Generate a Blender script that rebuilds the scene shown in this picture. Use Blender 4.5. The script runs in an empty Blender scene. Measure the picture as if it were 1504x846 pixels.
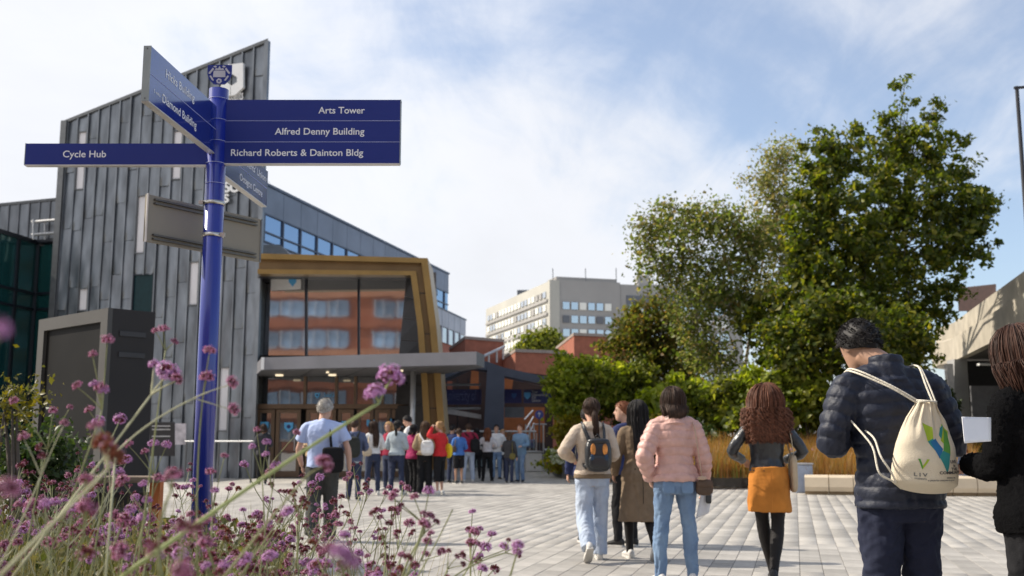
import bpy, bmesh, math, random
import numpy as np
from mathutils import Vector, Matrix
R = math.radians
random.seed(7)
rng = np.random.default_rng(7)
S = bpy.context.scene
COL = S.collection

# ------------------------------------------------------------------ camera
F, CX, CY, HZ, CAMH = 1546.0, 752.0, 423.0, 649.0, 1.2
PITCH = math.atan((HZ - CY) / F)
cd = bpy.data.cameras.new('camera')
cam = bpy.data.objects.new('camera', cd); COL.objects.link(cam)
cam.location = (0, 0, CAMH); cam.rotation_euler = (R(90) + PITCH, 0, 0)
cd.sensor_width = 36; cd.lens = 36 * F / 1504
cd.clip_start = 0.05; cd.clip_end = 3000
cd.dof.use_dof = True; cd.dof.focus_distance = 4.4; cd.dof.aperture_fstop = 4.5
S.camera = cam

# ------------------------------------------------------------------ sun and sky
SUN_EL, SUN_AZ = 40.0, -78.0            # azimuth clockwise from +Y: the sun stands to the left, a little ahead
sd = Vector((math.sin(R(SUN_AZ)) * math.cos(R(SUN_EL)), math.cos(R(SUN_AZ)) * math.cos(R(SUN_EL)), math.sin(R(SUN_EL))))
ld = bpy.data.lights.new('sun', 'SUN'); ld.energy = 5.0; ld.angle = R(0.6); ld.color = (1.0, 0.91, 0.78)
lo = bpy.data.objects.new('sun', ld); COL.objects.link(lo)
lo.rotation_euler = sd.to_track_quat('Z', 'Y').to_euler(); lo.location = (-30, 10, 40)
W = bpy.data.worlds.new('World'); S.world = W; W.use_nodes = True
wn = W.node_tree; wn.nodes.clear(); N = wn.nodes.new; L = wn.links.new
out = N('ShaderNodeOutputWorld'); bg = N('ShaderNodeBackground'); bg.inputs[1].default_value = 0.14
sky = N('ShaderNodeTexSky'); sky.sky_type = 'NISHITA'; sky.sun_disc = False
sky.sun_elevation = R(SUN_EL); sky.sun_rotation = R(SUN_AZ); sky.air_density = 1.0; sky.dust_density = 1.2; sky.ozone_density = 1.3
tc = N('ShaderNodeTexCoord'); sx = N('ShaderNodeSeparateXYZ'); L(tc.outputs['Generated'], sx.inputs[0])
def M_(op, a, b=None, c=None, clamp=False):
    n = N('ShaderNodeMath'); n.operation = op; n.use_clamp = clamp
    for i, v in enumerate((a, b, c)):
        if v is None: continue
        if isinstance(v, (int, float)): n.inputs[i].default_value = v
        else: L(v, n.inputs[i])
    return n.outputs[0]
zz = M_('ADD', M_('MAXIMUM', sx.outputs[2], 0.0), 0.22)
px_, py_ = M_('DIVIDE', sx.outputs[0], zz), M_('DIVIDE', sx.outputs[1], zz)
cb = N('ShaderNodeCombineXYZ'); L(px_, cb.inputs[0]); L(py_, cb.inputs[1])
n1 = N('ShaderNodeTexNoise'); n1.inputs['Scale'].default_value = 0.9; n1.inputs['Detail'].default_value = 8; n1.inputs['Roughness'].default_value = 0.58; n1.inputs['Distortion'].default_value = 0.6
mp = N('ShaderNodeMapping'); mp.inputs['Location'].default_value = (3.1, 1.7, 0); mp.inputs['Scale'].default_value = (1.0, 0.75, 1); mp.inputs['Rotation'].default_value = (0, 0, R(35))
L(cb.outputs[0], mp.inputs[0]); L(mp.outputs[0], n1.inputs['Vector'])
n2 = N('ShaderNodeTexNoise'); n2.inputs['Scale'].default_value = 3.4; n2.inputs['Detail'].default_value = 9; n2.inputs['Roughness'].default_value = 0.62; n2.inputs['Distortion'].default_value = 0.4
mp2 = N('ShaderNodeMapping'); mp2.inputs['Location'].default_value = (7.3, 2.2, 0); mp2.inputs['Scale'].default_value = (1.4, 0.6, 1); mp2.inputs['Rotation'].default_value = (0, 0, R(-30))
L(cb.outputs[0], mp2.inputs[0]); L(mp2.outputs[0], n2.inputs['Vector'])
cov = M_('MULTIPLY_ADD', sx.outputs[0], -0.72, 0.03)              # thicker cloud towards the sun's side
hzn = M_('MULTIPLY', M_('SUBTRACT', 0.33, sx.outputs[2], None, True), 0.75)
m0 = M_('ADD', M_('ADD', M_('MULTIPLY_ADD', n1.outputs[0], 1.5, -0.37), M_('MULTIPLY_ADD', n2.outputs[0], 0.75, -0.40)), M_('ADD', cov, hzn))
mr = N('ShaderNodeMapRange'); mr.interpolation_type = 'SMOOTHSTEP'
mr.inputs['From Min'].default_value = 0.0; mr.inputs['From Max'].default_value = 0.62; mr.inputs['To Min'].default_value = 0.2; mr.inputs['To Max'].default_value = 0.97
L(m0, mr.inputs['Value'])
shade = N('ShaderNodeMapRange'); shade.inputs['From Min'].default_value = 0.3; shade.inputs['From Max'].default_value = 0.68
shade.inputs['To Min'].default_value = 1.06; shade.inputs['To Max'].default_value = 0.90; L(n1.outputs[0], shade.inputs['Value'])
cc = N('ShaderNodeVectorMath'); cc.operation = 'SCALE'; cc.inputs[0].default_value = (6.1, 6.2, 6.5); L(shade.outputs[0], cc.inputs['Scale'])
mx = N('ShaderNodeMix'); mx.data_type = 'RGBA'; L(mr.outputs[0], mx.inputs[0])
hs = N('ShaderNodeMix'); hs.data_type = 'RGBA'; hs.blend_type = 'MULTIPLY'; hs.inputs[0].default_value = 1; L(sky.outputs[0], hs.inputs[6]); hs.inputs[7].default_value = (0.92, 1.0, 1.08, 1)
L(hs.outputs[2], mx.inputs[6]); L(cc.outputs[0], mx.inputs[7]); L(mx.outputs[2], bg.inputs[0]); L(bg.outputs[0], out.inputs[0])
S.view_settings.view_transform = 'Standard'; S.view_settings.look = 'None'
S.view_settings.exposure = 0.22; S.view_settings.gamma = 1.0; S.view_settings.use_curve_mapping = False
S.render.engine = 'CYCLES'
S.cycles.max_bounces = 6; S.cycles.transparent_max_bounces = 12; S.cycles.use_denoising = True; S.cycles.caustics_reflective = False; S.cycles.caustics_refractive = False

# ------------------------------------------------------------------ placing helpers
_c, _s = math.cos(PITCH), math.sin(PITCH)
def at(px, py, Y):
    dx, dy = (px - CX) / F, (CY - py) / F
    t = Y / (_c - dy * _s)
    return Vector((dx * t, Y, CAMH + (_s + dy * _c) * t))
def gnd(px, py, z=0.0):
    dx, dy = (px - CX) / F, (CY - py) / F
    t = (z - CAMH) / (_s + dy * _c)
    return Vector((dx * t, (_c - dy * _s) * t, z))
def xat(px, Y, z=0.0):                     # X of the vertical line through a pixel column, at height z
    t = Y * _c + (z - CAMH) * _s
    return (px - CX) / F * t
def to_px(p):
    X, Y, Z = p; Z -= CAMH
    d = Y * _c + Z * _s
    return CX + F * X / d, CY - F * (Z * _c - Y * _s) / d
AX = Vector((math.sin(R(14.9)), math.cos(R(14.9)), 0)); AN = Vector((AX.y, -AX.x, 0))

# ------------------------------------------------------------------ materials
MATS = {}
def mat(name, col, rough=0.7, metal=0.0, var=0.12, nscale=6.0, bump=0.0, bscale=40.0, spec=0.5, col2=None, rand=0.0, island=0.0, stretch=(1, 1, 1), dirt=0.0, **kw):
    if name in MATS: return MATS[name]
    m = bpy.data.materials.new(name); m.use_nodes = True; nt = m.node_tree; n = nt.nodes; l = nt.links.new
    b = n['Principled BSDF']; b.inputs['Roughness'].default_value = rough; b.inputs['Metallic'].default_value = metal
    b.inputs['Specular IOR Level'].default_value = spec
    for k, v in kw.items(): b.inputs[k].default_value = v
    t = n.new('ShaderNodeTexCoord'); mpn = n.new('ShaderNodeMapping'); mpn.inputs['Scale'].default_value = stretch; l(t.outputs['Object'], mpn.inputs[0])
    no = n.new('ShaderNodeTexNoise'); no.inputs['Scale'].default_value = nscale; no.inputs['Detail'].default_value = 6; l(mpn.outputs[0], no.inputs['Vector'])
    c1 = Vector(col); c2 = Vector(col2) if col2 else c1 * (1 - var)
    cr = n.new('ShaderNodeValToRGB'); e = cr.color_ramp.elements
    e[0].position = 0.32; e[1].position = 0.68
    e[0].color = (*c2, 1); e[1].color = (*(c1 if col2 else c1 * (1 + var)), 1)
    l(no.outputs[0], cr.inputs[0]); colout = cr.outputs[0]
    if rand or island:
        hv = n.new('ShaderNodeHueSaturation'); src = []
        if rand: oi = n.new('ShaderNodeObjectInfo'); src.append(oi.outputs['Random'])
        if island: g = n.new('ShaderNodeNewGeometry'); src.append(g.outputs['Random Per Island'])
        s_ = src[0]
        if len(src) > 1:
            a = n.new('ShaderNodeMath'); a.operation = 'ADD'; l(src[0], a.inputs[0]); l(src[1], a.inputs[1])
            f_ = n.new('ShaderNodeMath'); f_.operation = 'FRACT'; l(a.outputs[0], f_.inputs[0]); s_ = f_.outputs[0]
        r_ = max(rand, island); m2 = n.new('ShaderNodeMapRange'); m2.inputs['To Min'].default_value = 1 - r_; m2.inputs['To Max'].default_value = 1 + r_
        l(s_, m2.inputs['Value']); l(m2.outputs[0], hv.inputs['Value']); l(colout, hv.inputs['Color']); colout = hv.outputs[0]
    if dirt:
        d1 = n.new('ShaderNodeTexNoise'); d1.inputs['Scale'].default_value = nscale * 0.13; d1.inputs['Detail'].default_value = 8; l(t.outputs['Object'], d1.inputs['Vector'])
        dm = n.new('ShaderNodeMapRange'); dm.inputs['From Min'].default_value = 0.35; dm.inputs['From Max'].default_value = 0.7; dm.inputs['To Min'].default_value = 1 - dirt; l(d1.outputs[0], dm.inputs['Value'])
        mm = n.new('ShaderNodeMix'); mm.data_type = 'RGBA'; mm.blend_type = 'MULTIPLY'; mm.inputs[0].default_value = 1
        l(colout, mm.inputs[6]); l(dm.outputs[0], mm.inputs[7]); colout = mm.outputs[2]
    l(colout, b.inputs['Base Color'])
    if bump:
        nb = n.new('ShaderNodeTexNoise'); nb.inputs['Scale'].default_value = bscale; nb.inputs['Detail'].default_value = 4; l(mpn.outputs[0], nb.inputs['Vector'])
        bn = n.new('ShaderNodeBump'); bn.inputs['Strength'].default_value = bump; bn.inputs['Distance'].default_value = 0.02; l(nb.outputs[0], bn.inputs['Height']); l(bn.outputs[0], b.inputs['Normal'])
    MATS[name] = m; return m
def leafmat(name, cols, trans=0.55):
    if name in MATS: return MATS[name]
    m = bpy.data.materials.new(name); m.use_nodes = True; nt = m.node_tree; n = nt.nodes; l = nt.links.new
    b = n['Principled BSDF']; b.inputs['Roughness'].default_value = 0.45; b.inputs['Specular IOR Level'].default_value = 0.35
    g = n.new('ShaderNodeNewGeometry'); cr = n.new('ShaderNodeValToRGB'); el = cr.color_ramp.elements
    while len(el) < len(cols): el.new(0.5)
    for i, c in enumerate(cols): el[i].position = i / (len(cols) - 1); el[i].color = (*c, 1)
    l(g.outputs['Random Per Island'], cr.inputs[0])
    t = n.new('ShaderNodeTexCoord'); no = n.new('ShaderNodeTexNoise'); no.inputs['Scale'].default_value = 0.9; no.inputs['Detail'].default_value = 3; l(t.outputs['Object'], no.inputs['Vector'])
    hv = n.new('ShaderNodeHueSaturation'); mr_ = n.new('ShaderNodeMapRange'); mr_.inputs['From Min'].default_value = 0.3; mr_.inputs['From Max'].default_value = 0.7; mr_.inputs['To Min'].default_value = 0.8; mr_.inputs['To Max'].default_value = 1.5
    l(no.outputs[0], mr_.inputs['Value']); l(mr_.outputs[0], hv.inputs['Value']); l(cr.outputs[0], hv.inputs['Color']); l(hv.outputs[0], b.inputs['Base Color'])
    tr = n.new('ShaderNodeBsdfTranslucent'); br = n.new('ShaderNodeHueSaturation'); br.inputs['Value'].default_value = 1.9; br.inputs['Saturation'].default_value = 1.15; l(hv.outputs[0], br.inputs['Color']); l(br.outputs[0], tr.inputs[0])
    mxs = n.new('ShaderNodeMixShader'); mxs.inputs[0].default_value = trans; l(b.outputs[0], mxs.inputs[1]); l(tr.outputs[0], mxs.inputs[2])
    l(mxs.outputs[0], n['Material Output'].inputs[0]); MATS[name] = m; return m
def glass(name, tint=(0.02, 0.03, 0.035), refl=0.5, rough=0.02, wob=0.0, see=0.0, rcol=(0.95, 0.97, 1.0)):
    """A pane: a mirror layer over a dark or see-through body."""
    if name in MATS: return MATS[name]
    m = bpy.data.materials.new(name); m.use_nodes = True; nt = m.node_tree; n = nt.nodes; l = nt.links.new
    b = n['Principled BSDF']; b.inputs['Base Color'].default_value = (*tint, 1); b.inputs['Roughness'].default_value = 0.15
    gl = n.new('ShaderNodeBsdfGlossy'); gl.inputs[0].default_value = (*rcol, 1); gl.inputs[1].default_value = rough
    lw = n.new('ShaderNodeLayerWeight'); lw.inputs[0].default_value = 0.35
    mr_ = n.new('ShaderNodeMapRange'); mr_.inputs['To Min'].default_value = refl; mr_.inputs['To Max'].default_value = min(1, refl + 0.5); l(lw.outputs['Fresnel'], mr_.inputs['Value'])
    body = b.outputs[0]
    if see:
        tp = n.new('ShaderNodeBsdfTransparent'); tp.inputs[0].default_value = (*[min(1, c * 6 + 0.55) for c in tint], 1); ms = n.new('ShaderNodeMixShader'); ms.inputs[0].default_value = see
        l(b.outputs[0], ms.inputs[1]); l(tp.outputs[0], ms.inputs[2]); body = ms.outputs[0]
    mxs = n.new('ShaderNodeMixShader'); l(mr_.outputs[0], mxs.inputs[0]); l(body, mxs.inputs[1]); l(gl.outputs[0], mxs.inputs[2]); l(mxs.outputs[0], n['Material Output'].inputs[0])
    if wob:
        t = n.new('ShaderNodeTexCoord'); no = n.new('ShaderNodeTexNoise'); no.inputs['Scale'].default_value = 0.7; l(t.outputs['Object'], no.inputs['Vector'])
        bn = n.new('ShaderNodeBump'); bn.inputs['Strength'].default_value = 1; bn.inputs['Distance'].default_value = wob; l(no.outputs[0], bn.inputs['Height']); l(bn.outputs[0], gl.inputs['Normal'])
    MATS[name] = m; return m

# ------------------------------------------------------------------ object helpers
def link(o, parent=None):
    COL.objects.link(o)
    if parent is not None: o.parent = parent
    return o
def tag(o, label=None, cat=None, group=None, kind=None):
    if label: o['label'] = label
    if cat: o['category'] = cat
    if group: o['group'] = group
    if kind: o['kind'] = kind
    return o
def thing(name, label, cat, group=None):
    return tag(link(bpy.data.objects.new(name, None)), label, cat, group)
def mesh_np(name, V, Fc, m=None, parent=None, smooth=False, mi=None):
    me = bpy.data.meshes.new(name)
    V = np.asarray(V, dtype=np.float32)
    if isinstance(Fc, np.ndarray):
        n_, k_ = Fc.shape
        me.vertices.add(len(V)); me.vertices.foreach_set('co', V.ravel())
        me.loops.add(n_ * k_); me.loops.foreach_set('vertex_index', Fc.astype(np.int32).ravel())
        me.polygons.add(n_); me.polygons.foreach_set('loop_start', np.arange(0, n_ * k_, k_, dtype=np.int32)); me.polygons.foreach_set('loop_total', np.full(n_, k_, dtype=np.int32))
        me.update(calc_edges=True)
    else:
        me.from_pydata([tuple(v) for v in V.tolist()], [], Fc); me.update()
    if m is not None:
        for x in (m if isinstance(m, (list, tuple)) else [m]): me.materials.append(x)
    if mi is not None: me.polygons.foreach_set('material_index', np.asarray(mi, dtype=np.int32))
    if smooth: me.polygons.foreach_set('use_smooth', np.ones(len(me.polygons), dtype=bool))
    return link(bpy.data.objects.new(name, me), parent)
class MB:
    def __init__(s): s.v = []; s.f = []
    def add(s, V, Fc):
        o = len(s.v); s.v.extend([tuple(x) for x in V]); s.f.extend([tuple(i + o for i in f) for f in Fc]); return s
    def box(s, c, d, rz=0.0, ch=0.0):
        hx, hy, hz = d[0] / 2, d[1] / 2, d[2] / 2; ca, sa = math.cos(rz), math.sin(rz)
        if ch:
            P = []; Fc = []
            for z, q in ((-hz, ch), (-hz + ch, 0), (hz - ch, 0), (hz, ch)):
                for x, y in ((-hx + q, -hy + q), (hx - q, -hy + q), (hx - q, hy - q), (-hx + q, hy - q)): P.append((x, y, z))
            Fc.append((3, 2, 1, 0)); Fc.append((12, 13, 14, 15))
            for r in range(3):
                for i in range(4): j = (i + 1) % 4; Fc.append((r * 4 + i, r * 4 + j, r * 4 + 4 + j, r * 4 + 4 + i))
        else:
            P = [(x, y, z) for z in (-hz, hz) for x, y in ((-hx, -hy), (hx, -hy), (hx, hy), (-hx, hy))]
            Fc = [(3, 2, 1, 0), (4, 5, 6, 7), (0, 1, 5, 4), (1, 2, 6, 5), (2, 3, 7, 6), (3, 0, 4, 7)]
        return s.add([(c[0] + x * ca - y * sa, c[1] + x * sa + y * ca, c[2] + z) for x, y, z in P], Fc)
    def prism(s, P, off):                        # closed polygon P (3D, planar) swept by off
        n = len(P); off = Vector(off); P = [Vector(p) for p in P]
        nn = (P[1] - P[0]).cross(P[2] - P[1])
        Q = P + [p + off for p in P]
        if nn.dot(off) > 0: Fc = [tuple(range(n))[::-1], tuple(range(n, 2 * n))] + [(i, (i + 1) % n, n + (i + 1) % n, n + i) for i in range(n)]
        else: Fc = [tuple(range(n)), tuple(range(n, 2 * n))[::-1]] + [((i + 1) % n, i, n + i, n + (i + 1) % n) for i in range(n)]
        return s.add(Q, Fc)
    def quad(s, a, b, c, d): return s.add([a, b, c, d], [(0, 1, 2, 3)])
    def tube(s, P, r, n=8, cap=True):
        V, Fc = tube_np(P, r, n, cap); return s.add(V.tolist(), [tuple(f) for f in Fc])
    def disc(s, c, r, nrm, t=0.01, n=20):
        c = Vector(c); nrm = Vector(nrm).normalized(); u = nrm.orthogonal().normalized(); w = nrm.cross(u)
        return s.prism([c + u * (r * math.cos(2 * math.pi * i / n)) + w * (r * math.sin(2 * math.pi * i / n)) for i in range(n)], nrm * t)
    def build(s, name, m, parent=None, smooth=False):
        o = mesh_np(name, s.v, s.f, m, parent, smooth); return o
def tube_np(P, r, n=8, cap=True, squash=None):
    P = np.asarray([tuple(p) for p in P], dtype=float); k = len(P)
    r = np.full(k, r, dtype=float) if np.isscalar(r) else np.asarray(r, dtype=float)
    T = np.gradient(P, axis=0); T /= np.linalg.norm(T, axis=1)[:, None] + 1e-12
    u = np.cross(T[0], [0, 0, 1.0]); 
    if np.linalg.norm(u) < 1e-3: u = np.cross(T[0], [0, 1.0, 0])
    u /= np.linalg.norm(u); V = []
    a = np.arange(n) * 2 * math.pi / n
    for i in range(k):
        u = u - T[i] * np.dot(u, T[i]); u /= np.linalg.norm(u) + 1e-12; w = np.cross(T[i], u)
        V.append(P[i] + r[i] * (np.cos(a)[:, None] * u + np.sin(a)[:, None] * w))
    V = np.concatenate(V); Fc = []
    for i in range(k - 1):
        for j in range(n): Fc.append((i * n + j, i * n + (j + 1) % n, (i + 1) * n + (j + 1) % n, (i + 1) * n + j))
    if cap: Fc.append(tuple(range(n))[::-1]); Fc.append(tuple(range((k - 1) * n, k * n)))
    return V, Fc
def wallquad(mb, A, B, z0, z1, th=0.1, z0b=None, z1b=None, out=None):
    """A vertical slab from plan point A to plan point B; thickness goes away from the camera side."""
    A = Vector((A[0], A[1], 0)); B = Vector((B[0], B[1], 0)); d = (B - A).normalized(); nrm = Vector((-d.y, d.x, 0)) if out is None else Vector(out)
    z0b = z0 if z0b is None else z0b; z1b = z1 if z1b is None else z1b
    return mb.prism([A + Vector((0, 0, z0)), B + Vector((0, 0, z0b)), B + Vector((0, 0, z1b)), A + Vector((0, 0, z1))], nrm * th)
def text_mesh(s, size, align='LEFT', extr=0.0, bold=0.0):
    """Flat letters as a mesh in x (reading) and y (up); returns verts, faces."""
    c = bpy.data.curves.new('t', 'FONT'); c.body = s; c.size = size; c.align_x = align; c.extrude = extr; c.offset = bold; c.resolution_u = 4
    o = bpy.data.objects.new('t', c); COL.objects.link(o); bpy.context.view_layer.update()
    me = bpy.data.meshes.new_from_object(o.evaluated_get(bpy.context.evaluated_depsgraph_get()))
    V = np.empty(len(me.vertices) * 3); me.vertices.foreach_get('co', V); V = V.reshape(-1, 3)
    Fc = [tuple(p.vertices) for p in me.polygons]
    bpy.data.objects.remove(o); bpy.data.curves.remove(c); bpy.data.meshes.remove(me)
    return V, Fc
def put_text(name, s, size, origin, xdir, ydir, m, parent, align='LEFT', lift=0.003, bold=0.0, fit=None):
    V, Fc = text_mesh(s, size, align, 0.0, bold)
    x = Vector(xdir).normalized(); y = Vector(ydir).normalized(); n = x.cross(y)
    if fit: V[:, 0] *= fit / max(1e-6, V[:, 0].max() - V[:, 0].min())
    P = [Vector(origin) + x * v[0] + y * v[1] + n * lift for v in V]
    return mesh_np(name, P, Fc, m, parent)
# ================================================================== SETTING: ground
def gz(X, Y): return 0.0 if Y < 37 else 0.035 * (Y - 37)
def ground():
    ys = [-140, -60, -20, 0, 5, 10, 20, 30, 34, 37, 40, 45, 50, 60, 80, 120, 200, 400, 900]
    xs = [-900, -300, -120, -60, -30, -15, -8, 0, 8, 15, 30, 60, 120, 300, 900]
    V = [(x, y, min(gz(x, y), 6.0) - 0.009) for y in ys for x in xs]; n = len(xs)
    Fc = [(j * n + i, j * n + i + 1, (j + 1) * n + i + 1, (j + 1) * n + i) for j in range(len(ys) - 1) for i in range(n - 1)]
    m = mat('ground_stone', (0.44, 0.41, 0.37), 0.85, nscale=3, var=0.1, bump=0.3)
    nt = m.node_tree; nn = nt.nodes; l = nt.links.new
    b = nn['Principled BSDF']; t = nn.new('ShaderNodeTexCoord'); mp_ = nn.new('ShaderNodeMapping'); mp_.inputs['Rotation'].default_value = (0, 0, R(14.9 + 90))
    br = nn.new('ShaderNodeTexBrick'); br.inputs['Scale'].default_value = 1.0; br.inputs['Brick Width'].default_value = 0.62; br.inputs['Row Height'].default_value = 0.21; br.inputs['Mortar Size'].default_value = 0.006
    br.inputs['Color1'].default_value = (0.50, 0.47, 0.42, 1); br.inputs['Color2'].default_value = (0.36, 0.345, 0.32, 1); br.inputs['Mortar'].default_value = (0.2, 0.19, 0.17, 1); br.offset_frequency = 3; br.offset = 0.37
    l(t.outputs['Object'], mp_.inputs[0]); l(mp_.outputs[0], br.inputs['Vector']); l(br.outputs[0], b.inputs['Base Color'])
    return tag(mesh_np('ground', V, Fc, m), kind='structure')
GROUND = ground()
# stone pavers: one mesh each for those that show largest, the rest joined
stone = mat('paver_stone', (0.41, 0.388, 0.355), 0.8, nscale=9, var=0.07, bump=0.25, bscale=160, rand=0.17, island=0.17, dirt=0.22)
def pavers():
    r = random.Random(3); cells = []
    for ci in range(-60, 130):
        a = ci * 0.212; tt = r.random() * 0.6 - 2
        while tt < 46:
            ln = r.choice([0.3, 0.42, 0.53, 0.53, 0.63]); c = AN * (a + 0.106) + AX * (tt + ln / 2)
            if 7.2 < c.y < 36.6:
                px, py = to_px((c.x, c.y, 0))
                if -60 < px < 1570 and py < 905:
                    cells.append((px, py, a, tt, ln, r.uniform(-0.0015, 0.0015), r.random()))
            tt += ln
    inv = [c for c in cells if 0 <= c[0] <= 1504 and c[1] <= 846]
    inv.sort(key=lambda c: -c[1]); near = set(id(c) for c in inv[:296])
    pv = tag(link(bpy.data.objects.new('paving', None)), kind='structure')
    shared = {}
    rot = Matrix.Rotation(-R(14.9), 4, 'Z')
    V = []; Fc = []
    for c in cells:
        px, py, a, tt, ln, dz, _ = c; g = 0.005; g2 = 0.011; ch = 0.002
        ctr = AN * (a + 0.106) + AX * (tt + ln / 2)
        if id(c) in near:
            k = round(ln, 2)
            if k not in shared: q_ = MB().box((0, 0, -0.02), (0.212 - g, ln - g2, 0.04), 0, ch).build('paver', stone); shared[k] = q_.data; bpy.data.objects.remove(q_)
            o = bpy.data.objects.new('paver', shared[k]); link(o, pv); o.location = (ctr.x, ctr.y, dz); o.rotation_euler = (0, 0, -R(14.9))
        else:
            hx, hy = (0.212 - g) / 2, (ln - g2) / 2; o = len(V)
            for q, z in ((0, -0.025), (0, dz - ch), (ch, dz)):
                for sx_, sy_ in ((-1, -1), (1, -1), (1, 1), (-1, 1)):
                    p = ctr + AN * (sx_ * (hx - q)) + AX * (sy_ * (hy - q)); V.append((p.x, p.y, z))
            Fc.append((o + 8, o + 9, o + 10, o + 11))
            for r0 in (0, 4):
                for i in range(4): j = (i + 1) % 4; Fc.append((o + r0 + i, o + r0 + j, o + r0 + 4 + j, o + r0 + 4 + i))
    tag(mesh_np('far_pavers', V, np.array(Fc), stone, pv), kind='stuff')
pavers()

# ================================================================== materials of the buildings
zinc = mat('zinc', (0.192, 0.205, 0.222), 0.33, 0.7, nscale=1.6, var=0.3, bump=0.35, bscale=1.6, rand=0.07, stretch=(1.6, 1.6, 0.5))
zinc_d = mat('zinc_seam', (0.13, 0.135, 0.14), 0.45, 0.6)
slate = mat('slate_metal', (0.085, 0.105, 0.15), 0.45, 0.3, nscale=1.2)
clad = mat('blue_grey_cladding', (0.20, 0.23, 0.29), 0.5, 0.2, nscale=0.7, rand=0.06)
gold = mat('gold_aluminium', (0.31, 0.195, 0.065), 0.38, 0.55, nscale=1.5, var=0.1, bump=0.05)
gold_b = mat('gold_band', (0.20, 0.125, 0.055), 0.42, 0.5, nscale=1.5, var=0.12)
bronze = mat('bronze_recess', (0.15, 0.10, 0.065), 0.5, 0.4, nscale=2)
darkpan = mat('dark_panel', (0.035, 0.033, 0.034), 0.5, 0.2, nscale=3)
frost = mat('frosted_slot', (0.72, 0.70, 0.71), 0.35, nscale=0.8, var=0.08)
frame_d = mat('window_frame_dark', (0.02, 0.025, 0.035), 0.4, 0.3)
alu = mat('pale_aluminium', (0.5, 0.5, 0.5), 0.4, 0.5)
white = mat('white_paint', (0.78, 0.78, 0.77), 0.5, var=0.04)
brick_r = mat('red_brick', (0.36, 0.125, 0.075), 0.85, nscale=2.5, var=0.15, bump=0.4, bscale=30)
mirror_g = glass('mirror_glass', (0.025, 0.02, 0.02), 0.52, 0.035, wob=0.002)
sky_g = glass('sky_glass', (0.02, 0.05, 0.12), 0.42, 0.03, rcol=(0.55, 0.75, 1.0))
teal_g = glass('teal_glass', (0.012, 0.07, 0.07), 0.12, 0.04, rcol=(0.6, 0.9, 0.9))
dark_g = glass('dark_glass', (0.02, 0.022, 0.025), 0.22, 0.02, wob=0.003)
navy = mat('navy_sign', (0.012, 0.02, 0.13), 0.4, var=0.05)
letter = mat('white_letters', (0.8, 0.8, 0.82), 0.5, var=0.02)
logo_b = mat('light_blue_logo', (0.10, 0.42, 0.78), 0.5, var=0.05)
concrete = mat('concrete', (0.52, 0.47, 0.38), 0.9, nscale=1.4, var=0.16, bump=0.35, bscale=8, dirt=0.25)

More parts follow.
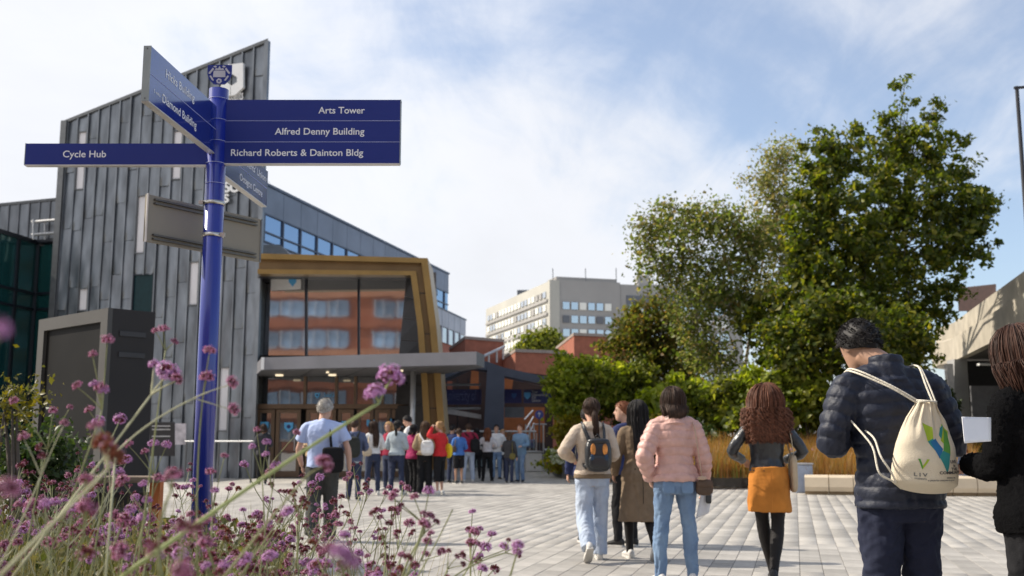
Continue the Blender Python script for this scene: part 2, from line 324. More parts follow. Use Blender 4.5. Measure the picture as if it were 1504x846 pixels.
# ================================================================== zinc clad building with the raked top
YL, YR = 38.0, 35.6
def zn():
    t = thing('zinc_clad_building', 'tall zinc clad building with a raked roofline and narrow pale slot windows', 'building')
    A = Vector((xat(92, YL, 9), YL, 0)); B = Vector((xat(389, YR, 13), YR, 0)); d = B - A; Lw = d.length; d.normalize(); n = Vector((d.y, -d.x, 0))  # n towards camera
    if n.y > 0: n = -n
    zt = lambda s: at(92, 180, YL).z * (1 - s / Lw) + at(390, 62, YR).z * (s / Lw)
    def P(s, z, o=0.0): p = A + d * s + n * o; return (p.x, p.y, z)
    mb = MB(); mb.prism([P(0, -0.2), P(Lw, -0.2), P(Lw, zt(Lw) - 0.05), P(0, zt(0) - 0.05)], Vector((-3.2, 8.5, 0))); mb.build('wall', zinc_d, t)
    mb = MB(); mb.prism([P(-0.12, zt(0) - 0.04, .1), P(Lw + 0.1, zt(Lw) - 0.02, .1), P(Lw + 0.1, zt(Lw) + 0.1, .1), P(-0.12, zt(0) + 0.08, .1)], Vector((-3.2, 8.5, 0))); mb.build('roof_edge', zinc_d, t)
    # slots: px left, px right, py top, py bottom
    def inv(px, py):                      # pixel to (s, z) on the wall
        best = None
        for k in range(60):
            pass
        lo_, hi = 0.0, Lw
        for _ in range(40):
            s = (lo_ + hi) / 2; Y = A.y + d.y * s; z = at(px, py, Y).z; x = A.x + d.x * s
            if to_px((x, Y, z))[0] < px: lo_ = s
            else: hi = s
        return s, z
    slots = [(113, 131, 196, 277, frost), (258, 273, 194, 262, frost), (198, 214, 290, 371, frost), (122, 137, 425, 455, frost), (286, 299, 386, 447, frost), (317, 334, 541, 632, frost), (198, 229, 405, 462, mat('slot_glass', (.010, .035, .04), .35, 0, spec=.2))]
    rects = []
    for a, b, c, e, m_ in slots:
        s0, z1 = inv(a, c); s1, z0 = inv(b, e); rects.append((s0, s1, z0, z1, m_))
    ncol = 18; w = Lw / ncol; r = random.Random(11)
    # snap slots to columns
    rr = []
    for s0, s1, z0, z1, m_ in rects:
        c0 = round(s0 / w); c1 = max(c0 + 1, round(s1 / w)); rr.append((c0, c1, z0, z1, m_))
    for c in range(ncol):
        z = -0.1 + r.uniform(-1.6, 0); top = zt(c * w) ; top2 = zt((c + 1) * w)
        cuts = sorted([(z0, z1) for c0, c1, z0, z1, m_ in rr if c0 <= c < c1]); segs = []; cur = -0.1
        for z0, z1 in cuts: segs.append((cur, z0)); cur = z1
        segs.append((cur, None))
        for a_, b_ in segs:
            z = a_
            while True:
                nx = z + r.choice([2.1, 2.6, 3.0]); end = b_ if b_ is not None else top
                last = nx > end - 0.7
                zb = end if last else nx
                ta, tb = (zb, zb) if not (last and b_ is None) else (top, top2)
                tilt = r.uniform(0.0, 0.05); tw = r.uniform(-0.035, 0.035)
                if zb - z > 0.05:
                    # a shallow pan, slightly oil-canned: middle row of points moves in and out
                    x0, x1 = c * w + 0.03, (c + 1) * w - 0.03; V = []; K = max(3, int((zb - z) / 0.35)); J = 4
                    ph = r.uniform(0, 6)
                    for i in range(K + 1):
                        f_ = i / K
                        for j in range(J + 1):
                            g_ = j / J; s = x0 + (x1 - x0) * g_; zz_ = z + (ta * (1 - g_) + tb * g_ - z) * f_
                            o = 0.028 + tilt * (1 - f_) + tw * (g_ - .5) + 0.020 * math.sin(g_ * math.pi) * math.sin(ph + f_ * K * 0.9)
                            V.append(P(s, zz_, o))
                    Fc = [(i * (J + 1) + j, i * (J + 1) + j + 1, (i + 1) * (J + 1) + j + 1, (i + 1) * (J + 1) + j) for i in range(K) for j in range(J)]
                    # return lip at the foot
                    q = len(V); V += [P(x0, z, 0), P(x1, z, 0)]; Fc.append((q, q + 1, J, 0))
                    mesh_np('panel', V, Fc, zinc, t, True)
                if last: break
                z = nx + 0.012
    for c in range(ncol + 1):
        s = min(max(c * w, 0.03), Lw - 0.03); cuts = sorted([(z0, z1) for c0, c1, z0, z1, m_ in rr if c0 < c < c1]); cur = 0.0
        for z0, z1 in cuts + [(zt(s) - 0.02, None)]:
            MB().prism([P(s - 0.022, cur), P(s + 0.022, cur), P(s + 0.022, z0), P(s - 0.022, z0)], n * 0.10).build('seam', zinc, t); cur = z1
    for c0, c1, z0, z1, m_ in rr:
        wn_ = MB(); wn_.prism([P(c0 * w + .03, z0), P(c1 * w - .03, z0), P(c1 * w - .03, z1), P(c0 * w + .03, z1)], n * 0.03)
        o = wn_.build('window', m_, t)
        fr = MB()
        for a_, b_, c_, e_ in ((c0 * w + .02, c0 * w + .06, z0, z1), (c1 * w - .06, c1 * w - .02, z0, z1), (c0 * w + .02, c1 * w - .02, z0 - .04, z0), (c0 * w + .02, c1 * w - .02, z1, z1 + .04)):
            fr.prism([P(a_, c_), P(b_, c_), P(b_, e_), P(a_, e_)], n * 0.085)
        fr.build('frame', zinc_d if m_ is frost else frame_d, o)
    MB().prism([P(Lw - 0.02, 0), P(Lw + 0.14, 0), P(Lw + 0.14, zt(Lw)), P(Lw - 0.02, zt(Lw))], n * 0.13).build('corner_trim', zinc, t)
    MB().prism([P(-0.25, 0), P(0.0, 0), P(0.0, zt(0) + .05), P(-0.25, zt(0) + .05)], n * 0.16).build('corner_fin', zinc_d, t)
    # emblem and letters fixed to the wall
    lg = thing('wall_emblem', 'white shield shaped emblem fixed high on the zinc building', 'emblem')
    def poly(pts, o, dep, name, m_, par):
        Q = [P(*inv(x, y), o) for x, y in pts]; return MB().prism(Q, n * dep).build(name, m_, par)
    poly([(341, 98), (344, 98), (344, 110), (341, 112)], .15, .12, 'shield_edge', white, lg)
    poly([(346, 98), (363, 96), (363, 132), (351, 143), (345, 144), (345, 130), (354, 124), (354, 117), (346, 112)], .15, .12, 'shield_right', white, lg)
    poly([(331, 128), (337, 123), (344, 128), (344, 144), (338, 144), (336, 138), (330, 131)], .15, .12, 'shield_left', white, lg)
    lt = thing('wall_lettering', 'pale letters fixed to the zinc wall beneath the white shield emblem', 'lettering')
    for s_, (x, y), h in (('s', (331, 284), .42), ('o', (340, 284), .42), ('s', (331, 299), .34)):
        a_, z_ = inv(x, y); put_text('letter', s_, h * 1.9, P(a_, z_, .16), d, (0, 0, 1), white, lt, lift=0, bold=0.012)
    put_text('letter', 'students', .55, P(*inv(334, 151), .16), d, (0, 0, 1), white, lt, lift=0, bold=0.01, fit=0.72)
    return t
zn()

# ================================================================== low wing with teal glazing
def wing():
    t = thing('low_glazed_wing', 'low wing with grey seamed fascia over teal glazing beside the zinc building', 'building')
    P0 = Vector((xat(-120, 34.5, 5), 34.5, 0)); P1 = Vector((xat(47, 40.5, 5), 40.5, 0)); P2 = Vector((xat(90, 40.0, 5), 40.0, 0))
    zf = at(47, 358, 40.5).z; zt0 = at(0, 303, 38.5).z; zt1 = at(85, 294, 40).z
    # fascia: long strip facing the plaza
    Q0 = Vector((xat(-120, 40.5, 8), 40.9, 0)); Q1 = Vector((xat(92, 39.9, 8), 40.3, 0))
    za, zb = at(-120, 313, 40.9).z, at(88, 293, 40.3).z
    mb = MB(); mb.prism([(Q0.x, Q0.y, zf - .1), (Q1.x, Q1.y, zf - .1), (Q1.x, Q1.y, zb), (Q0.x, Q0.y, za)], (0, 5, 0)); mb.build('fascia', zinc_d, t)
    n = 14
    for i in range(n):
        f0, f1 = i / n + .003, (i + 1) / n - .003; a = Q0.lerp(Q1, f0); b = Q0.lerp(Q1, f1)
        MB().prism([(a.x, a.y, zf - .05), (b.x, b.y, zf - .05), (b.x, b.y, za + (zb - za) * f1), (a.x, a.y, za + (zb - za) * f0)], (0, -.04, 0)).build('panel', zinc, t)
        MB().box((a.x, a.y - .05, (zf + za + (zb - za) * f0) / 2), (.04, .08, za + (zb - za) * f0 - zf)).build('seam', zinc, t)
    MB().prism([(Q0.x, Q0.y - .1, za), (Q1.x, Q1.y - .1, zb), (Q1.x, Q1.y - .1, zb + .1), (Q0.x, Q0.y - .1, za + .1)], (0, 5, 0)).build('roof_edge', zinc_d, t)
    # teal glass
    for A, B, k in ((P0, P1, 5), (P1, P2, 1)):
        for i in range(k):
            a, b = A.lerp(B, i / k), A.lerp(B, (i + 1) / k)
            zs = [-.1, 1.6, at(47, 455, 40.5).z, at(47, 432, 40.5).z, zf]
            for z0, z1 in zip(zs, zs[1:]):
                mb = MB(); wallquad(mb, a, b, z0 + .04, z1 - .04, .05); mb.build('pane', teal_g, t)
                mb = MB(); dd = (b - a).normalized(); nn = Vector((dd.y, -dd.x, 0))
                wallquad(mb, a + nn * .06, b + nn * .06, z1 - .05, z1 + .05, .16); mb.build('transom', frame_d, t)
            MB().box((b.x, b.y - .02, zf / 2), (.2 if i == k - 1 else .1, .2, zf + .1)).build('mullion', frame_d, t)
    MB().prism([(P0.x, P0.y - .2, zf), (P1.x, P1.y - .2, zf), (P2.x, P2.y - .2, zf), (P2.x, P2.y + 4, zf), (P0.x, P2.y + 4, zf)], (0, 0, .12)).build('soffit', frame_d, t)
    rl = thing('roof_railing', 'pale metal guard rail on the roof ledge of the low wing', 'railing')
    for py in (326, 345):
        a, b = at(47, py, 40), at(84, py - 3, 39.8); MB().tube([a, b], .06, 8).build('rail', alu, rl)
    for px in (49, 66, 83):
        a = at(px, 352, 39.95); MB().tube([a, at(px, 322, 39.95)], .04, 6).build('post', alu, rl)
    MB().prism([(P0.x + 2, P0.y + 5.3, -.1), (P2.x, P2.y + 3.5, -.1), (P2.x, P2.y + 3.5, zf), (P0.x + 2, P0.y + 5.3, zf)], (0, .2, 0)).build('rear_wall', mat('dark_interior', (.05, .07, .07), .8), t)
wing()

# ================================================================== long blue-grey building behind
def longb():
    t = thing('blue_grey_building', 'long blue grey panelled building receding behind the gold framed entrance', 'building')
    def Pt(Y, z, o=0): X = -12.4 + .262 * (Y - 53) + o; return (X, Y, z)
    zt = at(390, 277, 53).z; zp = at(390, 317, 53).z; zg = at(390, 357, 53).z; zm = at(390, 344, 53).z
    Y0, Y1, st = 46.2, 81.2, 2.0
    mb = MB(); mb.prism([Pt(Y0, -.2), Pt(Y1, -.2), Pt(Y1, zt - .02), Pt(Y0, zt - .02)], (-3.2, 0, 0)); mb.build('wall', clad, t)
    mb = MB(); mb.prism([Pt(Y0, zt, .12), Pt(Y1 + .1, zt, .12), Pt(Y1 + .1, zt + .14, .12), Pt(Y0, zt + .14, .12)], (-3.4, 0, 0)); mb.build('roof_edge', slate, t)
    Y = Y0
    while Y < Y1 - .5:
        e = min(Y + st, Y1)
        MB().prism([Pt(Y + .02, zp), Pt(e - .02, zp), Pt(e - .02, zt - .03), Pt(Y + .02, zt - .03)], (.07, 0, 0)).build('panel', clad, t)
        MB().prism([Pt(Y + .02, -.2), Pt(e - .02, -.2), Pt(e - .02, zg - .1), Pt(Y + .02, zg - .1)], (.07, 0, 0)).build('panel', clad, t)
        w = MB().prism([Pt(Y + .04, zg), Pt(e - .04, zg), Pt(e - .04, zp - .05), Pt(Y + .04, zp - .05)], (.03, 0, 0)).build('window', sky_g, t)
        fr = MB()
        fr.prism([Pt(Y - .05, zg - .08, .03), Pt(Y + .05, zg - .08, .03), Pt(Y + .05, zp, .03), Pt(Y - .05, zp, .03)], (.09, 0, 0))
        fr.prism([Pt(Y + .05, zm - .04, .03), Pt(e - .05, zm - .04, .03), Pt(e - .05, zm + .04, .03), Pt(Y + .05, zm + .04, .03)], (.07, 0, 0))
        fr.prism([Pt(Y + .05, zp - .07, .03), Pt(e - .05, zp - .07, .03), Pt(e - .05, zp, .03), Pt(Y + .05, zp, .03)], (.08, 0, 0))
        fr.prism([Pt(Y + .05, zg - .08, .03), Pt(e - .05, zg - .08, .03), Pt(e - .05, zg, .03), Pt(Y + .05, zg, .03)], (.08, 0, 0)); fr.build('frame', slate, w); Y = e
    # lower storey standing proud, further back
    t2 = thing('lower_storey_block', 'lower pale grey block with a glazed strip stepping down past the blue grey building', 'building')
    A = Vector((xat(628, 75, 12), 75, 0)); B = Vector((xat(683, 86, 12), 86, 0)); D = B - A; n = Vector((D.y, -D.x, 0)).normalized()
    z1 = at(683, 471, 86).z; z2 = at(683, 493, 86).z; z3 = at(683, 514, 86).z
    def Q(f, z, o=0): p = A + D * f + n * o; return (p.x, p.y, z)
    lc = mat('pale_cladding', (.42, .44, .49), .5, .1, nscale=.8)
    MB().prism([Q(-.3, -.2, -.05), Q(1, -.2, -.05), Q(1, z3, -.05), Q(-.3, z3, -.05)], -n * 7).build('wall', brick_r, t2)
    MB().prism([Q(-.3, z3, -.6), Q(.97, z3, -.6), Q(.97, z2, -.6), Q(-.3, z2, -.6)], -n * 5).build('core', mat('mid_interior', (.12, .11, .1), .8), t2)
    k = 6
    for i in range(-1, k):
        f0, f1 = i / k + .004, (i + 1) / k - .004
        MB().prism([Q(f0, z2), Q(f1, z2), Q(f1, z1), Q(f0, z1)], n * .08).build('panel', lc, t2)
        w = MB().prism([Q(f0, z3), Q(f1, z3), Q(f1, z2 - .05), Q(f0, z2 - .05)], n * .03).build('window', glass('pale_glass', (.1, .12, .13), .45, .03), t2)
        MB().prism([Q(f0 - .01, z3, .03), Q(f0 + .01, z3, .03), Q(f0 + .01, z2, .03), Q(f0 - .01, z2, .03)], n * .08).build('frame', lc, w)
    MB().prism([Q(-.3, z2, -.05), Q(1, z2, -.05), Q(1, z1 - .02, -.05), Q(-.3, z1 - .02, -.05)], -n * 7).build('upper_wall', lc, t2)
    MB().prism([Q(-.3, z1, .12), Q(1.01, z1, .12), Q(1.01, z1 + .12, .12), Q(-.3, z1 + .12, .12)], -n * 7.3).build('roof_edge', slate, t2)
    # small skylight block just above the gold frame
    MB().prism([at(386, 377, 45), at(430, 377, 45), at(410, 359, 45), at(386, 360, 45)], (0, 3, 0)).build('roof_light', alu, t)
longb()

# ================================================================== gold framed entrance
def entrance():
    t = thing('gold_framed_entrance', 'glazed entrance hall inside a large slanting gold portal frame', 'building')
    YA, YB = 34.0, 34.4
    def pt(px, py, o=0.0):
        Y = YA + (YB - YA) * (px - 380) / 250; p = at(px, py, Y); p.y += o
        return p
    ZR = at(400, 398, 35).z
    # four strips of the portal: outer lip, recessed band, inner lip
    out_ = [(378, 372), (628, 379), (641, 480), (648, 560), (658, 690)]
    o2 = [(378, 380), (619, 386), (631, 480), (638, 560), (648, 690)]
    i1 = [(378, 395), (611, 398), (622, 480), (628, 560), (636, 690)]
    i2 = [(378, 402), (603, 404), (613, 480), (619, 560), (626, 690)]
    def strip(a, b, off, dep, nm, m_):
        for k in range(len(a) - 1):
            q = [pt(*a[k], off), pt(*a[k + 1], off), pt(*b[k + 1], off), pt(*b[k], off)]
            MB().prism(q, (0, dep, 0)).build(nm, m_, t)
    strip(out_, o2, 0, 2.4, 'frame_outer', gold); strip(o2, i1, .22, 2.2, 'frame_band', gold_b); strip(i1, i2, .02, .5, 'frame_inner', gold)
    # right leg face joints
    for y in (430, 490, 545, 600, 650):
        a = pt(613 + (y - 480) * .08, y, .2); b = pt(632 + (y - 480) * .085, y, .2)
        MB().prism([a, b, b + Vector((0, 0, .03)), a + Vector((0, 0, .03))], (0, .02, 0)).build('joint', darkpan, t)
    # reveal between lip and glass: dark boards
    YG = 36.2
    g = [(597, 404), (586, 520), (574, 690)]
    def gp(px, py): return at(px, py, YG)
    N_ = 9
    for k in range(N_):
        y0, y1 = 404 + k * 286 / N_ + 1, 404 + (k + 1) * 286 / N_ - 1
        fx = lambda y: np.interp(y, [404, 480, 560, 690], [603, 613, 619, 626]); gx = lambda y: np.interp(y, [404, 520, 690], [597, 586, 574])
        q = [pt(fx(y1), y1, .5), gp(gx(y1), y1), gp(gx(y0), y0), pt(fx(y0), y0, .5)]
        MB().prism(q, (.08, 0, 0)).build('reveal_panel', darkpan, t)
    q = [pt(376, 402, .5), pt(603, 404, .5), gp(597, 412), gp(376, 410)]; MB().prism(q, (0, 0, .08)).build('soffit', darkpan, t)
    # upper glass panes
    xs = [377, 450, 527, 600]
    for k in range(3):
        a, b = xs[k] + 1.2, xs[k + 1] - 1.2; b2 = 588 if k == 2 else b
        MB().prism([gp(a, 522), gp(b2 if k < 2 else 586, 522), gp(b if k < 2 else 597, 405), gp(a, 405)], (0, .05, 0)).build('pane', mirror_g, t)
    for x in xs[1:3]:
        MB().prism([gp(x - 1.4, 524), gp(x + 1.4, 524), gp(x + 1.4, 404), gp(x - 1.4, 404)], (0, -.12, 0)).build('mullion', frame_d, t)
    # banner inside the glass
    bn = thing('window_banner', 'white banner with a pale blue crest in the top pane of the entrance glazing', 'banner')
    MB().prism([at(398, 427, 36.12), at(442, 425, 36.12), at(442, 406, 36.12), at(398, 406, 36.12)], (0, .03, 0)).build('sheet', white, bn)
    MB().prism([at(x, y, 36.1) for x, y in ((424, 407), (435, 407), (435, 414), (429.5, 421), (424, 414))], (0, .02, 0)).build('crest', logo_b, bn)
    # interior back wall and floor
    MB().prism([at(376, 700, 43), at(640, 700, 43), at(640, 400, 43), at(376, 400, 43)], (0, .3, 0)).build('rear_wall', mat('hall_wall', (.16, .13, .11), .8, nscale=.6, var=.3), t)
    MB().prism([(xat(376, YG), YG + .1, 3.8), (xat(600, YG), YG + .1, 3.8), (xat(640, 43), 43, 3.8), (xat(376, 43), 43, 3.8)], (0, 0, .35)).build('floor_slab', darkpan, t)
    MB().prism([(xat(376, YG), YG + .1, ZR), (xat(600, YG), YG + .1, ZR), (xat(640, 41), 41, ZR), (xat(376, 41), 41, ZR)], (0, 0, .2)).build('roof', slate, t)
    MB().prism([(xat(352, YG), YG, -.1), (xat(352, YG), 43, -.1), (xat(352, YG), 43, ZR), (xat(352, YG), YG, ZR)], (.2, 0, 0)).build('side_wall', darkpan, t)
    # ground floor: transom panes and doors
    YD = 36.25
    xs = [376, 448, 494, 522, 562, 600]
    zT = at(450, 597, YD).z; zTop = at(450, 545, YD).z
    for k in range(5):
        a, b = xs[k] + 1, xs[k + 1] - 1
        MB().prism([(xat(a, YD, 3), YD, zT + .08), (xat(b, YD, 3), YD, zT + .08), (xat(b, YD, 3), YD, zTop), (xat(a, YD, 3), YD, zTop)], (0, .05, 0)).build('pane', dark_g, t)
    for x in xs[1:-1]: MB().box((xat(x, YD, 2.5), YD - .04, (zTop + zT) / 2), (.09, .16, zTop - zT)).build('mullion', bronze, t)
    MB().box((xat(488, YD, 2.5), YD - .05, zT + .0), (xat(602, YD, 2.5) - xat(376, YD, 2.5), .2, .16)).build('transom', bronze, t)
    MB().box((xat(488, YD, 2.5), YD - .05, zTop + .14), (xat(602, YD, 2.5) - xat(376, YD, 2.5), .2, .3)).build('head_beam', bronze, t)
    ds = [(377, 403), (405, 441), (449, 471), (474, 493), (496, 519), (524, 548), (550, 573), (575, 598)]
    for a, b in ds:
        X0, X1 = xat(a, YD, 1.2), xat(b, YD, 1.2); zb, zt_ = .02, zT - .1
        dr = MB().box(((X0 + X1) / 2, YD + .02, (zb + zt_) / 2), (X1 - X0 - .16, .03, zt_ - zb - .2)).build('door', dark_g, t)
        fr = MB()
        for x in (X0 + .06, X1 - .06): fr.box((x, YD - .02, (zb + zt_) / 2), (.12, .1, zt_ - zb))
        for z in (zb + .1, zt_ - .06): fr.box(((X0 + X1) / 2, YD - .02, z), (X1 - X0 - .24, .1, .2 if z < 1 else .12))
        fr.build('frame', bronze, dr)
        MB().tube([(X1 - .17, YD - .13, .9), (X1 - .17, YD - .13, 1.5)], .02, 6).build('handle', alu, dr)
    for px, py in ((388, 626), (424, 627), (502, 625), (545, 623), (578, 621), (466, 581)):
        c = at(px, py, YD - .06); h = .15 if py > 600 else .08
        lgp = [(-h, h), (h, h), (h, -h * .2), (0, -h * 1.25), (-h, -h * .2)]
        st = MB().prism([c + Vector((x, 0, z)) for x, z in lgp], (0, -.01, 0)).build('shield_sticker', logo_b, t)
        MB().disc(c + Vector((0, -.012, .01)), h * .45, (0, -1, 0), .005, 12).build('emblem', navy, st)
    put_text('sticker_line', "Students' Union", .2, at(476, 583, YD - .06), (1, 0, 0), (0, 0, 1), logo_b, t, fit=.45)
    # canopy
    c = thing('entrance_canopy', 'flat grey canopy on a slim post in front of the entrance doors', 'canopy')
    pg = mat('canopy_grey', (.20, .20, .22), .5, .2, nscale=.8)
    A0, A1 = at(385, 525, 33.2), at(700, 514, 31.0); zc = A0.z
    ztop = at(385, 525, 33.2).z; zbot = at(385, 543, 33.2).z
    a, b = (A0.x, 33.2), (A1.x, 31.0); bk = [(xat(640, 36.1, 4), 36.1), (xat(376, 36.1, 4), 36.1)]
    pl = [a, b, (b[0] + .2, b[1] + 1.2)] + bk
    MB().prism([(x, y, zbot) for x, y in pl], (0, 0, ztop - zbot)).build('slab', pg, c)
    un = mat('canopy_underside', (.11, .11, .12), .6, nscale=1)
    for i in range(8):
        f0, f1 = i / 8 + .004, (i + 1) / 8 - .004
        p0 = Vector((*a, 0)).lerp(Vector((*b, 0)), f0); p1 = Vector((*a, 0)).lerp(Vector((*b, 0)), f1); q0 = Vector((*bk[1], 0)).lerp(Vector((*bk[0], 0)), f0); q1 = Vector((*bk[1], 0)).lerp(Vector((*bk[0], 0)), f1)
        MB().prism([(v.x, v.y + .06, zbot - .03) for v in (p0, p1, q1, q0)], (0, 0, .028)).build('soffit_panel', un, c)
    MB().box((a[0] + .03, a[1] - .01, (zbot + ztop) / 2), (.1, .06, ztop - zbot)).build('end_trim', white, c)
    warm = bpy.data.materials.new('lamp_glow'); warm.use_nodes = True; wb = warm.node_tree.nodes['Principled BSDF']; wb.inputs['Emission Color'].default_value = (1, .8, .5, 1); wb.inputs['Emission Strength'].default_value = 0.9
    for px, py, Y in ((410, 556, 34.8), (488, 558, 34.7), (481, 548, 33.3), (590, 541, 32.6)):
        p = at(px, py, Y)
        dl = MB().disc((p.x, p.y, zbot - .05), .13 if Y > 34 else .045, (0, 0, -1), .05, 14).build('downlight', warm, c)
    zz_ = zbot - .03
    MB().tube([(xat(606, 33.5, 2), 33.5, 0), (xat(606, 33.5, 2), 33.5, zz_)], .085, 12).build('post', alu, c, True)
entrance()
# ================================================================== slate arch, brick blocks, signs to the right
def right_side():
    t = thing('slate_grey_gateway', 'slate grey portal with a thick column and sloping beams beside the gold frame', 'gateway')
    Y = 42.0
    def q(pts, dep, nm, m_, off=0, par=t): return MB().prism([at(x, y, Y + off) for x, y in pts], (0, dep, 0)).build(nm, m_, par)
    q([(707, 700), (739, 700), (741, 540), (716, 531)], 1.0, 'column', slate)
    q([(716, 531), (741, 540), (800, 553), (800, 565), (741, 552), (716, 543)], 1.6, 'beam', slate, .02)
    q([(641, 562), (690, 540), (716, 543.5), (716, 531), (700, 528), (640, 552)], 1.6, 'beam', slate, .04)
    b = thing('blue_sign_bridge', 'dark glazed walkway with navy name bands behind the slate portal', 'building')
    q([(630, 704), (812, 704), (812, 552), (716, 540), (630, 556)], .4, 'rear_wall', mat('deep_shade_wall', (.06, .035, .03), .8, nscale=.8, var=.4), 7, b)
    q([(640, 594), (707, 594), (707, 572), (640, 572)], .12, 'sign_band', navy, 2, b)
    q([(741, 592), (766, 592), (766, 572), (741, 572)], .12, 'sign_band', navy, 2, b)
    q([(648, 606), (706, 615), (706, 609), (648, 598)], .5, 'ledge', alu, 1.5, b)
    q([(741, 613), (770, 613), (770, 598), (741, 598)], .5, 'ledge', mat('grey_panel', (.2, .22, .25), .5), 1.5, b)
    q([(738, 650), (800, 650), (800, 598), (738, 598)], .3, 'brick_panel', mat('orange_brick', (.42, .14, .05), .85, nscale=3, bump=.3), 5, b)
    q([(640, 572), (664, 572), (664, 560), (640, 560)], .1, 'panel', brick_r, 5.5, b)
    q([(690, 571), (703, 571), (703, 538), (693, 540)], .1, 'panel', mat('orange_brick', (0, 0, 0)), 5.5, b)
    q([(740, 571), (752, 571), (754, 556), (740, 552)], .1, 'panel', mat('orange_brick', (0, 0, 0)), 5.5, b)
    for y in (565, 600): MB().tube([at(640, y, 43.5), at(706, y, 43.5)], .05, 6).build('rail', alu, b)
    for k, x in enumerate((656, 672, 688)): q([(x - .8, 700), (x + .8, 700), (x + .8, 556), (x - .8, 556)], .1, 'mullion', frame_d, 2.2, b)
    put_text('lettering', "university of", .62, at(655, 588, 43.9), (1, 0, 0), (0, 0, 1), mat('faded_letters', (.12, .15, .33), .5), b, fit=1.25)
    s = thing('name_sign', 'navy sign with light blue shield and small white lines under the sloping beam', 'sign')
    q([(769, 592), (806, 592), (811, 582), (806, 572), (769, 572)], .15, 'board', navy, 1, s)
    sh = lambda px, py, h, par: MB().prism([at(px, py, 42.97) + Vector((x, 0, z)) for x, z in ((-h, h), (h, h), (h, -h * .2), (0, -h * 1.25), (-h, -h * .2))], (0, -.02, 0)).build('shield', logo_b, par)
    sh(774.5, 581, .13, s)
    for i, w in enumerate(('The', 'University', 'Of', 'Union')): put_text('lettering', w, .15, at(781, 577.5 + i * 4.2, 42.96), (1, 0, 0), (0, 0, 1), letter, s)
    sg = MB().prism([at(755, 581, 43.9) + Vector((x, 0, z)) for x, z in ((-.1, .1), (.1, .1), (.1, -.02), (0, -.13), (-.1, -.02))], (0, -.02, 0)).build('shield', mat('deep_blue_logo', (.04, .14, .4), .5), b)
    r = thing('round_blue_sign', 'round blue sign with a white arrow above the steps', 'sign')
    c = at(792, 609, 41.5)
    MB().disc(c, .17, (0, -1, 0), .03, 24).build('disc', mat('round_blue', (.07, .1, .42), .5), r)
    MB().box((c.x, c.y - .035, c.z), (.03, .005, .18)).build('arrow_shaft', letter, r); MB().prism([c + Vector(v) for v in ((-.07, -.035, .02), (.07, -.035, .02), (0, -.035, .11))], (0, -.005, 0)).build('arrow_head', letter, r)
    MB().tube([(c.x, c.y + .05, 0), (c.x, c.y + .05, c.z + .1)], .03, 8).build('post', mat('post_grey', (.15, .15, .17), .5, .5), r)
    # glass balustrade
    bl = thing('glass_balustrade', 'glass balustrade with a steel handrail behind the queue', 'balustrade')
    zg = glass('balustrade_glass', (.05, .07, .07), .18, .02, see=.7)
    X0, X1 = xat(640, 41, 1), xat(788, 41, 1); n = 6
    for i in range(n):
        a, b_ = X0 + (X1 - X0) * i / n + .03, X0 + (X1 - X0) * (i + 1) / n - .03
        MB().box(((a + b_) / 2, 41, .75), (b_ - a, .02, 1.1)).build('pane', zg, bl); MB().box((b_ + .03, 41, .78), (.05, .05, 1.5)).build('post', alu, bl)
    MB().tube([(X0, 41, 1.6), (X1, 41, 1.6)], .035, 8).build('handrail', alu, bl)
    st = thing('stair_railing', 'steel rails climbing beside the steps near the round sign', 'railing')
    for dy in (0, .5, 1.0): MB().tube([at(771, 652, 42.5) + Vector((0, 0, dy)) + Vector((0, dy * 2, 0)), at(784, 622, 44) + Vector((0, dy * 2, dy * .6))], .03, 6).build('rail', alu, st)
    for x in (772, 778, 784, 798): MB().tube([(xat(x, 42.6, 1), 42.6, .1), (xat(x, 42.6, 1), 42.6, 1.9)], .03, 6).build('post', alu, st)
    MB().tube([(xat(784, 42.6, 1), 42.6, 1.9), (xat(803, 42.6, 1), 42.6, 1.9)], .03, 6).build('rail', alu, st)
    cab = thing('white_cabinet', 'low pale box standing on the paving at the foot of the steps', 'cabinet')
    MB().box((xat(783, 40.2, .3), 40.2, .45), (.62, .5, .7), .1, .03).build('body', white, cab); MB().box((xat(783, 40.2, .3), 40.2, .83), (.68, .56, .05), .1, .01).build('lid', alu, cab)
right_side()

def brick_block(label, corner, leftend, rightend, ztop_px, YC, YLf, YRt, cat='building', parapet=True, wins=()):
    """A brick block whose sunlit left face runs back from the corner and whose shaded face looks at the plaza."""
    t = thing('brick_building', label, cat)
    zt = at(corner, ztop_px, YC).z
    C_ = (xat(corner, YC, zt), YC); A = (xat(leftend, YLf, zt), YLf); B = (xat(rightend, YRt, zt), YRt); D_ = (A[0] + B[0] - C_[0], A[1] + B[1] - C_[1])
    MB().prism([(*p, -.2) for p in (C_, B, D_, A)], (0, 0, zt + .2)).build('wall', brick_r, t)
    cx = sum(p[0] for p in (C_, B, D_, A)) / 4; cy = sum(p[1] for p in (C_, B, D_, A)) / 4
    MB().prism([(cx + (p[0] - cx) * 1.02, cy + (p[1] - cy) * 1.02, zt) for p in (C_, B, D_, A)], (0, 0, .18)).build('coping', mat('stone_coping', (.34, .28, .24), .8), t)
    for (f, zf0, zf1, n) in wins:
        for i in range(n):
            a0, a1 = (i + .2) / n, (i + .8) / n
            P_ = [Vector((C_[0] + (B[0] - C_[0]) * a, C_[1] + (B[1] - C_[1]) * a, zt * z)) for a, z in ((a0, zf0), (a1, zf0), (a1, zf1), (a0, zf1))]
            MB().prism(P_, (0, -.05, 0)).build('window', sky_g, t)
    return t
brick_block('dark red brick block nearest the receding blue grey building', 683, 660, 740, 498, 64, 72, 66)
brick_block('red brick block with a sunlit orange side in front of the pale tower block', 757, 733, 832, 517, 60, 68, 61.5)
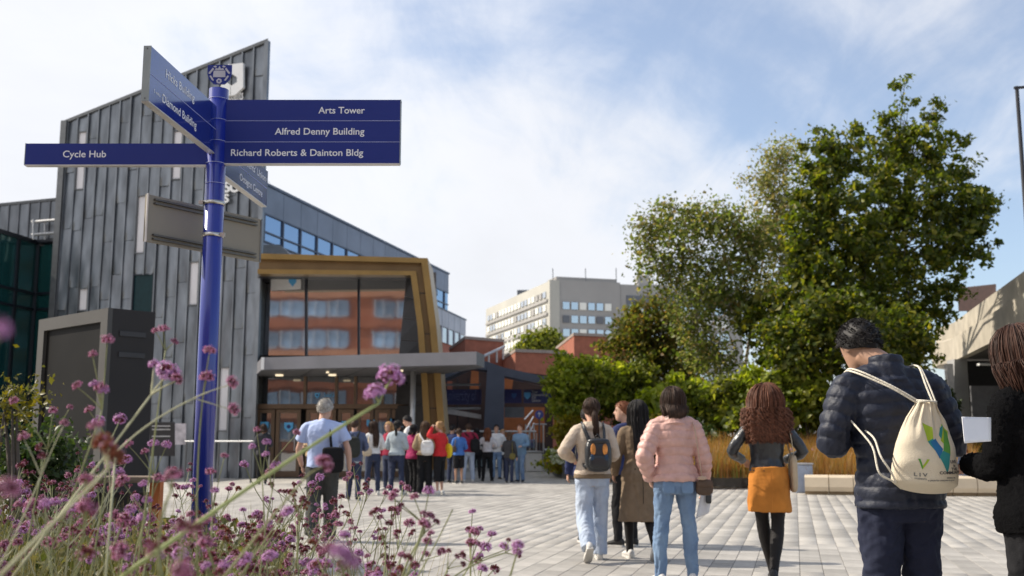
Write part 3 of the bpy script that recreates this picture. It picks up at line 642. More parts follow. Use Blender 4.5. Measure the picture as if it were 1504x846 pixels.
brick_block('tall orange brick block rising just left above the bright green shrub', 843, 817, 925, 493, 66, 76, 67.5)
# sloping white coping rail between the brick blocks
rl = thing('sloping_rail', 'white rail running up the brick roof beside the pale tower block', 'railing')
MB().tube([at(702, 527, 58), at(741, 509, 60)], .08, 6).build('rail', alu, rl)
for f in (0.1, .4, .7, .95):
    p = at(702, 527, 58).lerp(at(741, 509, 60), f); MB().tube([p, p - Vector((0, 0, .7))], .05, 6).build('post', alu, rl)

# ================================================================== the pale tower block on the skyline
def tower():
    t = thing('concrete_tower_block', 'pale concrete tower block with rows of windows far off on the skyline', 'building')
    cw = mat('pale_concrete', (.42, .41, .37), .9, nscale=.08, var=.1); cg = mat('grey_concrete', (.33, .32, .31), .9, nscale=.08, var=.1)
    C0 = at(806, 413, 300); zt = C0.z; L2 = Vector((xat(714, 365, zt), 365, 0)); C_ = Vector((C0.x, 300, 0)); dL = L2 - C_; LL = dL.length; dL.normalize()
    dR = Vector((-dL.y, dL.x, 0)); 
    if dR.x < 0: dR = -dR
    Rw = 62.0; B = C_ + dR * Rw
    def P(o, d_, s, z, n_, off): p = o + d_ * s + n_ * off; return (p.x, p.y, z)
    MB().prism([(*v.xy, -1) for v in (C_, B, B + dL * LL, C_ + dL * LL)], (0, 0, zt + 1)).build('wall', cw, t)
    nL = -dR; nR = -dL
    fl = 3.9; pane = glass('tower_pane', (.12, .16, .2), .5, .05); bright = mat('blind_white', (.75, .75, .7), .6, var=.06); dk = mat('tower_dark', (.12, .13, .15), .6)
    # left face: bands of pale windows
    shared = {}
    def win(o, d_, s, z, w, h, n_, m_, nm='window'):
        key = (round(w, 2), round(h, 2), m_.name, n_ is nL)
        ang = math.atan2(d_.y, d_.x)
        if key not in shared:
            ob = MB().box((0, 0, 0), (w, .5, h)).build(nm, m_, t); shared[key] = ob.data
        else: ob = link(bpy.data.objects.new(nm, shared[key]), t)
        p = o + d_ * s + n_ * .1; ob.location = (p.x, p.y, z); ob.rotation_euler = (0, 0, ang); return ob
    rr = random.Random(5)
    nf = int((zt - 2) / fl)
    for k in range(10):
        z = zt - 3.6 - k * fl
        MB().prism([P(C_, dL, .8, z - 2.2, nL, 0), P(C_, dL, LL - .8, z - 2.2, nL, 0), P(C_, dL, LL - .8, z - 1.5, nL, 0), P(C_, dL, .8, z - 1.5, nL, 0)], nL * .5).build('spandrel', cg, t)
        for j in range(18):
            s = 3.4 + j * (LL - 6) / 17.4
            win(C_, dL, s, z, 2.3, 1.7, nL, bright if rr.random() < .6 else pane if rr.random() < .75 else cg)
    for k in range(6):
        s = 36 + k * 4.6; win(C_, dL, s, zt - 12.5, 1.1, 3.4, nL, bright)
    # corner pilaster and shaded face
    MB().prism([P(C_, dR, .0, 0, nR, 0), P(C_, dR, 3.0, 0, nR, 0), P(C_, dR, 3.0, zt + .3, nR, 0), P(C_, dR, 0, zt + .3, nR, 0)], nR * .8).build('pilaster', cw, t)
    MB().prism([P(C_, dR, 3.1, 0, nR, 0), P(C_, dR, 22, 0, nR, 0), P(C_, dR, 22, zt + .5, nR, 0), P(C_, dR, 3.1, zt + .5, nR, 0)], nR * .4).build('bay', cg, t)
    o2 = C_ + nR * .45
    for k in range(9):
        z = zt - 7.0 - k * fl
        for j in range(6): win(o2, dR, 5 + j * 2.6, z, 2.0, 2.1, nR, pane if rr.random() < .75 else (bright if rr.random() < .6 else dk))
        for j in range(6): win(C_, dR, 27 + j * 5.6, z - (2.5 if 0 else 0), 4.4, 2.0, nR, bright if k == 1 or rr.random() < .2 else pane)
    MB().prism([P(C_, dR, 24, zt - 6.6, nR, 0), P(C_, dR, 60, zt - 6.6, nR, 0), P(C_, dR, 60, zt - 3.2, nR, 0), P(C_, dR, 24, zt - 3.2, nR, 0)], nR * .3).build('louvre_band', dk, t)
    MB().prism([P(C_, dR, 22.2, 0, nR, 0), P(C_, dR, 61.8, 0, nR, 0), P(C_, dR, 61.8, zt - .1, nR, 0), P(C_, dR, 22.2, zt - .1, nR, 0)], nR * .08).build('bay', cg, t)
    for s0, s1, h in ((3, 22, 1.2), (23, 30, -.2), (29, 62, .2)):
        MB().prism([P(C_, dR, s0, zt, nR, -2), P(C_, dR, s1, zt, nR, -2), P(C_, dR, s1, zt + h + .6, nR, -2), P(C_, dR, s0, zt + h + .6, nR, -2)], -nR * 8).build('parapet', cg, t)
    a = at(934, 411, 330); b = at(952, 430, 330)
    MB().box(((a.x + b.x) / 2, 330, (a.z + zt - 3) / 2 + .5), (b.x - a.x, 6, a.z - zt + 4)).build('plant_room', cg, t)
    MB().box((at(771, 424, 335).x, 335, zt + 1), (5, 4, 2.4)).build('plant_room', dk, t)
    for px in (812, 860, 905): p = at(px, 405, 304); MB().tube([(p.x, 304, zt), (p.x, 304, zt + 4.5)], .12, 6).build('aerial', dk, t)
tower()

# ================================================================== concrete bridge at the right
def bridge():
    t = thing('concrete_bridge', 'curving pale concrete bridge parapet over a dark underpass', 'bridge')
    pts = [(1504 + 150, 24.0), (1540, 30.8), (1504, 34), (1460, 38.7), (1430, 42.5), (1400, 46.5), (1376, 49), (1362, 50)]
    pl = []
    for Y in (22, 26, 30, 34, 38, 42, 45, 47.5): pl.append((16.5 + .262 * (Y - 34), Y))
    pl += [(20.1, 49.0), (20.6, 51), (22.5, 53), (26, 54)]
    z1, zm, z0 = 6.55, 5.75, 4.75
    for i in range(len(pl) - 1):
        a, b = Vector((*pl[i], 0)), Vector((*pl[i + 1], 0)); d = (b - a).normalized(); n = Vector((-d.y, d.x, 0))
        if n.x > 0: n = -n
        def Q(p, z, o): v = p + n * o; return (v.x, v.y, z)
        MB().prism([Q(a, zm, .0), Q(a, z1, .0), Q(a, z1, -.35), Q(a, zm, -.35)], b - a - d * .012).build('parapet_panel', concrete, t)
        MB().prism([Q(a, z0, .22), Q(a, zm, .22), Q(a, zm + .12, 0), Q(a, zm + .0, -.5), Q(a, z0, -.1)], b - a - d * .012).build('edge_beam', concrete, t)
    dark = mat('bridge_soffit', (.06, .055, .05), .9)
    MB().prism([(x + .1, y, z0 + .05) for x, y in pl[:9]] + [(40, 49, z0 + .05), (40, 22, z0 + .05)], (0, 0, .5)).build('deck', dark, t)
    for k in range(5): MB().box((30 + k * 1.3, 27 + k * 4, z0 - .0), (24, .5, .5)).build('cross_beam', dark, t)
    # retaining wall under the deck with sloping pier
    gw = mat('abutment_concrete', (.36, .36, .36), .85, nscale=1, dirt=.3)
    MB().prism([(xat(1396, 45, 2.5), 45, 0), (xat(1425, 45, 2.5), 45, 0), (xat(1425, 45, 2.5), 45, 4.7), (xat(1402, 45, 4.6), 45, 4.7)], (0, .8, 0)).build('pier', gw, t)
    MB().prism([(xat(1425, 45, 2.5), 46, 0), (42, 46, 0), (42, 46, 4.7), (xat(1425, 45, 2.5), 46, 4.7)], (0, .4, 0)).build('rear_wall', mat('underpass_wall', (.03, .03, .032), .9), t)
    for k in range(4):
        x0 = xat(1427, 40, 2) + k * 1.6
        MB().box((x0 + .78, 40, 1.75), (1.5, .1, 3.1)).build('hoarding_panel', mat('grey_hoarding', (.12, .12, .125), .7), t)
    MB().prism([(xat(1393, 44, 2), 43.6, 0), (xat(1399, 44, 2), 43.6, 0), (xat(1399, 44, 2), 43.6, 4.4), (xat(1390, 44, 2), 43.6, 4.4)], (0, .3, 0)).build('downpipe', alu, t)
    lt_ = MB().box((xat(1465, 42, 4.2), 42, 4.25), (1.6, .2, .08), .1).build('light_fitting', white, t)
    s = thing('brown_road_sign', 'dark red brown information sign standing up on the concrete bridge', 'sign')
    Y = 44.5
    MB().prism([at(1409, 457, Y), at(1444, 456, Y - 1.2), at(1463, 440, Y - 1.9), at(1463, 417, Y - 1.9), at(1407, 423, Y)], (0, .08, 0)).build('board', mat('sign_brown', (.045, .02, .018), .6, var=.2), s)
    for k in range(4): put_text('lettering', ('Tourist information', 'City centre parking', 'Museum and gallery', 'Weston Park')[k], .3, at(1413, 428.5 + k * 7.2, Y - .12), at(1463, 417, Y - 1.9) - at(1407, 423, Y), (0, 0, 1), mat('sign_faded', (.22, .13, .12), .6), s, fit=1.35 - .12 * k, lift=.02)
    MB().tube([at(1420, 430, Y + .1), (at(1420, 430, Y + .1).x, Y + .1, 6.3)], .05, 8).build('post', zinc_d, s); MB().tube([at(1450, 430, Y - 1.3), (at(1450, 430, Y - 1.3).x, Y - 1.3, 6.3)], .05, 8).build('post', zinc_d, s)
bridge()

# lamp column at the far right
def lamp():
    t = thing('lamp_column', 'slim dark lamp column with a short top arm beside the bridge', 'street lamp')
    dk = mat('lamp_black', (.03, .03, .035), .45, .4); Y = 20.0
    x0 = xat(1494, Y, 8); top = at(1494, 127, Y).z
    MB().tube([(x0, Y, 0), (x0, Y, 1.2), (x0, Y, 1.25), (x0, Y, top)], [.11, .11, .05, .035], 12).build('pole', dk, t, True)
    MB().tube([(x0 - .05, Y, top - .03), (x0 + .6, Y, top + .02)], .03, 8).build('arm', dk, t)
    MB().box((x0 + .75, Y, top - .02), (.55, .26, .08), 0, .02).build('lamp_head', dk, t)
    x1 = xat(1503, Y, 6.5); MB().prism([(x0 + .09, Y, at(1500, 292, Y).z), (x0 + .65, Y, at(1500, 292, Y).z), (x0 + .65, Y, at(1500, 235, Y).z), (x0 + .09, Y, at(1500, 235, Y).z)], (0, .01, 0)).build('banner', mat('banner_dark', (.08, .05, .06), .6), t)
lamp()

# ================================================================== brick office building behind the camera: it shows in the entrance glass
def office():
    t = thing('brick_office_building', 'orange red brick office block mirrored in the upper panes of the entrance glazing', 'building')
    ob = mat('office_brick', (.34, .125, .07), .9, nscale=.6, var=.12); ob2 = mat('office_brick_pale', (.46, .22, .13), .9, nscale=.6, var=.1)
    x0, x1, y = -62, 12, -34
    MB().box(((x0 + x1) / 2, y - 6, 12), (x1 - x0, 12, 24)).build('wall', ob, t)
    wm = mat('office_pane', (.20, .30, .42), .25, 0, nscale=.5, var=.45, spec=.8, rand=.4); wf = mat('office_frame', (.55, .57, .6), .6)
    sh = None; sf = None
    for k in range(7):
        z = 2.2 + k * 3.1
        MB().box(((x0 + x1) / 2, y + .1, z - 1.5), (x1 - x0, .35, .8)).build('band', ob2 if k % 2 else ob, t)
        j = 0; x = x0 + 2
        while x < x1 - 2:
            if j % 7 != 5:
                if sh is None:
                    w = MB().box((0, 0, 0), (2.2, .2, 1.6)).build('window', wm, t); sh = w.data
                    fm = MB(); fm.box((-.98, .12, 0), (.12, .12, 1.8)); fm.box((0, .12, .0), (.08, .12, 1.8)); fm.box((0, .12, -.88), (1.9, .12, .1)); f = fm.build('frame', wf, w); sf = f.data
                else: w = link(bpy.data.objects.new('window', sh), t); link(bpy.data.objects.new('frame', sf), w)
                w.location = (x, y + .08, z)
            x += 2.35; j += 1
    for x in (-44,): MB().box((x, y + .9, 9), (2.2, 1.8, 18)).build('stair_tower', ob2, t)
office()
# ================================================================== foliage
def leaves(name, C_, sz, m, parent=None, n_up=0.3, asp=1.6, fold=0.25):
    """C_ (N,3) leaf centres; each leaf is two small folded faces."""
    C_ = np.asarray(C_); n = len(C_); s = sz * np.clip(rng.lognormal(-.05, .32, n), .45, 2.0)[:, None]
    nrm = rng.normal(size=(n, 3)); nrm[:, 2] += n_up; nrm /= np.linalg.norm(nrm, axis=1)[:, None]
    u = np.cross(nrm, rng.normal(size=(n, 3))); u /= np.linalg.norm(u, axis=1)[:, None]; v = np.cross(nrm, u)
    a = C_ - u * s * asp * .5; b = C_ + v * s * .5 + nrm * s * fold; c = C_ + u * s * asp * .5; d = C_ - v * s * .5 + nrm * s * fold
    V = np.stack([a, b, c, d], 1).reshape(-1, 3); i = np.arange(n)[:, None] * 4
    Fc = np.concatenate([i + [[0, 1, 2]], i + [[0, 2, 3]]], 1).reshape(-1, 3)
    return mesh_np(name, V, Fc, m, parent)
def blob_pts(blobs, nclump, per, cs, seed=0, shell=.55):
    """Clumped points in a set of ellipsoids (centre, radii)."""
    r = np.random.default_rng(seed); vol = np.array([b[1][0] * b[1][1] * b[1][2] for b in blobs]) ** .72; vol /= vol.sum()
    cl = []
    for b, f in zip(blobs, vol):
        k = max(3, int(nclump * f)); d = r.normal(size=(k, 3)); d /= np.linalg.norm(d, axis=1)[:, None]
        rad = r.uniform(shell, 1.18, k)[:, None]; cl.append(np.array(b[0]) + d * rad * np.array(b[1]))
    cl = np.concatenate(cl); k = len(cl); cnt = r.integers(int(per * .4), int(per * 1.6), k)
    idx = np.repeat(np.arange(k), cnt); cr = r.uniform(.5, 1.3, k)
    P = cl[idx] + r.normal(size=(len(idx), 3)) * cs * cr[idx][:, None] * np.array([1, 1, .75])
    return cl, P
def limbs(mb, base, blobs, cl, r0, seed=0, trunk_top=None, twigs=1.0, lean=None):
    r = random.Random(seed); base = Vector(base)
    cen = [Vector(b[0]) for b in blobs]; top = trunk_top or max(c.z for c in cen)
    ax = sum(cen, Vector()) / len(cen); tip = Vector(lean) if lean else Vector((ax.x, ax.y, top))
    def tr(f): p = base.lerp(tip, f); p.x += .12 * math.sin(f * 5 + seed); p.y += .1 * math.cos(f * 4); return p
    K = 9; mb.tube([tr(i / K) for i in range(K + 1)], [r0 * (1.25 if i == 0 else 1 - .93 * i / K) for i in range(K + 1)], 9)
    for ci, c in enumerate(cen):
        f = min(.9, max(.12, (c.z - base.z - abs(c.x - tip.x) * .6) / max(.1, tip.z - base.z))); s = tr(f); rr_ = r0 * (1 - f) * .55 + .015
        mid = s.lerp(c, .5) + Vector((r.uniform(-.2, .2), r.uniform(-.2, .2), r.uniform(0, .3)))
        mb.tube([s, mid, c], [rr_, rr_ * .65, rr_ * .3], 6)
        pts = [Vector(p) for p in cl if (Vector(p) - c).length < max(blobs[ci][1]) * 1.15]
        r.shuffle(pts)
        for p in pts[:int(12 * twigs)]:
            m_ = c.lerp(p, .5) + Vector((0, 0, r.uniform(-.1, .15))); mb.tube([mid.lerp(c, r.uniform(.3, 1)), m_, p], [rr_ * .35, rr_ * .2, .008], 4)
def tree(name, label, cat, base, blobs_px, m, nclump, per, cs, leaf, r0, bark, seed, group=None, lean=None, twigs=1., shell=.55, top=None, asp=1.6, droop=0):
    t = thing(name, label, cat, group)
    blobs = []
    for px, py, Y, rx, rz in blobs_px:
        c = at(px, py, Y); s = Y / F; blobs.append(((c.x, c.y, c.z), (rx * s, min(rx, 60) * s * .9, rz * s)))
    cl, P = blob_pts(blobs, nclump, per, cs, seed, shell)
    if droop:
        r_ = np.random.default_rng(seed + 99); m_i = r_.random(len(P)) < .55; ci = np.round(P[:, :2] / .22) * .22; P[m_i, :2] = ci[m_i] + r_.normal(size=(m_i.sum(), 2)) * .05; P[m_i, 2] -= r_.uniform(0, droop, m_i.sum())
    P = P[P[:, 2] > .15]
    leaves('crown', P, leaf, m, t, asp=asp)
    mb = MB(); limbs(mb, base, blobs, cl.tolist(), r0, seed, top, twigs, lean); mb.build('trunk', bark, t, True)
    return t
bark_d = mat('dark_bark', (.09, .075, .06), .9, nscale=8, bump=.6, bscale=20); bark_b = mat('birch_bark', (.33, .28, .22), .85, nscale=9, var=.4, bump=.3)
lf_dark = leafmat('maple_leaf', [(.032, .048, .010), (.05, .07, .012), (.075, .098, .016), (.11, .13, .02), (.22, .20, .035)], .5)
lf_birch = leafmat('birch_leaf', [(.06, .085, .018), (.09, .12, .025), (.14, .165, .04), (.20, .21, .07), (.22, .16, .06)])
lf_birch2 = leafmat('thin_birch_leaf', [(.09, .11, .03), (.14, .155, .05), (.21, .20, .08), (.25, .19, .08)])
lf_bright = leafmat('bright_shrub_leaf', [(.085, .11, .016), (.14, .175, .025), (.21, .245, .036), (.32, .32, .065)])
lf_mid = leafmat('mid_shrub_leaf', [(.045, .06, .012), (.08, .10, .017), (.14, .16, .027), (.24, .235, .05)])
lf_brown = leafmat('autumn_leaf', [(.055, .075, .016), (.09, .11, .022), (.15, .14, .035), (.18, .11, .035)])
lf_yel = leafmat('yellow_leaf', [(.13, .13, .02), (.22, .2, .03), (.32, .28, .04), (.2, .12, .03)])
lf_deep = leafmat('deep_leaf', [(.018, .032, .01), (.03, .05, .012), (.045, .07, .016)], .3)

# the tall maples at the right
tree('maple_tree', 'tallest dark green maple with a pointed top on the right', 'tree', gnd(1345, 690) + Vector((0, 9, 0)),
     [(1328, 130, 36, 12, 26), (1325, 175, 36, 26, 30), (1352, 215, 36.2, 52, 36), (1300, 225, 36, 38, 36), (1385, 250, 36.5, 40, 42), (1355, 285, 35.5, 80, 44), (1420, 300, 36, 46, 32), (1452, 300, 36.3, 20, 14), (1330, 350, 35.5, 90, 50), (1405, 360, 36, 52, 36), (1290, 300, 36, 50, 55),
      (1340, 425, 36, 75, 50), (1270, 440, 35.5, 50, 60), (1290, 500, 36.5, 62, 50), (1345, 500, 44, 30, 50), (1428, 335, 36, 22, 22), (1372, 165, 36.2, 16, 20), (1408, 205, 36.3, 14, 18)],
     lf_dark, 800, 36, .15, .11, .26, bark_d, 1, top=12.3, twigs=1.3)
tree('maple_tree', 'dark green maple standing between the tallest maple and the thin birch', 'tree', gnd(1215, 690) + Vector((0, 8, 0)),
     [(1212, 200, 34, 14, 24), (1205, 240, 34, 34, 34), (1245, 225, 34.2, 30, 34), (1200, 300, 34, 38, 48), (1240, 330, 34, 48, 56), (1205, 400, 34, 44, 55), (1175, 450, 34, 40, 55), (1235, 470, 34.5, 60, 60), (1275, 385, 34.4, 34, 60), (1170, 520, 34.5, 60, 40), (1265, 190, 34.3, 12, 16), (1130, 480, 35, 40, 50), (1180, 360, 34, 30, 50)],
     lf_dark, 560, 34, .15, .12, .2, bark_d, 2, top=10.5)
tree('maple_tree', 'lowest part shaded maple with yellowing leaves beside the bridge end', 'tree', gnd(1300, 690) + Vector((0, 5, 0)),
     [(1265, 520, 31.5, 50, 40), (1320, 500, 32, 40, 44), (1205, 470, 31.5, 30, 44), (1245, 470, 31.5, 34, 40), (1190, 520, 32, 40, 40), (1150, 500, 32, 30, 40)],
     lf_dark, 330, 30, .18, .11, .14, bark_d, 12)
tree('birch_tree', 'thin yellowing birch rising behind the dark maple', 'tree', gnd(1150, 690) + Vector((0, 10, 0)),
     [(1150, 225, 38, 34, 26), (1125, 260, 38, 34, 34), (1150, 300, 38, 44, 44), (1120, 345, 38, 30, 44), (1160, 370, 38, 40, 50), (1135, 430, 38, 50, 50)],
     lf_birch2, 560, 20, .22, .075, .13, bark_b, 3, top=11.5, shell=.2, droop=.5)
tree('birch_tree', 'broad drooping birch with loose olive foliage nearest the tower block', 'tree', gnd(1060, 690) + Vector((0, 9, 0)),
     [(1015, 320, 36, 58, 30), (1065, 325, 36, 50, 34), (960, 325, 36, 36, 26), (950, 365, 36, 28, 34), (1000, 375, 36, 48, 40), (1070, 385, 36, 56, 44), (1030, 430, 36, 56, 38), (965, 395, 36, 24, 28), (1090, 445, 36, 40, 50), (1020, 480, 36, 40, 34), (1060, 520, 36, 50, 40), (1105, 350, 36, 34, 46), (985, 300, 36, 22, 12)],
     lf_birch, 950, 17, .20, .085, .14, bark_b, 4, top=9.6, shell=.25, twigs=2, droop=.8)
tree('olive_tree', 'brown tinged bushy tree in front of the tower block end', 'tree', gnd(945, 685) + Vector((0, 9, 0)),
     [(945, 468, 40, 30, 26), (925, 497, 40, 30, 26), (960, 480, 40, 44, 44), (935, 520, 40, 50, 40), (985, 530, 40, 50, 40), (975, 455, 40, 20, 24)],
     lf_brown, 420, 26, .2, .10, .13, bark_d, 5)
tree('background_tree', 'rounded green tree between the brick blocks and the tower block', 'tree', (at(793, 530, 120).x, 120, 0),
     [(795, 502, 120, 22, 14), (780, 512, 120, 20, 10), (812, 510, 120, 16, 10)], lf_mid, 150, 20, .5, .3, .25, bark_d, 6)
# shrubs along the bed
def shrub(name, label, px, py, Y, rx, rz, m, dens, leaf, seed, group='shrubs planted in the long bed', asp=1.6):
    t = thing(name, label, 'shrub', group); c = at(px, py, Y); s = Y / F; r = random.Random(seed); bl = []
    for k in range(6):
        bl.append(((c.x + r.uniform(-.6, .6) * rx * s, Y + r.uniform(-.6, .6) * rx * s * .6, c.z + r.uniform(-.5, .5) * rz * s), (rx * s * r.uniform(.35, .6), rx * s * .45, rz * s * r.uniform(.4, .62))))
    bl.append(((c.x, Y, c.z - rz * s * .2), (rx * s * .7, rx * s * .5, rz * s * .8)))
    bl.append(((c.x, Y, .55), (rx * s * .9, rx * s * .5, .6)))
    cl, P = blob_pts(bl, int(dens * 1.2), 26, .13, seed); P = P[P[:, 2] > .08]; leaves('foliage', P, leaf, m, t, asp=asp)
    mb = MB()
    for k in range(9):
        p = Vector(cl[r.randrange(len(cl))]); b = Vector((c.x + r.uniform(-.25, .25), Y + r.uniform(-.2, .2), 0)); mb.tube([b, b.lerp(p, .5) + Vector((0, 0, .15)), p], [.03, .02, .006], 5)
    mb.build('stem', bark_d, t)
    return t
shrub('bright_shrub', 'large bright green rounded shrub at the left end of the long bed', 868, 555, 37, 68, 58, lf_bright, 420, .10, 21)
shrub('bright_shrub', 'bright green shrub low beside the blue round sign', 836, 592, 40, 30, 34, lf_bright, 160, .09, 22)
shrub('bright_shrub', 'dense green shrub right of the large bright shrub', 925, 575, 37.5, 48, 50, lf_mid, 260, .09, 23)
i_ = 0
for px, py, Y, rx, rz, m_, lb in ((975, 600, 34, 40, 40, lf_bright, 'mid green shrub behind the braided hair woman'), (1015, 590, 34, 34, 44, lf_bright, 'tall light green shrub behind the pink jacket'),
        (1060, 595, 33, 38, 46, lf_mid, 'leafy shrub between the pink jacket and the curly hair'), (1100, 580, 33, 34, 40, lf_bright, 'sunlit shrub just left above the curly hair'),
        (1150, 585, 32, 38, 42, lf_bright, 'green shrub just right of the curly hair'), (1190, 590, 32, 36, 38, lf_bright, 'pale green shrub below the red tinged shrub'),
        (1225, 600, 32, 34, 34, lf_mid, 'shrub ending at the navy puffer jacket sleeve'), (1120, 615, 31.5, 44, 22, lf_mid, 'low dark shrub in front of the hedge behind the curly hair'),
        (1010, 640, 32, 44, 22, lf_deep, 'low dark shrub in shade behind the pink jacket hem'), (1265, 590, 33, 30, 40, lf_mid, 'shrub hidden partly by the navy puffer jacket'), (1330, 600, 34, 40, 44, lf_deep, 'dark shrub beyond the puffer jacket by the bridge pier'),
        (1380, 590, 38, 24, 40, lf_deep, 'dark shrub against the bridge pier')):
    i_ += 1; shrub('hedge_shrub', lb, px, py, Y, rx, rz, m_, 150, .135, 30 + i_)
shrub('yellow_shrub', 'low yellow green shrub over the curved planter wall', 838, 628, 36, 30, 20, lf_yel, 110, .08, 51)
shrub('yellow_shrub', 'yellowing shrub behind the braided hair and navy jacket', 955, 635, 33, 26, 22, lf_yel, 90, .08, 52)
shrub('yellow_shrub', 'yellow green shrub at the left edge before the teal glazing', 24, 592, 7.6, 22, 32, leafmat('olive_yellow_leaf', [(.05, .055, .012), (.09, .085, .015), (.16, .13, .022)], .4), 22, .026, 53)
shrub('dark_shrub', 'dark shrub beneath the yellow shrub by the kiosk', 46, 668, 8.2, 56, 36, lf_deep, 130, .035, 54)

# ---------------- blades
def blades(name, pts, hgt, wid, m, spread=.35, segs=3, seed=0, parent=None, curl=.5):
    r = np.random.default_rng(seed); pts = np.asarray(pts); n = len(pts); h = hgt * r.uniform(.5, 1.2, n); az = r.uniform(0, 2 * np.pi, n); ln = r.normal(size=n) * spread
    dr = np.stack([np.cos(az), np.sin(az), np.zeros(n)], 1); sd_ = np.stack([-np.sin(az), np.cos(az), np.zeros(n)], 1); V = []
    for k in range(segs + 1):
        f = k / segs; c = pts + np.array([0, 0, 1]) * (h * f * (1 - .25 * f * np.abs(ln)))[:, None] + dr * (h * ln * f ** (1 + curl))[:, None]; w = wid * (1 - f * .92)
        V += [c - sd_ * w / 2, c + sd_ * w / 2]
    V = np.stack(V, 1).reshape(-1, 3); st = (segs + 1) * 2; i = np.arange(n)[:, None] * st
    Fc = np.concatenate([i + [[2 * k, 2 * k + 1, 2 * k + 3, 2 * k + 2]] for k in range(segs)], 1).reshape(-1, 4)
    return mesh_np(name, V, Fc, m, parent)
dry = leafmat('dry_grass_blade', [(.17, .08, .028), (.28, .14, .045), (.38, .22, .07), (.17, .16, .05)], .35)
grn = leafmat('green_grass_blade', [(.08, .10, .02), (.14, .16, .035), (.2, .2, .06)], .35)
bed_edge = [(845, 712), (905, 712), (1000, 712), (1048, 712), (1170, 716), (1260, 722), (1400, 722)]
def bed():
    soil = mat('bed_soil', (.09, .07, .05), .95, bump=.5)
    P = [Vector((xat(px_, Y_, .3), Y_, 0)) for px_, Y_ in ((800, 45), (805, 41), (815, 37.5), (832, 34.8), (856, 33.2), (905, 32.6))] + [gnd(1000, 710), gnd(1168, 716), gnd(1245, 712)]
    lo_ = [Vector((p.x + .05, p.y + .35, .22)) for p in P] + [Vector((18, 31, .22)), Vector((22, 46, .22)), Vector((4, 62, .3))]
    tag(MB().prism([v - Vector((0, 0, .3)) for v in lo_], (0, 0, .3)).build('planting_bed', soil), kind='structure')
    r = np.random.default_rng(4)
    def reg(n, x0, x1, y0, y1): Y = r.uniform(y0, y1, n); px = r.uniform(x0, x1, n); return np.stack([(px - CX) / F * Y, Y, np.full(n, .2) + np.clip(Y - 26.5, 0, 6) * .10], 1)
    g = np.concatenate([reg(15000, 985, 1290, 27.3, 33.0), reg(8000, 1180, 1420, 25.5, 31)])
    tag(blades('dry_grass', g, .78, .022, dry, .5, 3, 5), 'dry orange brown ornamental grass filling the long bed', 'grass', kind='stuff')
    g = np.concatenate([reg(2600, 840, 1040, 31.5, 35), reg(5200, 985, 1300, 27.3, 32), reg(1200, 1240, 1420, 30, 36), reg(900, 1150, 1330, 27, 30)])
    tag(blades('green_grass', g, .6, .022, grn, .45, 3, 6), 'yellow green grass at the shaded ends of the long bed', 'grass', kind='stuff')
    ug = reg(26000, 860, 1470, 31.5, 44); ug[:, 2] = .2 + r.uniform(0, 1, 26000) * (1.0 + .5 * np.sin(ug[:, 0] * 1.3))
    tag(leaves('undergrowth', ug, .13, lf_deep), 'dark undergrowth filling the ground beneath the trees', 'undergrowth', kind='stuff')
    c = reg(300, 1130, 1240, 28.5, 31); c[:, 2] = .2 + r.uniform(.55, .8, 300)
    tag(leaves('purple_blossom', c, .05, leafmat('pale_purple_blossom', [(.3, .2, .35), (.4, .3, .45)])), 'faint purple blossom above the dry grass near the curly haired woman', 'flowers', kind='stuff')
    w = reg(900, 808, 862, 34, 38); w[:, 2] = r.uniform(.5, .95, 900)
    tag(leaves('white_blossom', w, .06, leafmat('white_blossom', [(.5, .5, .42), (.2, .25, .1), (.7, .7, .62)])), 'pale flowers spilling over the curved planter wall', 'flowers', kind='stuff')
bed()

# ---------------- planter walls, bench, box
def wall_run(label, pts, h, th, m_, nm='planter_wall'):
    t = thing(nm, label, 'planter wall'); pts = [Vector(p) for p in pts]
    for a, b in zip(pts, pts[1:]):
        k = max(1, round((b - a).length / .95)); 
        for i in range(k):
            p, q = a.lerp(b, i / k), a.lerp(b, (i + 1) / k); d = (q - p).normalized(); n = Vector((-d.y, d.x, 0)); p = p + d * .005; q = q - d * .005
            MB().prism([p - Vector((0, 0, .03)), p + Vector((0, 0, h)), p + n * th + Vector((0, 0, h)), p + n * th - Vector((0, 0, .03))], q - p).build('stone', m_, t)
            MB().prism([p - n * .02 + Vector((0, 0, h)), p - n * .02 + Vector((0, 0, h + .06)), p + n * (th + .02) + Vector((0, 0, h + .06)), p + n * (th + .02) + Vector((0, 0, h))], q - p).build('coping', alu if False else mat('planter_coping', (.3, .3, .3), .7), t)
    return t
dstone = mat('dark_stone', (.13, .13, .135), .75, nscale=3, var=.25, bump=.4, rand=.15)
wall_run('dark curved planter wall at the turn of the shaded path', [Vector((xat(px_, Y_, .3), Y_, gz(0, Y_))) for px_, Y_ in ((800, 45), (805, 41), (815, 37.5), (832, 34.8), (856, 33.2), (905, 32.6), (960, 32.4))], .58, .3, dstone)
wall_run('low grey planter wall with pale inset between the pink and the curly haired woman', [gnd(1000, 714), gnd(1048, 714), gnd(1090, 716), gnd(1135, 717), gnd(1160, 718)], .42, .3, mat('grey_stone', (.22, .22, .22), .7, nscale=2, var=.25, bump=.3, rand=.1))
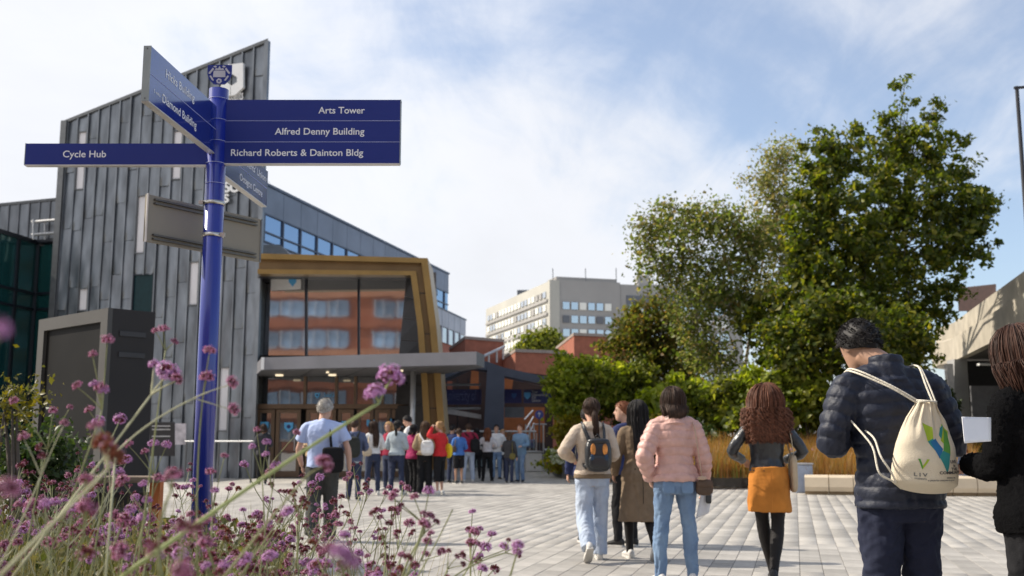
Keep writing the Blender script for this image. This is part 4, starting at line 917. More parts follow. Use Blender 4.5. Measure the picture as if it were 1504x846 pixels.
def bench():
    t = thing('stone_bench', 'long curved cream stone bench in rounded blocks by the dry grass', 'bench')
    st = mat('cream_stone', (.66, .55, .40), .75, nscale=4, var=.06, bump=.15, rand=.04); base = mat('bench_plinth', (.30, .22, .13), .8)
    pts = [Vector((xat(1181 + 33 * i, 24.6 - .0 * i, .4), 24.6 - .9 * math.sin(i / 9 * 1.5), 0)) for i in range(10)]
    for i in range(9):
        a, b = pts[i], pts[i + 1]; d = (b - a).normalized(); n = Vector((-d.y, d.x, 0)); a = a + d * .008; b = b - d * .008; w, h0, h1, q = .5, .08, .44, .05
        prof = [(0 + q * .3, h0), (-.02, h0 + .1), (0, h1 - q), (q, h1), (w - q, h1), (w, h1 - q), (w, h0)]
        MB().prism([a + n * x + Vector((0, 0, z)) for x, z in prof], b - a).build('block', st, t)
        MB().prism([a + n * x + Vector((0, 0, z)) for x, z in ((.08, -.01), (.08, .08), (w - .05, .08), (w - .05, -.01))], b - a).build('plinth', base, t)
bench()
bx_ = thing('grey_marker_box', 'upright pale blue grey box at the left end of the cream stone bench', 'box')
MB().box((xat(1177, 25.6, .5), 25.6, .33), (.42, .34, .66), .15, .02).build('body', mat('box_blue_grey', (.35, .40, .50), .5), bx_); MB().box((xat(1177, 25.6, .5), 25.6, .68), (.46, .38, .04), .15, .01).build('lid', alu, bx_)
# ================================================================== fingerpost
def fingerpost():
    t = thing('fingerpost', 'tall royal blue fingerpost with five direction arms and a crest on top', 'signpost')
    YP = 5.9; c = at(309.5, 423, YP); X0 = c.x; rp = .0555
    blue = mat('royal_blue_paint', (.008, .022, .26), .25, 0, nscale=3, var=.06, spec=.6, **{'Coat Weight': .5, 'Coat Roughness': .1})
    panel = mat('sign_blue_vinyl', (.002, .017, .19), .45, 0, nscale=2, var=.04, spec=.5)
    panel_g = mat('sign_blue_side', (.005, .018, .19), .16, 0, nscale=2, var=.04, spec=1.0, **{'Coat Weight': 1.0, 'Coat Roughness': .08})
    edge = mat('sign_edge_grey', (.33, .37, .37), .4, .5); trim = mat('sign_bottom_trim', (.62, .60, .57), .4, .4)
    ztop = at(322, 132, YP).z; zcap = at(322, 125, YP).z
    MB().tube([(X0, YP, 0), (X0, YP, ztop)], rp, 40).build('pole', blue, t, True)
    MB().tube([(X0, YP, 0), (X0, YP, .03), (X0, YP, .035)], [.12, .12, .07], 24).build('base_plate', zinc_d, t)
    MB().tube([(X0, YP, ztop - .035), (X0, YP, ztop - .035), (X0, YP, ztop), (X0, YP, ztop + .006)], [rp, rp + .004, rp + .004, rp - .01], 40).build('cap', blue, t)
    ring = mat('ring_line', (.35, .38, .62), .5)
    zs = [at(320, y, YP).z for y in (147, 178, 209, 241, 271)]
    for z in zs: MB().tube([(X0, YP, z), (X0, YP, z + .003)], rp + .0012, 40).build('ring', ring, t, True)
    steel = mat('band_steel', (.62, .60, .56), .3, .9)
    for y in (299, 346):
        z = at(313, y, YP).z; MB().tube([(X0, YP, z - .010), (X0, YP, z + .010)], rp + .004, 40).build('clamp_band', steel, t, True)
        MB().box((X0 + (-.066 if y == 299 else .064), YP - .03, z), (.025, .02, .02)).build('clamp_bolt', steel, t)
    # crest
    zc = at(322, 109, YP).z; h = .068; w = .070
    sh = [(-w, h * .80), (w, h * .80), (w, 0), (w * .85, -h * .5), (w * .45, -h * .9), (-w * .45, -h * .9), (-w * .85, -h * .5), (-w, 0)]
    cr = MB().prism([(X0 + x, YP - .006, zc + z) for x, z in sh], (0, .012, 0)).build('crest', panel, t)
    pale = mat('crest_silver', (.50, .49, .55), .5)
    def flat(pts, nm): return MB().prism([(X0 + x * w, YP - .0062, zc + z * h) for x, z in pts], (0, -.002, 0)).build(nm, pale, cr)
    flat([(-.48, .28), (.48, .28), (.52, -.30), (-.52, -.30)], 'book'); flat([(-.4, .34), (.4, .34), (.3, .52), (.12, .45), (0, .72), (-.12, .45), (-.3, .52)], 'crown')
    for s in (-1, 1):
        flat([(s * .92, .05), (s * .78, -.02), (s * .45, .42), (s * .55, .56)], 'sheaf'); flat([(s * .82, -.2), (s * .68, -.15), (s * .42, -.58), (s * .55, -.62)], 'sheaf')
        flat([(s * .38, .55), (s * .52, .66), (s * .30, .74), (s * .22, .62)], 'leaf')
    MB().disc((X0, YP - .0062, zc - h * .64), h * .25, (0, -1, 0), .002, 6).build('rose', pale, cr); MB().disc((X0, YP - .0083, zc - h * .64), h * .08, (0, -1, 0), .001, 10).build('rose_centre', panel, cr)
    # arms: one thing's parts; each arm has boards, separating lines and lettering
    def arm(P0, P1, z0, z1, rows, face, m_, lines):
        """P0 at the pole, P1 the free end (plan); face: unit normal of the lettered side."""
        P0, P1 = Vector((*P0, 0)), Vector((*P1, 0)); d = (P1 - P0).normalized(); n = Vector(face); th = .036
        def Q(p, z, o): v = p + n * o; return (v.x, v.y, z)
        a = MB().prism([Q(P0, z0, th / 2), Q(P1, z0, th / 2), Q(P1, z1, th / 2), Q(P0, z1, th / 2)], -n * th).build('arm', m_, t)
        # pale edges: end cap, top and bottom rails
        MB().prism([Q(P1, z0 - .002, th / 2 + .001), Q(P1 + d * .004, z0 - .002, th / 2 + .001), Q(P1 + d * .004, z1 + .002, th / 2 + .001), Q(P1, z1 + .002, th / 2 + .001)], -n * (th + .002)).build('end_cap', edge, a)
        MB().prism([Q(P0, z0 - .006, th / 2 + .001), Q(P1, z0 - .006, th / 2 + .001), Q(P1, z0, th / 2 + .001), Q(P0, z0, th / 2 + .001)], -n * (th + .002)).build('bottom_rail', trim, a)
        H = (z1 - z0) / rows
        for k in range(1, rows):
            MB().prism([Q(P0, z0 + H * k - .0015, th / 2 + .0004), Q(P1, z0 + H * k - .0015, th / 2 + .0004), Q(P1, z0 + H * k + .0015, th / 2 + .0004), Q(P0, z0 + H * k + .0015, th / 2 + .0004)], n * .0012).build('dividing_line', ring, a)
        for k, zz_ in ((0, z0 + .012), (1, z1 - .012)):
            v = P1 + d * .004; MB().disc((v.x, v.y, zz_), .004, d, .002, 8).build('screw', zinc_d, a)
        xd = n.cross(Vector((0, 0, 1)))                        # reading direction: right as seen facing the panel
        xd = Vector((0, 0, 1)).cross(n)
        for (s_, row, frm, to, sz) in lines:                  # frm/to: metres from the pole along the arm
            lo_ = frm; V, Fc = text_mesh(s_, sz, 'LEFT', 0, .0006 if sz > .04 else .0); x0_, x1_ = V[:, 0].min(), V[:, 0].max(); W_ = to - frm
            V[:, 0] = (V[:, 0] - x0_) / (x1_ - x0_) * W_
            start = (P0 + d * frm) if xd.dot(d) > 0 else (P0 + d * to)
            zb = z0 + H * row + H * .5 - sz * .34
            Pp = [Q(start + xd * v[0], zb + v[1], th / 2 + .0012) for v in V]; mesh_np('lettering', Pp, Fc, letter, a)
        return a
    z_ = lambda y, Y=YP, x=320: at(x, y, Y).z
    px2m = lambda a: a * YP / F
    xr0, xr1 = X0 + rp * .9, xat(588, YP, 3); rr_ = lambda px: xat(px, YP, 3) - xr0
    arm((xr0, YP), (xr1, YP), z_(241), z_(148), 3, (0, -1, 0), panel,
        [('Richard Roberts & Dainton Bldg', 0, rr_(342), rr_(535), .056), ('Alfred Denny Building', 1, rr_(405), rr_(536), .056), ('Arts Tower', 2, rr_(468), rr_(536), .056)])
    xl0, xl1 = X0 - rp * .9, xat(42, YP, 3); rl_ = lambda px: xl0 - xat(px, YP, 3)
    arm((xl0, YP), (xl1, YP), z_(243), z_(212), 1, (0, -1, 0), panel, [('Cycle Hub', 0, rl_(160), rl_(97), .056)])
    # towards the camera
    Y1 = 4.92; p1 = at(221, 100, Y1); p0 = (X0 - .012, YP - rp * .7); nn = Vector((YP - Y1, -(p0[0] - (p1.x - .018)), 0)); 
    d1 = Vector((p1.x - .018 - p0[0], Y1 - p0[1], 0)).normalized(); nrm = Vector((-d1.y, d1.x, 0)); 
    if nrm.x < 0: nrm = -nrm
    L1 = (Vector((p1.x - .018, Y1, 0)) - Vector((*p0, 0))).length
    arm(p0, (p1.x - .018, Y1), at(212, 148, Y1).z, at(222, 68, Y1).z, 2, nrm, panel_g, [('Hicks Building', 1, L1 * .38, L1 * .80, .062), ('Diamond Building', 0, L1 * .33, L1 * .83, .062), ('5 mins', 0, L1 * .86, L1 * .945, .024)])
    # away from the camera
    Y2 = 6.78; zb = at(388, 303, Y2).z; p0 = (X0 + .02, YP + rp * .7); e = at(388, 290, Y2); d2 = Vector((e.x - p0[0], Y2 - p0[1], 0)).normalized(); n2_ = Vector((d2.y, -d2.x, 0)); L2 = (Vector((e.x, Y2, 0)) - Vector((*p0, 0))).length
    arm(p0, (e.x, Y2), zb, zb + .235, 2, n2_, panel_g, [("Students' Union", 1, .3, .8, .062), ('Octagon Centre', 0, .28, .74, .062), ('3 mins', 1, .82, .9, .024)])
    # board fixed lower down: we look at its unpainted back
    Yl, Yr = 5.62 + .14, 6.3 + .14; a, b = at(215, 320, Yl), at(383, 335, Yr); zt, zb_ = at(215, 285, Yl).z, at(215, 354, Yl).z
    back = mat('sign_back_taupe', (.27, .235, .18), .6, 0, nscale=2.5, var=.06)
    d = Vector((b.x - a.x, b.y - a.y, 0)); n = Vector((d.y, -d.x, 0)).normalized()
    bd = MB().prism([(a.x, a.y, zb_), (b.x, b.y, zb_), (b.x, b.y, zt), (a.x, a.y, zt)], -n * .02).build('map_board', back, t)
    for z in (zt - .035, zb_ + .03):
        for k in (-.011, .011):
            A = a + d * .05 + n * .0; B = a + d * .95
            MB().prism([(A.x, A.y, z + k - .005), (B.x, B.y, z + k - .005), (B.x, B.y, z + k + .005), (A.x, A.y, z + k + .005)], n * .018).build('channel', mat('channel_taupe', (.12, .11, .095), .5, .4), bd)
    for s_ in (0, 1):
        A = a + d * s_; MB().prism([(A.x - .004, A.y, zb_ - .004), (A.x + .004, A.y, zb_ - .004), (A.x + .004, A.y, zt + .004), (A.x - .004, A.y, zt + .004)], n * .006).build('edge_strip', trim if not s_ else edge, bd)
fingerpost()

# ================================================================== kiosk, rail and small plaza things
def kiosk():
    t = thing('information_kiosk', 'large dark grey kiosk with a screen behind the purple flowers', 'kiosk')
    lt = mat('kiosk_grey', (.06, .056, .05), .55, .1, nscale=2, var=.08); dk = mat('kiosk_dark', (.017, .014, .013), .7, 0, nscale=2)
    C0 = at(166, 453, 10.4); zt = C0.z; A = at(63, 470, 11.45); zt = (C0.z + A.z) / 2; C_ = Vector((C0.x, 10.4, 0)); A = Vector((xat(63, 11.45, 2.4), 11.45, 0)); dl = (A - C_); dr = Vector((-dl.y, dl.x, 0)).normalized(); 
    if dr.x < 0: dr = -dr
    dr *= .46
    MB().prism([C_, C_ + dr, A + dr, A], (0, 0, zt)).build('body', dk, t)
    n = -dr.normalized()
    def Q(f, z, o=0): p = C_ + dl * f + n * o; return (p.x, p.y, z)
    MB().prism([Q(0, zt - .13), Q(1, zt - .13), Q(1, zt), Q(0, zt)], n * .05).build('frame_top', lt, t)
    MB().prism([Q(0, 0), Q(.09, 0), Q(.09, zt - .13), Q(0, zt - .13)], n * .05).build('frame_side', lt, t); MB().prism([Q(.91, 0), Q(1, 0), Q(1, zt - .13), Q(.91, zt - .13)], n * .05).build('frame_side', lt, t)
    MB().prism([Q(.09, 0), Q(.91, 0), Q(.91, .5), Q(.09, .5)], n * .05).build('frame_base', dk, t)
    MB().prism([Q(.09, .5), Q(.91, .5), Q(.91, zt - .13), Q(.09, zt - .13)], n * .012).build('screen', mat('kiosk_screen', (.007, .0065, .006), .6, 0, spec=.12, nscale=1.5, var=.4), t)
    nl = -dl.normalized(); rd = dr.normalized()
    for z in (zt - .27, zt - .48):
        p = C_ + rd * .08 + nl * .0; MB().prism([(p.x, p.y, z), (*(p + rd * .28).xy, z), (*(p + rd * .28).xy, z + .05), (p.x, p.y, z + .05)], nl * .012).build('vent', darkpan, t)
    rl = thing('timber_rail', 'weathered timber leaning rail on an orange post in front of the kiosk', 'rail')
    tm = mat('weathered_timber', (.20, .15, .11), .8, nscale=14, var=.3, stretch=(.3, 3, 3)); Y = 8.6
    MB().box((xat(176, Y, .9), Y, at(176, 702, Y).z - .01), (xat(238, Y, .9) - xat(112, Y, .9), .22, .05), .02, .008).build('top', tm, rl)
    for px in (122, 226): MB().box((xat(px, Y, .4), Y, .44), (.085, .09, .9)).build('post', mat('orange_post', (.42, .12, .03), .7, nscale=6), rl)
    MB().box((xat(176, Y, .4), Y + .02, .74), (xat(222, Y, .9) - xat(126, Y, .9), .04, .12)).build('brace', darkpan, rl)
    # posters at the foot of the zinc building
    ps = thing('poster_board', 'black poster board and a pale poster on the zinc wall beside the blue post', 'poster')
    Yp = 33.9
    MB().prism([at(220, 670, Yp), at(256, 670, Yp), at(256, 620, Yp), at(220, 620, Yp)], (0, .06, 0)).build('board', darkpan, ps)
    MB().prism([at(257, 653, Yp), at(273, 653, Yp), at(273, 622, Yp), at(257, 622, Yp)], (0, .05, 0)).build('sheet', mat('poster_pale', (.5, .46, .48), .6, nscale=5, var=.3), ps)
    for y in (625, 630, 640): MB().prism([at(223, y + 1.6, Yp - .01), at(250, y + 1.6, Yp - .01), at(250, y, Yp - .01), at(223, y, Yp - .01)], (0, .005, 0)).build('line', alu, ps)
    rb = thing('barrier_rail', 'thin white barrier rail on the zinc wall behind the blue post', 'rail')
    MB().tube([at(272, 648, 32.5), at(372, 648, 31.5)], .025, 6).build('rail', white, rb)
    for px, Y_ in ((274, 32.5), (322, 32), (370, 31.5)): x = xat(px, Y_, 1.2); MB().tube([(x, Y_, 0), (x, Y_, 1.22)], .025, 6).build('post', zinc_d, rb)
kiosk()

# ================================================================== verbena
stemm = mat('verbena_stem', (.22, .23, .10), .7, nscale=6, var=.25); stemp = mat('verbena_stem_pale', (.40, .40, .25), .7, nscale=5, var=.15)
def petalmat(nm, cols):
    m = leafmat(nm, cols, .35); return m
pm_fresh = petalmat('lilac_petal', [(.24, .10, .24), (.36, .18, .36), (.52, .33, .52), (.32, .13, .28)])
pm_pink = petalmat('mauve_petal', [(.24, .08, .14), (.34, .14, .23), (.50, .30, .42)])
pm_cal = leafmat('maroon_calyx', [(.10, .018, .035), (.17, .03, .05), (.22, .06, .06), (.13, .06, .03)], .2)
pm_brn = leafmat('brown_calyx', [(.20, .06, .03), (.28, .10, .05), (.16, .05, .04)], .2)
def head_mesh(seed, fresh, pm, cm, elong=.7, lod=1.0):
    """Unit flower head: a dome of calyx tubes carrying five-petalled florets; radius about 1, z up."""
    r = np.random.default_rng(seed); n = int(95 * lod); V = []; Fc = []; MI = []
    ga = math.pi * (3 - 5 ** .5)
    for i in range(n):
        f = (i + .5) / n; pol = math.acos(1 - 1.25 * f); az = i * ga + r.normal() * .15
        d = np.array([math.sin(pol) * math.cos(az), math.sin(pol) * math.sin(az), math.cos(pol) * elong + .05]); d /= np.linalg.norm(d)
        L_ = r.uniform(.78, 1.08) * (.8 + .2 * math.cos(pol)); b = d * .32; e = d * L_ * .86; u = np.cross(d, r.normal(size=3)); u /= np.linalg.norm(u); w = np.cross(d, u)
        o = len(V)
        for k in range(3): a = k * 2.094; q = (u * math.cos(a) + w * math.sin(a)); V.append(b + q * .05)
        for k in range(3): a = k * 2.094; q = (u * math.cos(a) + w * math.sin(a)); V.append(e + q * .065)
        for k in range(3): j = (k + 1) % 3; Fc.append((o + k, o + j, o + 3 + j)); MI.append(1); Fc.append((o + k, o + 3 + j, o + 3 + k)); MI.append(1)
        Fc.append((o + 3, o + 4, o + 5)); MI.append(1)
        if r.random() < fresh:
            c = d * L_; s = r.uniform(.13, .2); ph = r.uniform(0, 6); tilt = r.uniform(-.02, .1)
            for k in range(5):
                a = ph + k * 1.2566; q1 = u * math.cos(a - .42) + w * math.sin(a - .42); q2 = u * math.cos(a + .42) + w * math.sin(a + .42)
                o = len(V); V += [c, c + q1 * s + d * tilt, c + q2 * s + d * tilt]; Fc.append((o, o + 1, o + 2)); MI.append(0)
    me = bpy.data.meshes.new('flower_head'); me.from_pydata([tuple(v) for v in V], [], Fc); me.materials.append(pm); me.materials.append(cm); me.polygons.foreach_set('material_index', MI); me.update(); return me
HEADS = {'fresh': [head_mesh(k, .85, pm_fresh, pm_cal) for k in range(3)], 'pink': [head_mesh(k + 5, .6, pm_pink, pm_cal, .9) for k in range(3)], 'spent': [head_mesh(k + 9, .15, pm_pink, pm_cal, 1.15, .8) for k in range(3)], 'brown': [head_mesh(k + 12, .06, pm_pink, pm_brn, 1.3, .8) for k in range(2)]}
def bez(a, b, c, n=8): return [(a * (1 - t) ** 2 + b * 2 * t * (1 - t) + c * t * t) for t in [i / n for i in range(n + 1)]]
def put_head(t, p, rad, kind, up=None, r=random):
    o = bpy.data.objects.new('flower_head', r.choice(HEADS[kind])); link(o, t)
    up = Vector(up or (r.uniform(-.5, .5), r.uniform(-.5, .5), 1)).normalized(); q = up.to_track_quat('Z', 'Y'); o.rotation_mode = 'QUATERNION'; o.rotation_quaternion = q
    o.location = p - up * rad * .35; o.scale = (rad * r.uniform(.9, 1.1),) * 2 + (rad * r.uniform(.75, 1.0),)
    return o
HP = 'tall verbena plants in the flower bed'
def hero(label, heads, node, base, Y, sr=.0016, m_=None, extra=()):
    """heads: (px, py, radius px, kind[, Y]); stems run from base via node to every head."""
    t = thing('verbena_plant', label, 'flower', HP); r = random.Random(hash(label) % 1000 if False else len(label) * 7 + int(node[0])); mb = MB(); m_ = m_ or stemm
    nd = at(node[0], node[1], node[2] if len(node) > 2 else Y); bs = at(base[0], base[1], base[2] if len(base) > 2 else Y * .98); g = Vector((bs.x + (bs.x - nd.x) * .25, bs.y, .12))
    mb.tube(bez(nd, nd.lerp(bs, .5) + Vector((r.uniform(-.015, .015), 0, .01)), bs, 10), [sr * (.85 + .35 * i / 10) for i in range(11)], 7)
    mb.tube(bez(bs, bs.lerp(g, .5), g, 6), sr * 1.25, 6)
    for h in heads:
        px, py, rp_, kind = h[:4]; Yh = h[4] if len(h) > 4 else Y; p = at(px, py, Yh); rad = rp_ * Yh / F
        foot = nd if len(h) < 6 else at(*h[5]); mid = foot.lerp(p, .5); mid.x += (foot.x - p.x) * .12; mid.z += (foot.z - p.z) * .05
        mb.tube(bez(foot, mid, p - Vector((0, 0, rad * .3)), 8), [sr * .8] * 4 + [sr * .6] * 5, 6)
        dv = (p - foot).normalized(); put_head(t, p, rad, kind, (dv.x * .7, dv.y * .5 - .15, max(.35, dv.z)), r)
    for x0, y0, x1, y1, Ye in extra: a, b = at(x0, y0, Ye), at(x1, y1, Ye); mb.tube(bez(a, a.lerp(b, .5) + Vector((0, 0, -.01)), b, 8), sr * .7, 5)
    mb.build('stem', m_, t, True)
hero('verbena with two stacked flower pairs rising in front of the kiosk', [(158, 497, 12, 'pink'), (136, 519, 8, 'pink'), (147, 566, 12, 'pink'), (112, 565, 9, 'pink'), (152, 572, 10, 'fresh'), (138, 562, 9, 'fresh')], (150, 602), (60, 846), 2.0)
hero('verbena with three small heads high between the kiosk and the blue post', [(240, 481, 10, 'pink'), (228, 484, 8, 'pink'), (257, 500, 8, 'pink')], (243, 515), (200, 846), 2.1)
hero('verbena with one large lilac head between the kiosk and the blue post', [(248, 544, 22, 'fresh'), (226, 534, 10, 'fresh', 2.02), (262, 555, 10, 'pink', 1.98)], (222, 580), (20, 846), 2.0, .0024, stemp)
hero('verbena with two heads crossing in front of the blue post', [(308, 513, 11, 'pink'), (304, 551, 14, 'pink')], (297, 590), (290, 846), 2.0)
hero('verbena with two heads right of the blue post on a long slanting stem', [(343, 560, 13, 'pink'), (345, 600, 11, 'pink')], (285, 585), (170, 665), 1.9, .0016, stemp)
hero('closest green stemmed verbena with two large lilac heads before the entrance', [(549, 573, 19, 'fresh', 1.75), (575, 549, 24, 'fresh', 1.8)], (556, 592, 1.75), (180, 846, 1.5), 1.7, .0030, mat('fresh_green_stem', (.30, .34, .12), .6, nscale=8))
hero('verbena with one pink head over the trousers of the grey haired man', [(478, 678, 18, 'pink', 1.5)], (450, 700, 1.5), (330, 846, 1.5), 1.5, .0017)
hero('blurred verbena with a long rust brown head before the kiosk', [(150, 645, 22, 'brown', 1.25), (172, 668, 22, 'brown', 1.25), (140, 622, 12, 'pink', 1.27), (160, 655, 18, 'brown', 1.22)], (158, 690, 1.25), (0, 846, 1.25), 1.25, .0022, stemp)
hero('very close blurred verbena cut by the left edge above the bed', [(-4, 480, 22, 'fresh', .5)], (-30, 560, .5), (-60, 846, .5), .5, .002)
hero('close verbena with a wide mauve head low at the left edge', [(12, 714, 22, 'pink', .85), (-8, 712, 14, 'pink', .85)], (0, 745, .85), (-40, 846, .85), .85, .0015)
hero('close blurred verbena with two bright lilac heads at the bottom middle', [(496, 806, 16, 'fresh', .72), (516, 820, 17, 'fresh', .72), (477, 803, 10, 'pink', .72)], (505, 840, .72), (500, 900, .72), .72, .0014)
hero('close verbena with two dark maroon heads at the bottom of the bed', [(270, 770, 17, 'spent', 1.0), (290, 772, 12, 'spent', 1.0), (222, 803, 15, 'spent', 1.0), (268, 838, 18, 'pink', .95)], (262, 830, 1.0), (255, 900, 1.0), 1.0, .0015)
hero('verbena with a bright mauve head beside the foot of the blue post', [(255, 694, 14, 'pink', 1.3), (245, 700, 9, 'pink', 1.3)], (252, 720, 1.3), (235, 846, 1.3), 1.3, .002)
hero('verbena standing farthest right with three dark heads on a slanting stem', [(747, 792, 6, 'spent'), (757, 802, 8, 'spent'), (763, 815, 7, 'spent')], (742, 812), (660, 852), 2.4)
hero('verbena with three maroon heads near the bottom right of the bed', [(659, 808, 6, 'spent'), (672, 816, 7, 'spent'), (681, 828, 7, 'spent'), (657, 848, 10, 'spent')], (657, 836), (640, 870), 2.3)
hero('verbena with a row of maroon and lilac heads before the paving', [(622, 752, 6, 'pink'), (632, 756, 9, 'pink'), (642, 765, 8, 'spent')], (622, 785), (585, 870), 2.2, .002, None, [(665, 748, 600, 870, 2.2)])
hero('verbena with a lilac head above a twin maroon pair near the paving', [(630, 719, 10, 'fresh'), (608, 728, 8, 'pink'), (576, 728, 10, 'pink'), (588, 742, 8, 'spent')], (622, 770), (590, 870), 2.2, .002)
hero('verbena with four dark oval heads right of the grey haired man', [(547, 752, 8, 'spent'), (558, 758, 8, 'spent'), (572, 767, 9, 'spent'), (583, 787, 6, 'spent')], (565, 800), (560, 870), 2.3)
hero('small verbena with yellow brown seed heads beside the man in the blue shirt', [(432, 727, 6, 'brown'), (445, 730, 7, 'spent'), (452, 738, 6, 'brown')], (440, 765), (440, 860), 2.4)
hero('verbena with two lilac heads left of the man in the blue shirt', [(390, 666, 7, 'fresh'), (405, 683, 9, 'fresh'), (394, 693, 7, 'pink')], (400, 720), (380, 870), 2.3)
hero('verbena with a pale tall head at the entrance edge', [(377, 630, 7, 'pink'), (392, 648, 8, 'fresh'), (370, 655, 7, 'fresh'), (437, 634, 8, 'pink')], (385, 700), (395, 870), 2.5)
hero('verbena with a pair of lilac heads before the kiosk screen', [(144, 617, 11, 'fresh'), (176, 614, 11, 'fresh', 2.3), (130, 600, 8, 'pink')], (160, 650), (130, 860), 2.2)
hero('verbena with three small round heads below the posters on the zinc wall', [(188, 651, 9, 'pink'), (225, 650, 9, 'fresh'), (245, 652, 9, 'fresh'), (212, 662, 7, 'pink')], (226, 700), (210, 860), 2.5)
hero('verbena with an arc of mauve heads before the timber rail', [(234, 700, 10, 'pink'), (211, 709, 9, 'fresh'), (179, 704, 12, 'pink'), (216, 733, 9, 'fresh')], (214, 760), (190, 870), 2.2)
hero('verbena with two heads just beside the blue post at rail height', [(309, 691, 9, 'pink'), (316, 719, 8, 'fresh'), (330, 668, 7, 'pink')], (312, 750), (300, 870), 2.4)
hero('verbena with scattered small heads over the dark shrub at the left', [(78, 602, 8, 'pink'), (20, 588, 8, 'pink'), (103, 597, 6, 'pink'), (56, 655, 9, 'spent')], (70, 660), (30, 870), 2.3)
hero('tall leaning verbena with paired heads left of the kiosk edge', [(34, 640, 10, 'pink', 1.8), (62, 668, 9, 'spent', 1.8), (95, 620, 8, 'pink', 1.8)], (60, 700, 1.8), (-20, 870, 1.8), 1.8, .0014, stemp)
def plant(label, X, Y, h, r, dens=1.0):
    t = thing('verbena_plant', label, 'flower', HP); mb = MB(); g = Vector((X, Y, .12)); ln = Vector((r.gauss(0.10, .16), r.gauss(0, .12), 0)); top = g + ln + Vector((0, 0, h))
    ctl = g.lerp(top, .55) - ln * .35; main = bez(g, ctl, top, 10); mb.tube(main, [.0032 - .0018 * i / 10 for i in range(11)], 5)
    def cluster(p, d, s):
        k = r.choice([1, 2, 3, 3]); kind = r.choices(['fresh', 'pink', 'spent', 'brown'], [.24, .30, .38, .08])[0]
        for i in range(k):
            q = p + Vector((r.gauss(0, .022), r.gauss(0, .022), r.gauss(0.01, .016))) if i else p
            if i: mb.tube([p - d * .05, q - Vector((0, 0, .01)), q], .0011, 4)
            put_head(t, q, s * r.uniform(.7, 1.15), kind, None, r)
    cluster(top, (top - main[-2]).normalized(), .0175)
    for i in (5, 6, 7, 8, 9):
        if r.random() > .8 * dens: continue
        p = main[i]; a = r.uniform(0, 6.28)
        for s in (0, math.pi):
            if r.random() < .2: continue
            L_ = (11 - i) * .035 + r.uniform(.03, .16); e = p + Vector((math.cos(a + s) * L_ * .55, math.sin(a + s) * L_ * .5, L_ * .85)); m_ = p.lerp(e, .5) + Vector((math.cos(a + s) * L_ * .12, math.sin(a + s) * L_ * .1, -.01))
            mb.tube(bez(p, m_, e, 5), .0014, 4); cluster(e, (e - m_).normalized(), .0155)
    for i in (1, 2, 3, 4, 5, 6):                                 # narrow paired leaves
        p = main[i]; a = r.uniform(0, 6.28)
        for s in (0, math.pi):
            d = Vector((math.cos(a + s), math.sin(a + s), .5)); w = Vector((-d.y, d.x, 0)) * .006; e = p + d * r.uniform(.05, .09)
            mb.add([p, p.lerp(e, .4) + w, e, p.lerp(e, .4) - w], [(0, 1, 2, 3)])
    mb.build('stem', r.choice([stemm, stemm, stemp]), t)
    ks = [c.data.materials[1].name + c.data.materials[0].name for c in t.children if c.name.startswith('flower_head')]; nh = len(ks); tx, _ty = to_px(top)
    lil = sum('lilac' in q for q in ks); col = 'mostly lilac' if lil > nh * .5 else 'mostly mauve' if lil > nh * .3 else 'mostly dark maroon'
    size = 'many branched' if nh > 16 else 'well branched' if nh > 9 else 'sparse'
    dist = 'close' if Y < 2.2 else 'middle' if Y < 3.3 else 'far'
    refs = [(40, 'by the yellow shrub'), (110, 'before the kiosk left edge'), (165, 'before the kiosk screen'), (230, 'before the dark side of the kiosk'), (290, 'left of the blue post'), (330, 'at the blue post'), (375, 'just right of the blue post'), (440, 'left of the grey haired man'), (505, 'before the grey haired man'), (560, 'right of the grey haired man'), (620, 'near the paving edge'), (9999, 'at the right end of the bed')]
    t['label'] = f"{size} verbena, {col} heads, {dist} row, " + next(b for a, b in refs if tx < a)
rp_ = random.Random(42)
used = []
LB = ['verbena with loose lilac and maroon heads among others in the bed']
specs = []
for k in range(42):                                              # dense left part
    Y = rp_.uniform(1.5, 5.2); px = rp_.uniform(-60, 330); specs.append((px, Y, rp_.uniform(.86, 1.08) if Y > 2.4 else rp_.uniform(.9, 1.12)))
for k in range(32):
    Y = rp_.uniform(1.9, 4.6); px = rp_.uniform(310, 560); specs.append((px, Y, rp_.uniform(.78, 1.0)))
for k in range(12):
    Y = rp_.uniform(2.0, 3.4); px = rp_.uniform(530, 640); specs.append((px, Y, rp_.uniform(.70, .88)))
for px, Y, h in specs:
    X = (px - CX) / F * Y; hh = h - .12
    if Y < 3.2 and px > 300: hh *= .97
    plant(LB[0], X - .10, Y, hh, rp_)
byl = {}
for o_ in [o for o in COL.objects if o.name.startswith('verbena_plant') and o.type == 'EMPTY']: byl.setdefault(o_['label'], []).append(o_)
for l_, os_ in byl.items():
    if len(os_) > 1:
        bpy.context.view_layer.update()
        os_.sort(key=lambda o: min(c.location.x / max(.1, c.location.y) for c in o.children if c.name.startswith('flower_head')))
        od = ['leftmost', 'second leftmost', 'third from left', 'fourth from left', 'fifth from left', 'sixth from left', 'seventh from left']
        for i, o in enumerate(os_):
            o['label'] = l_.replace('many branched ', '').replace('well branched ', 'lighter ').replace('sparse ', 'sparse ') + ', ' + ('rightmost' if i == len(os_) - 1 else od[i])
gr = np.random.default_rng(9)
def bedpts(n, x0, x1, y0, y1): Y = gr.uniform(y0, y1, n); px = gr.uniform(x0, x1, n); return np.stack([(px - CX) / F * Y, Y, np.full(n, .1)], 1)
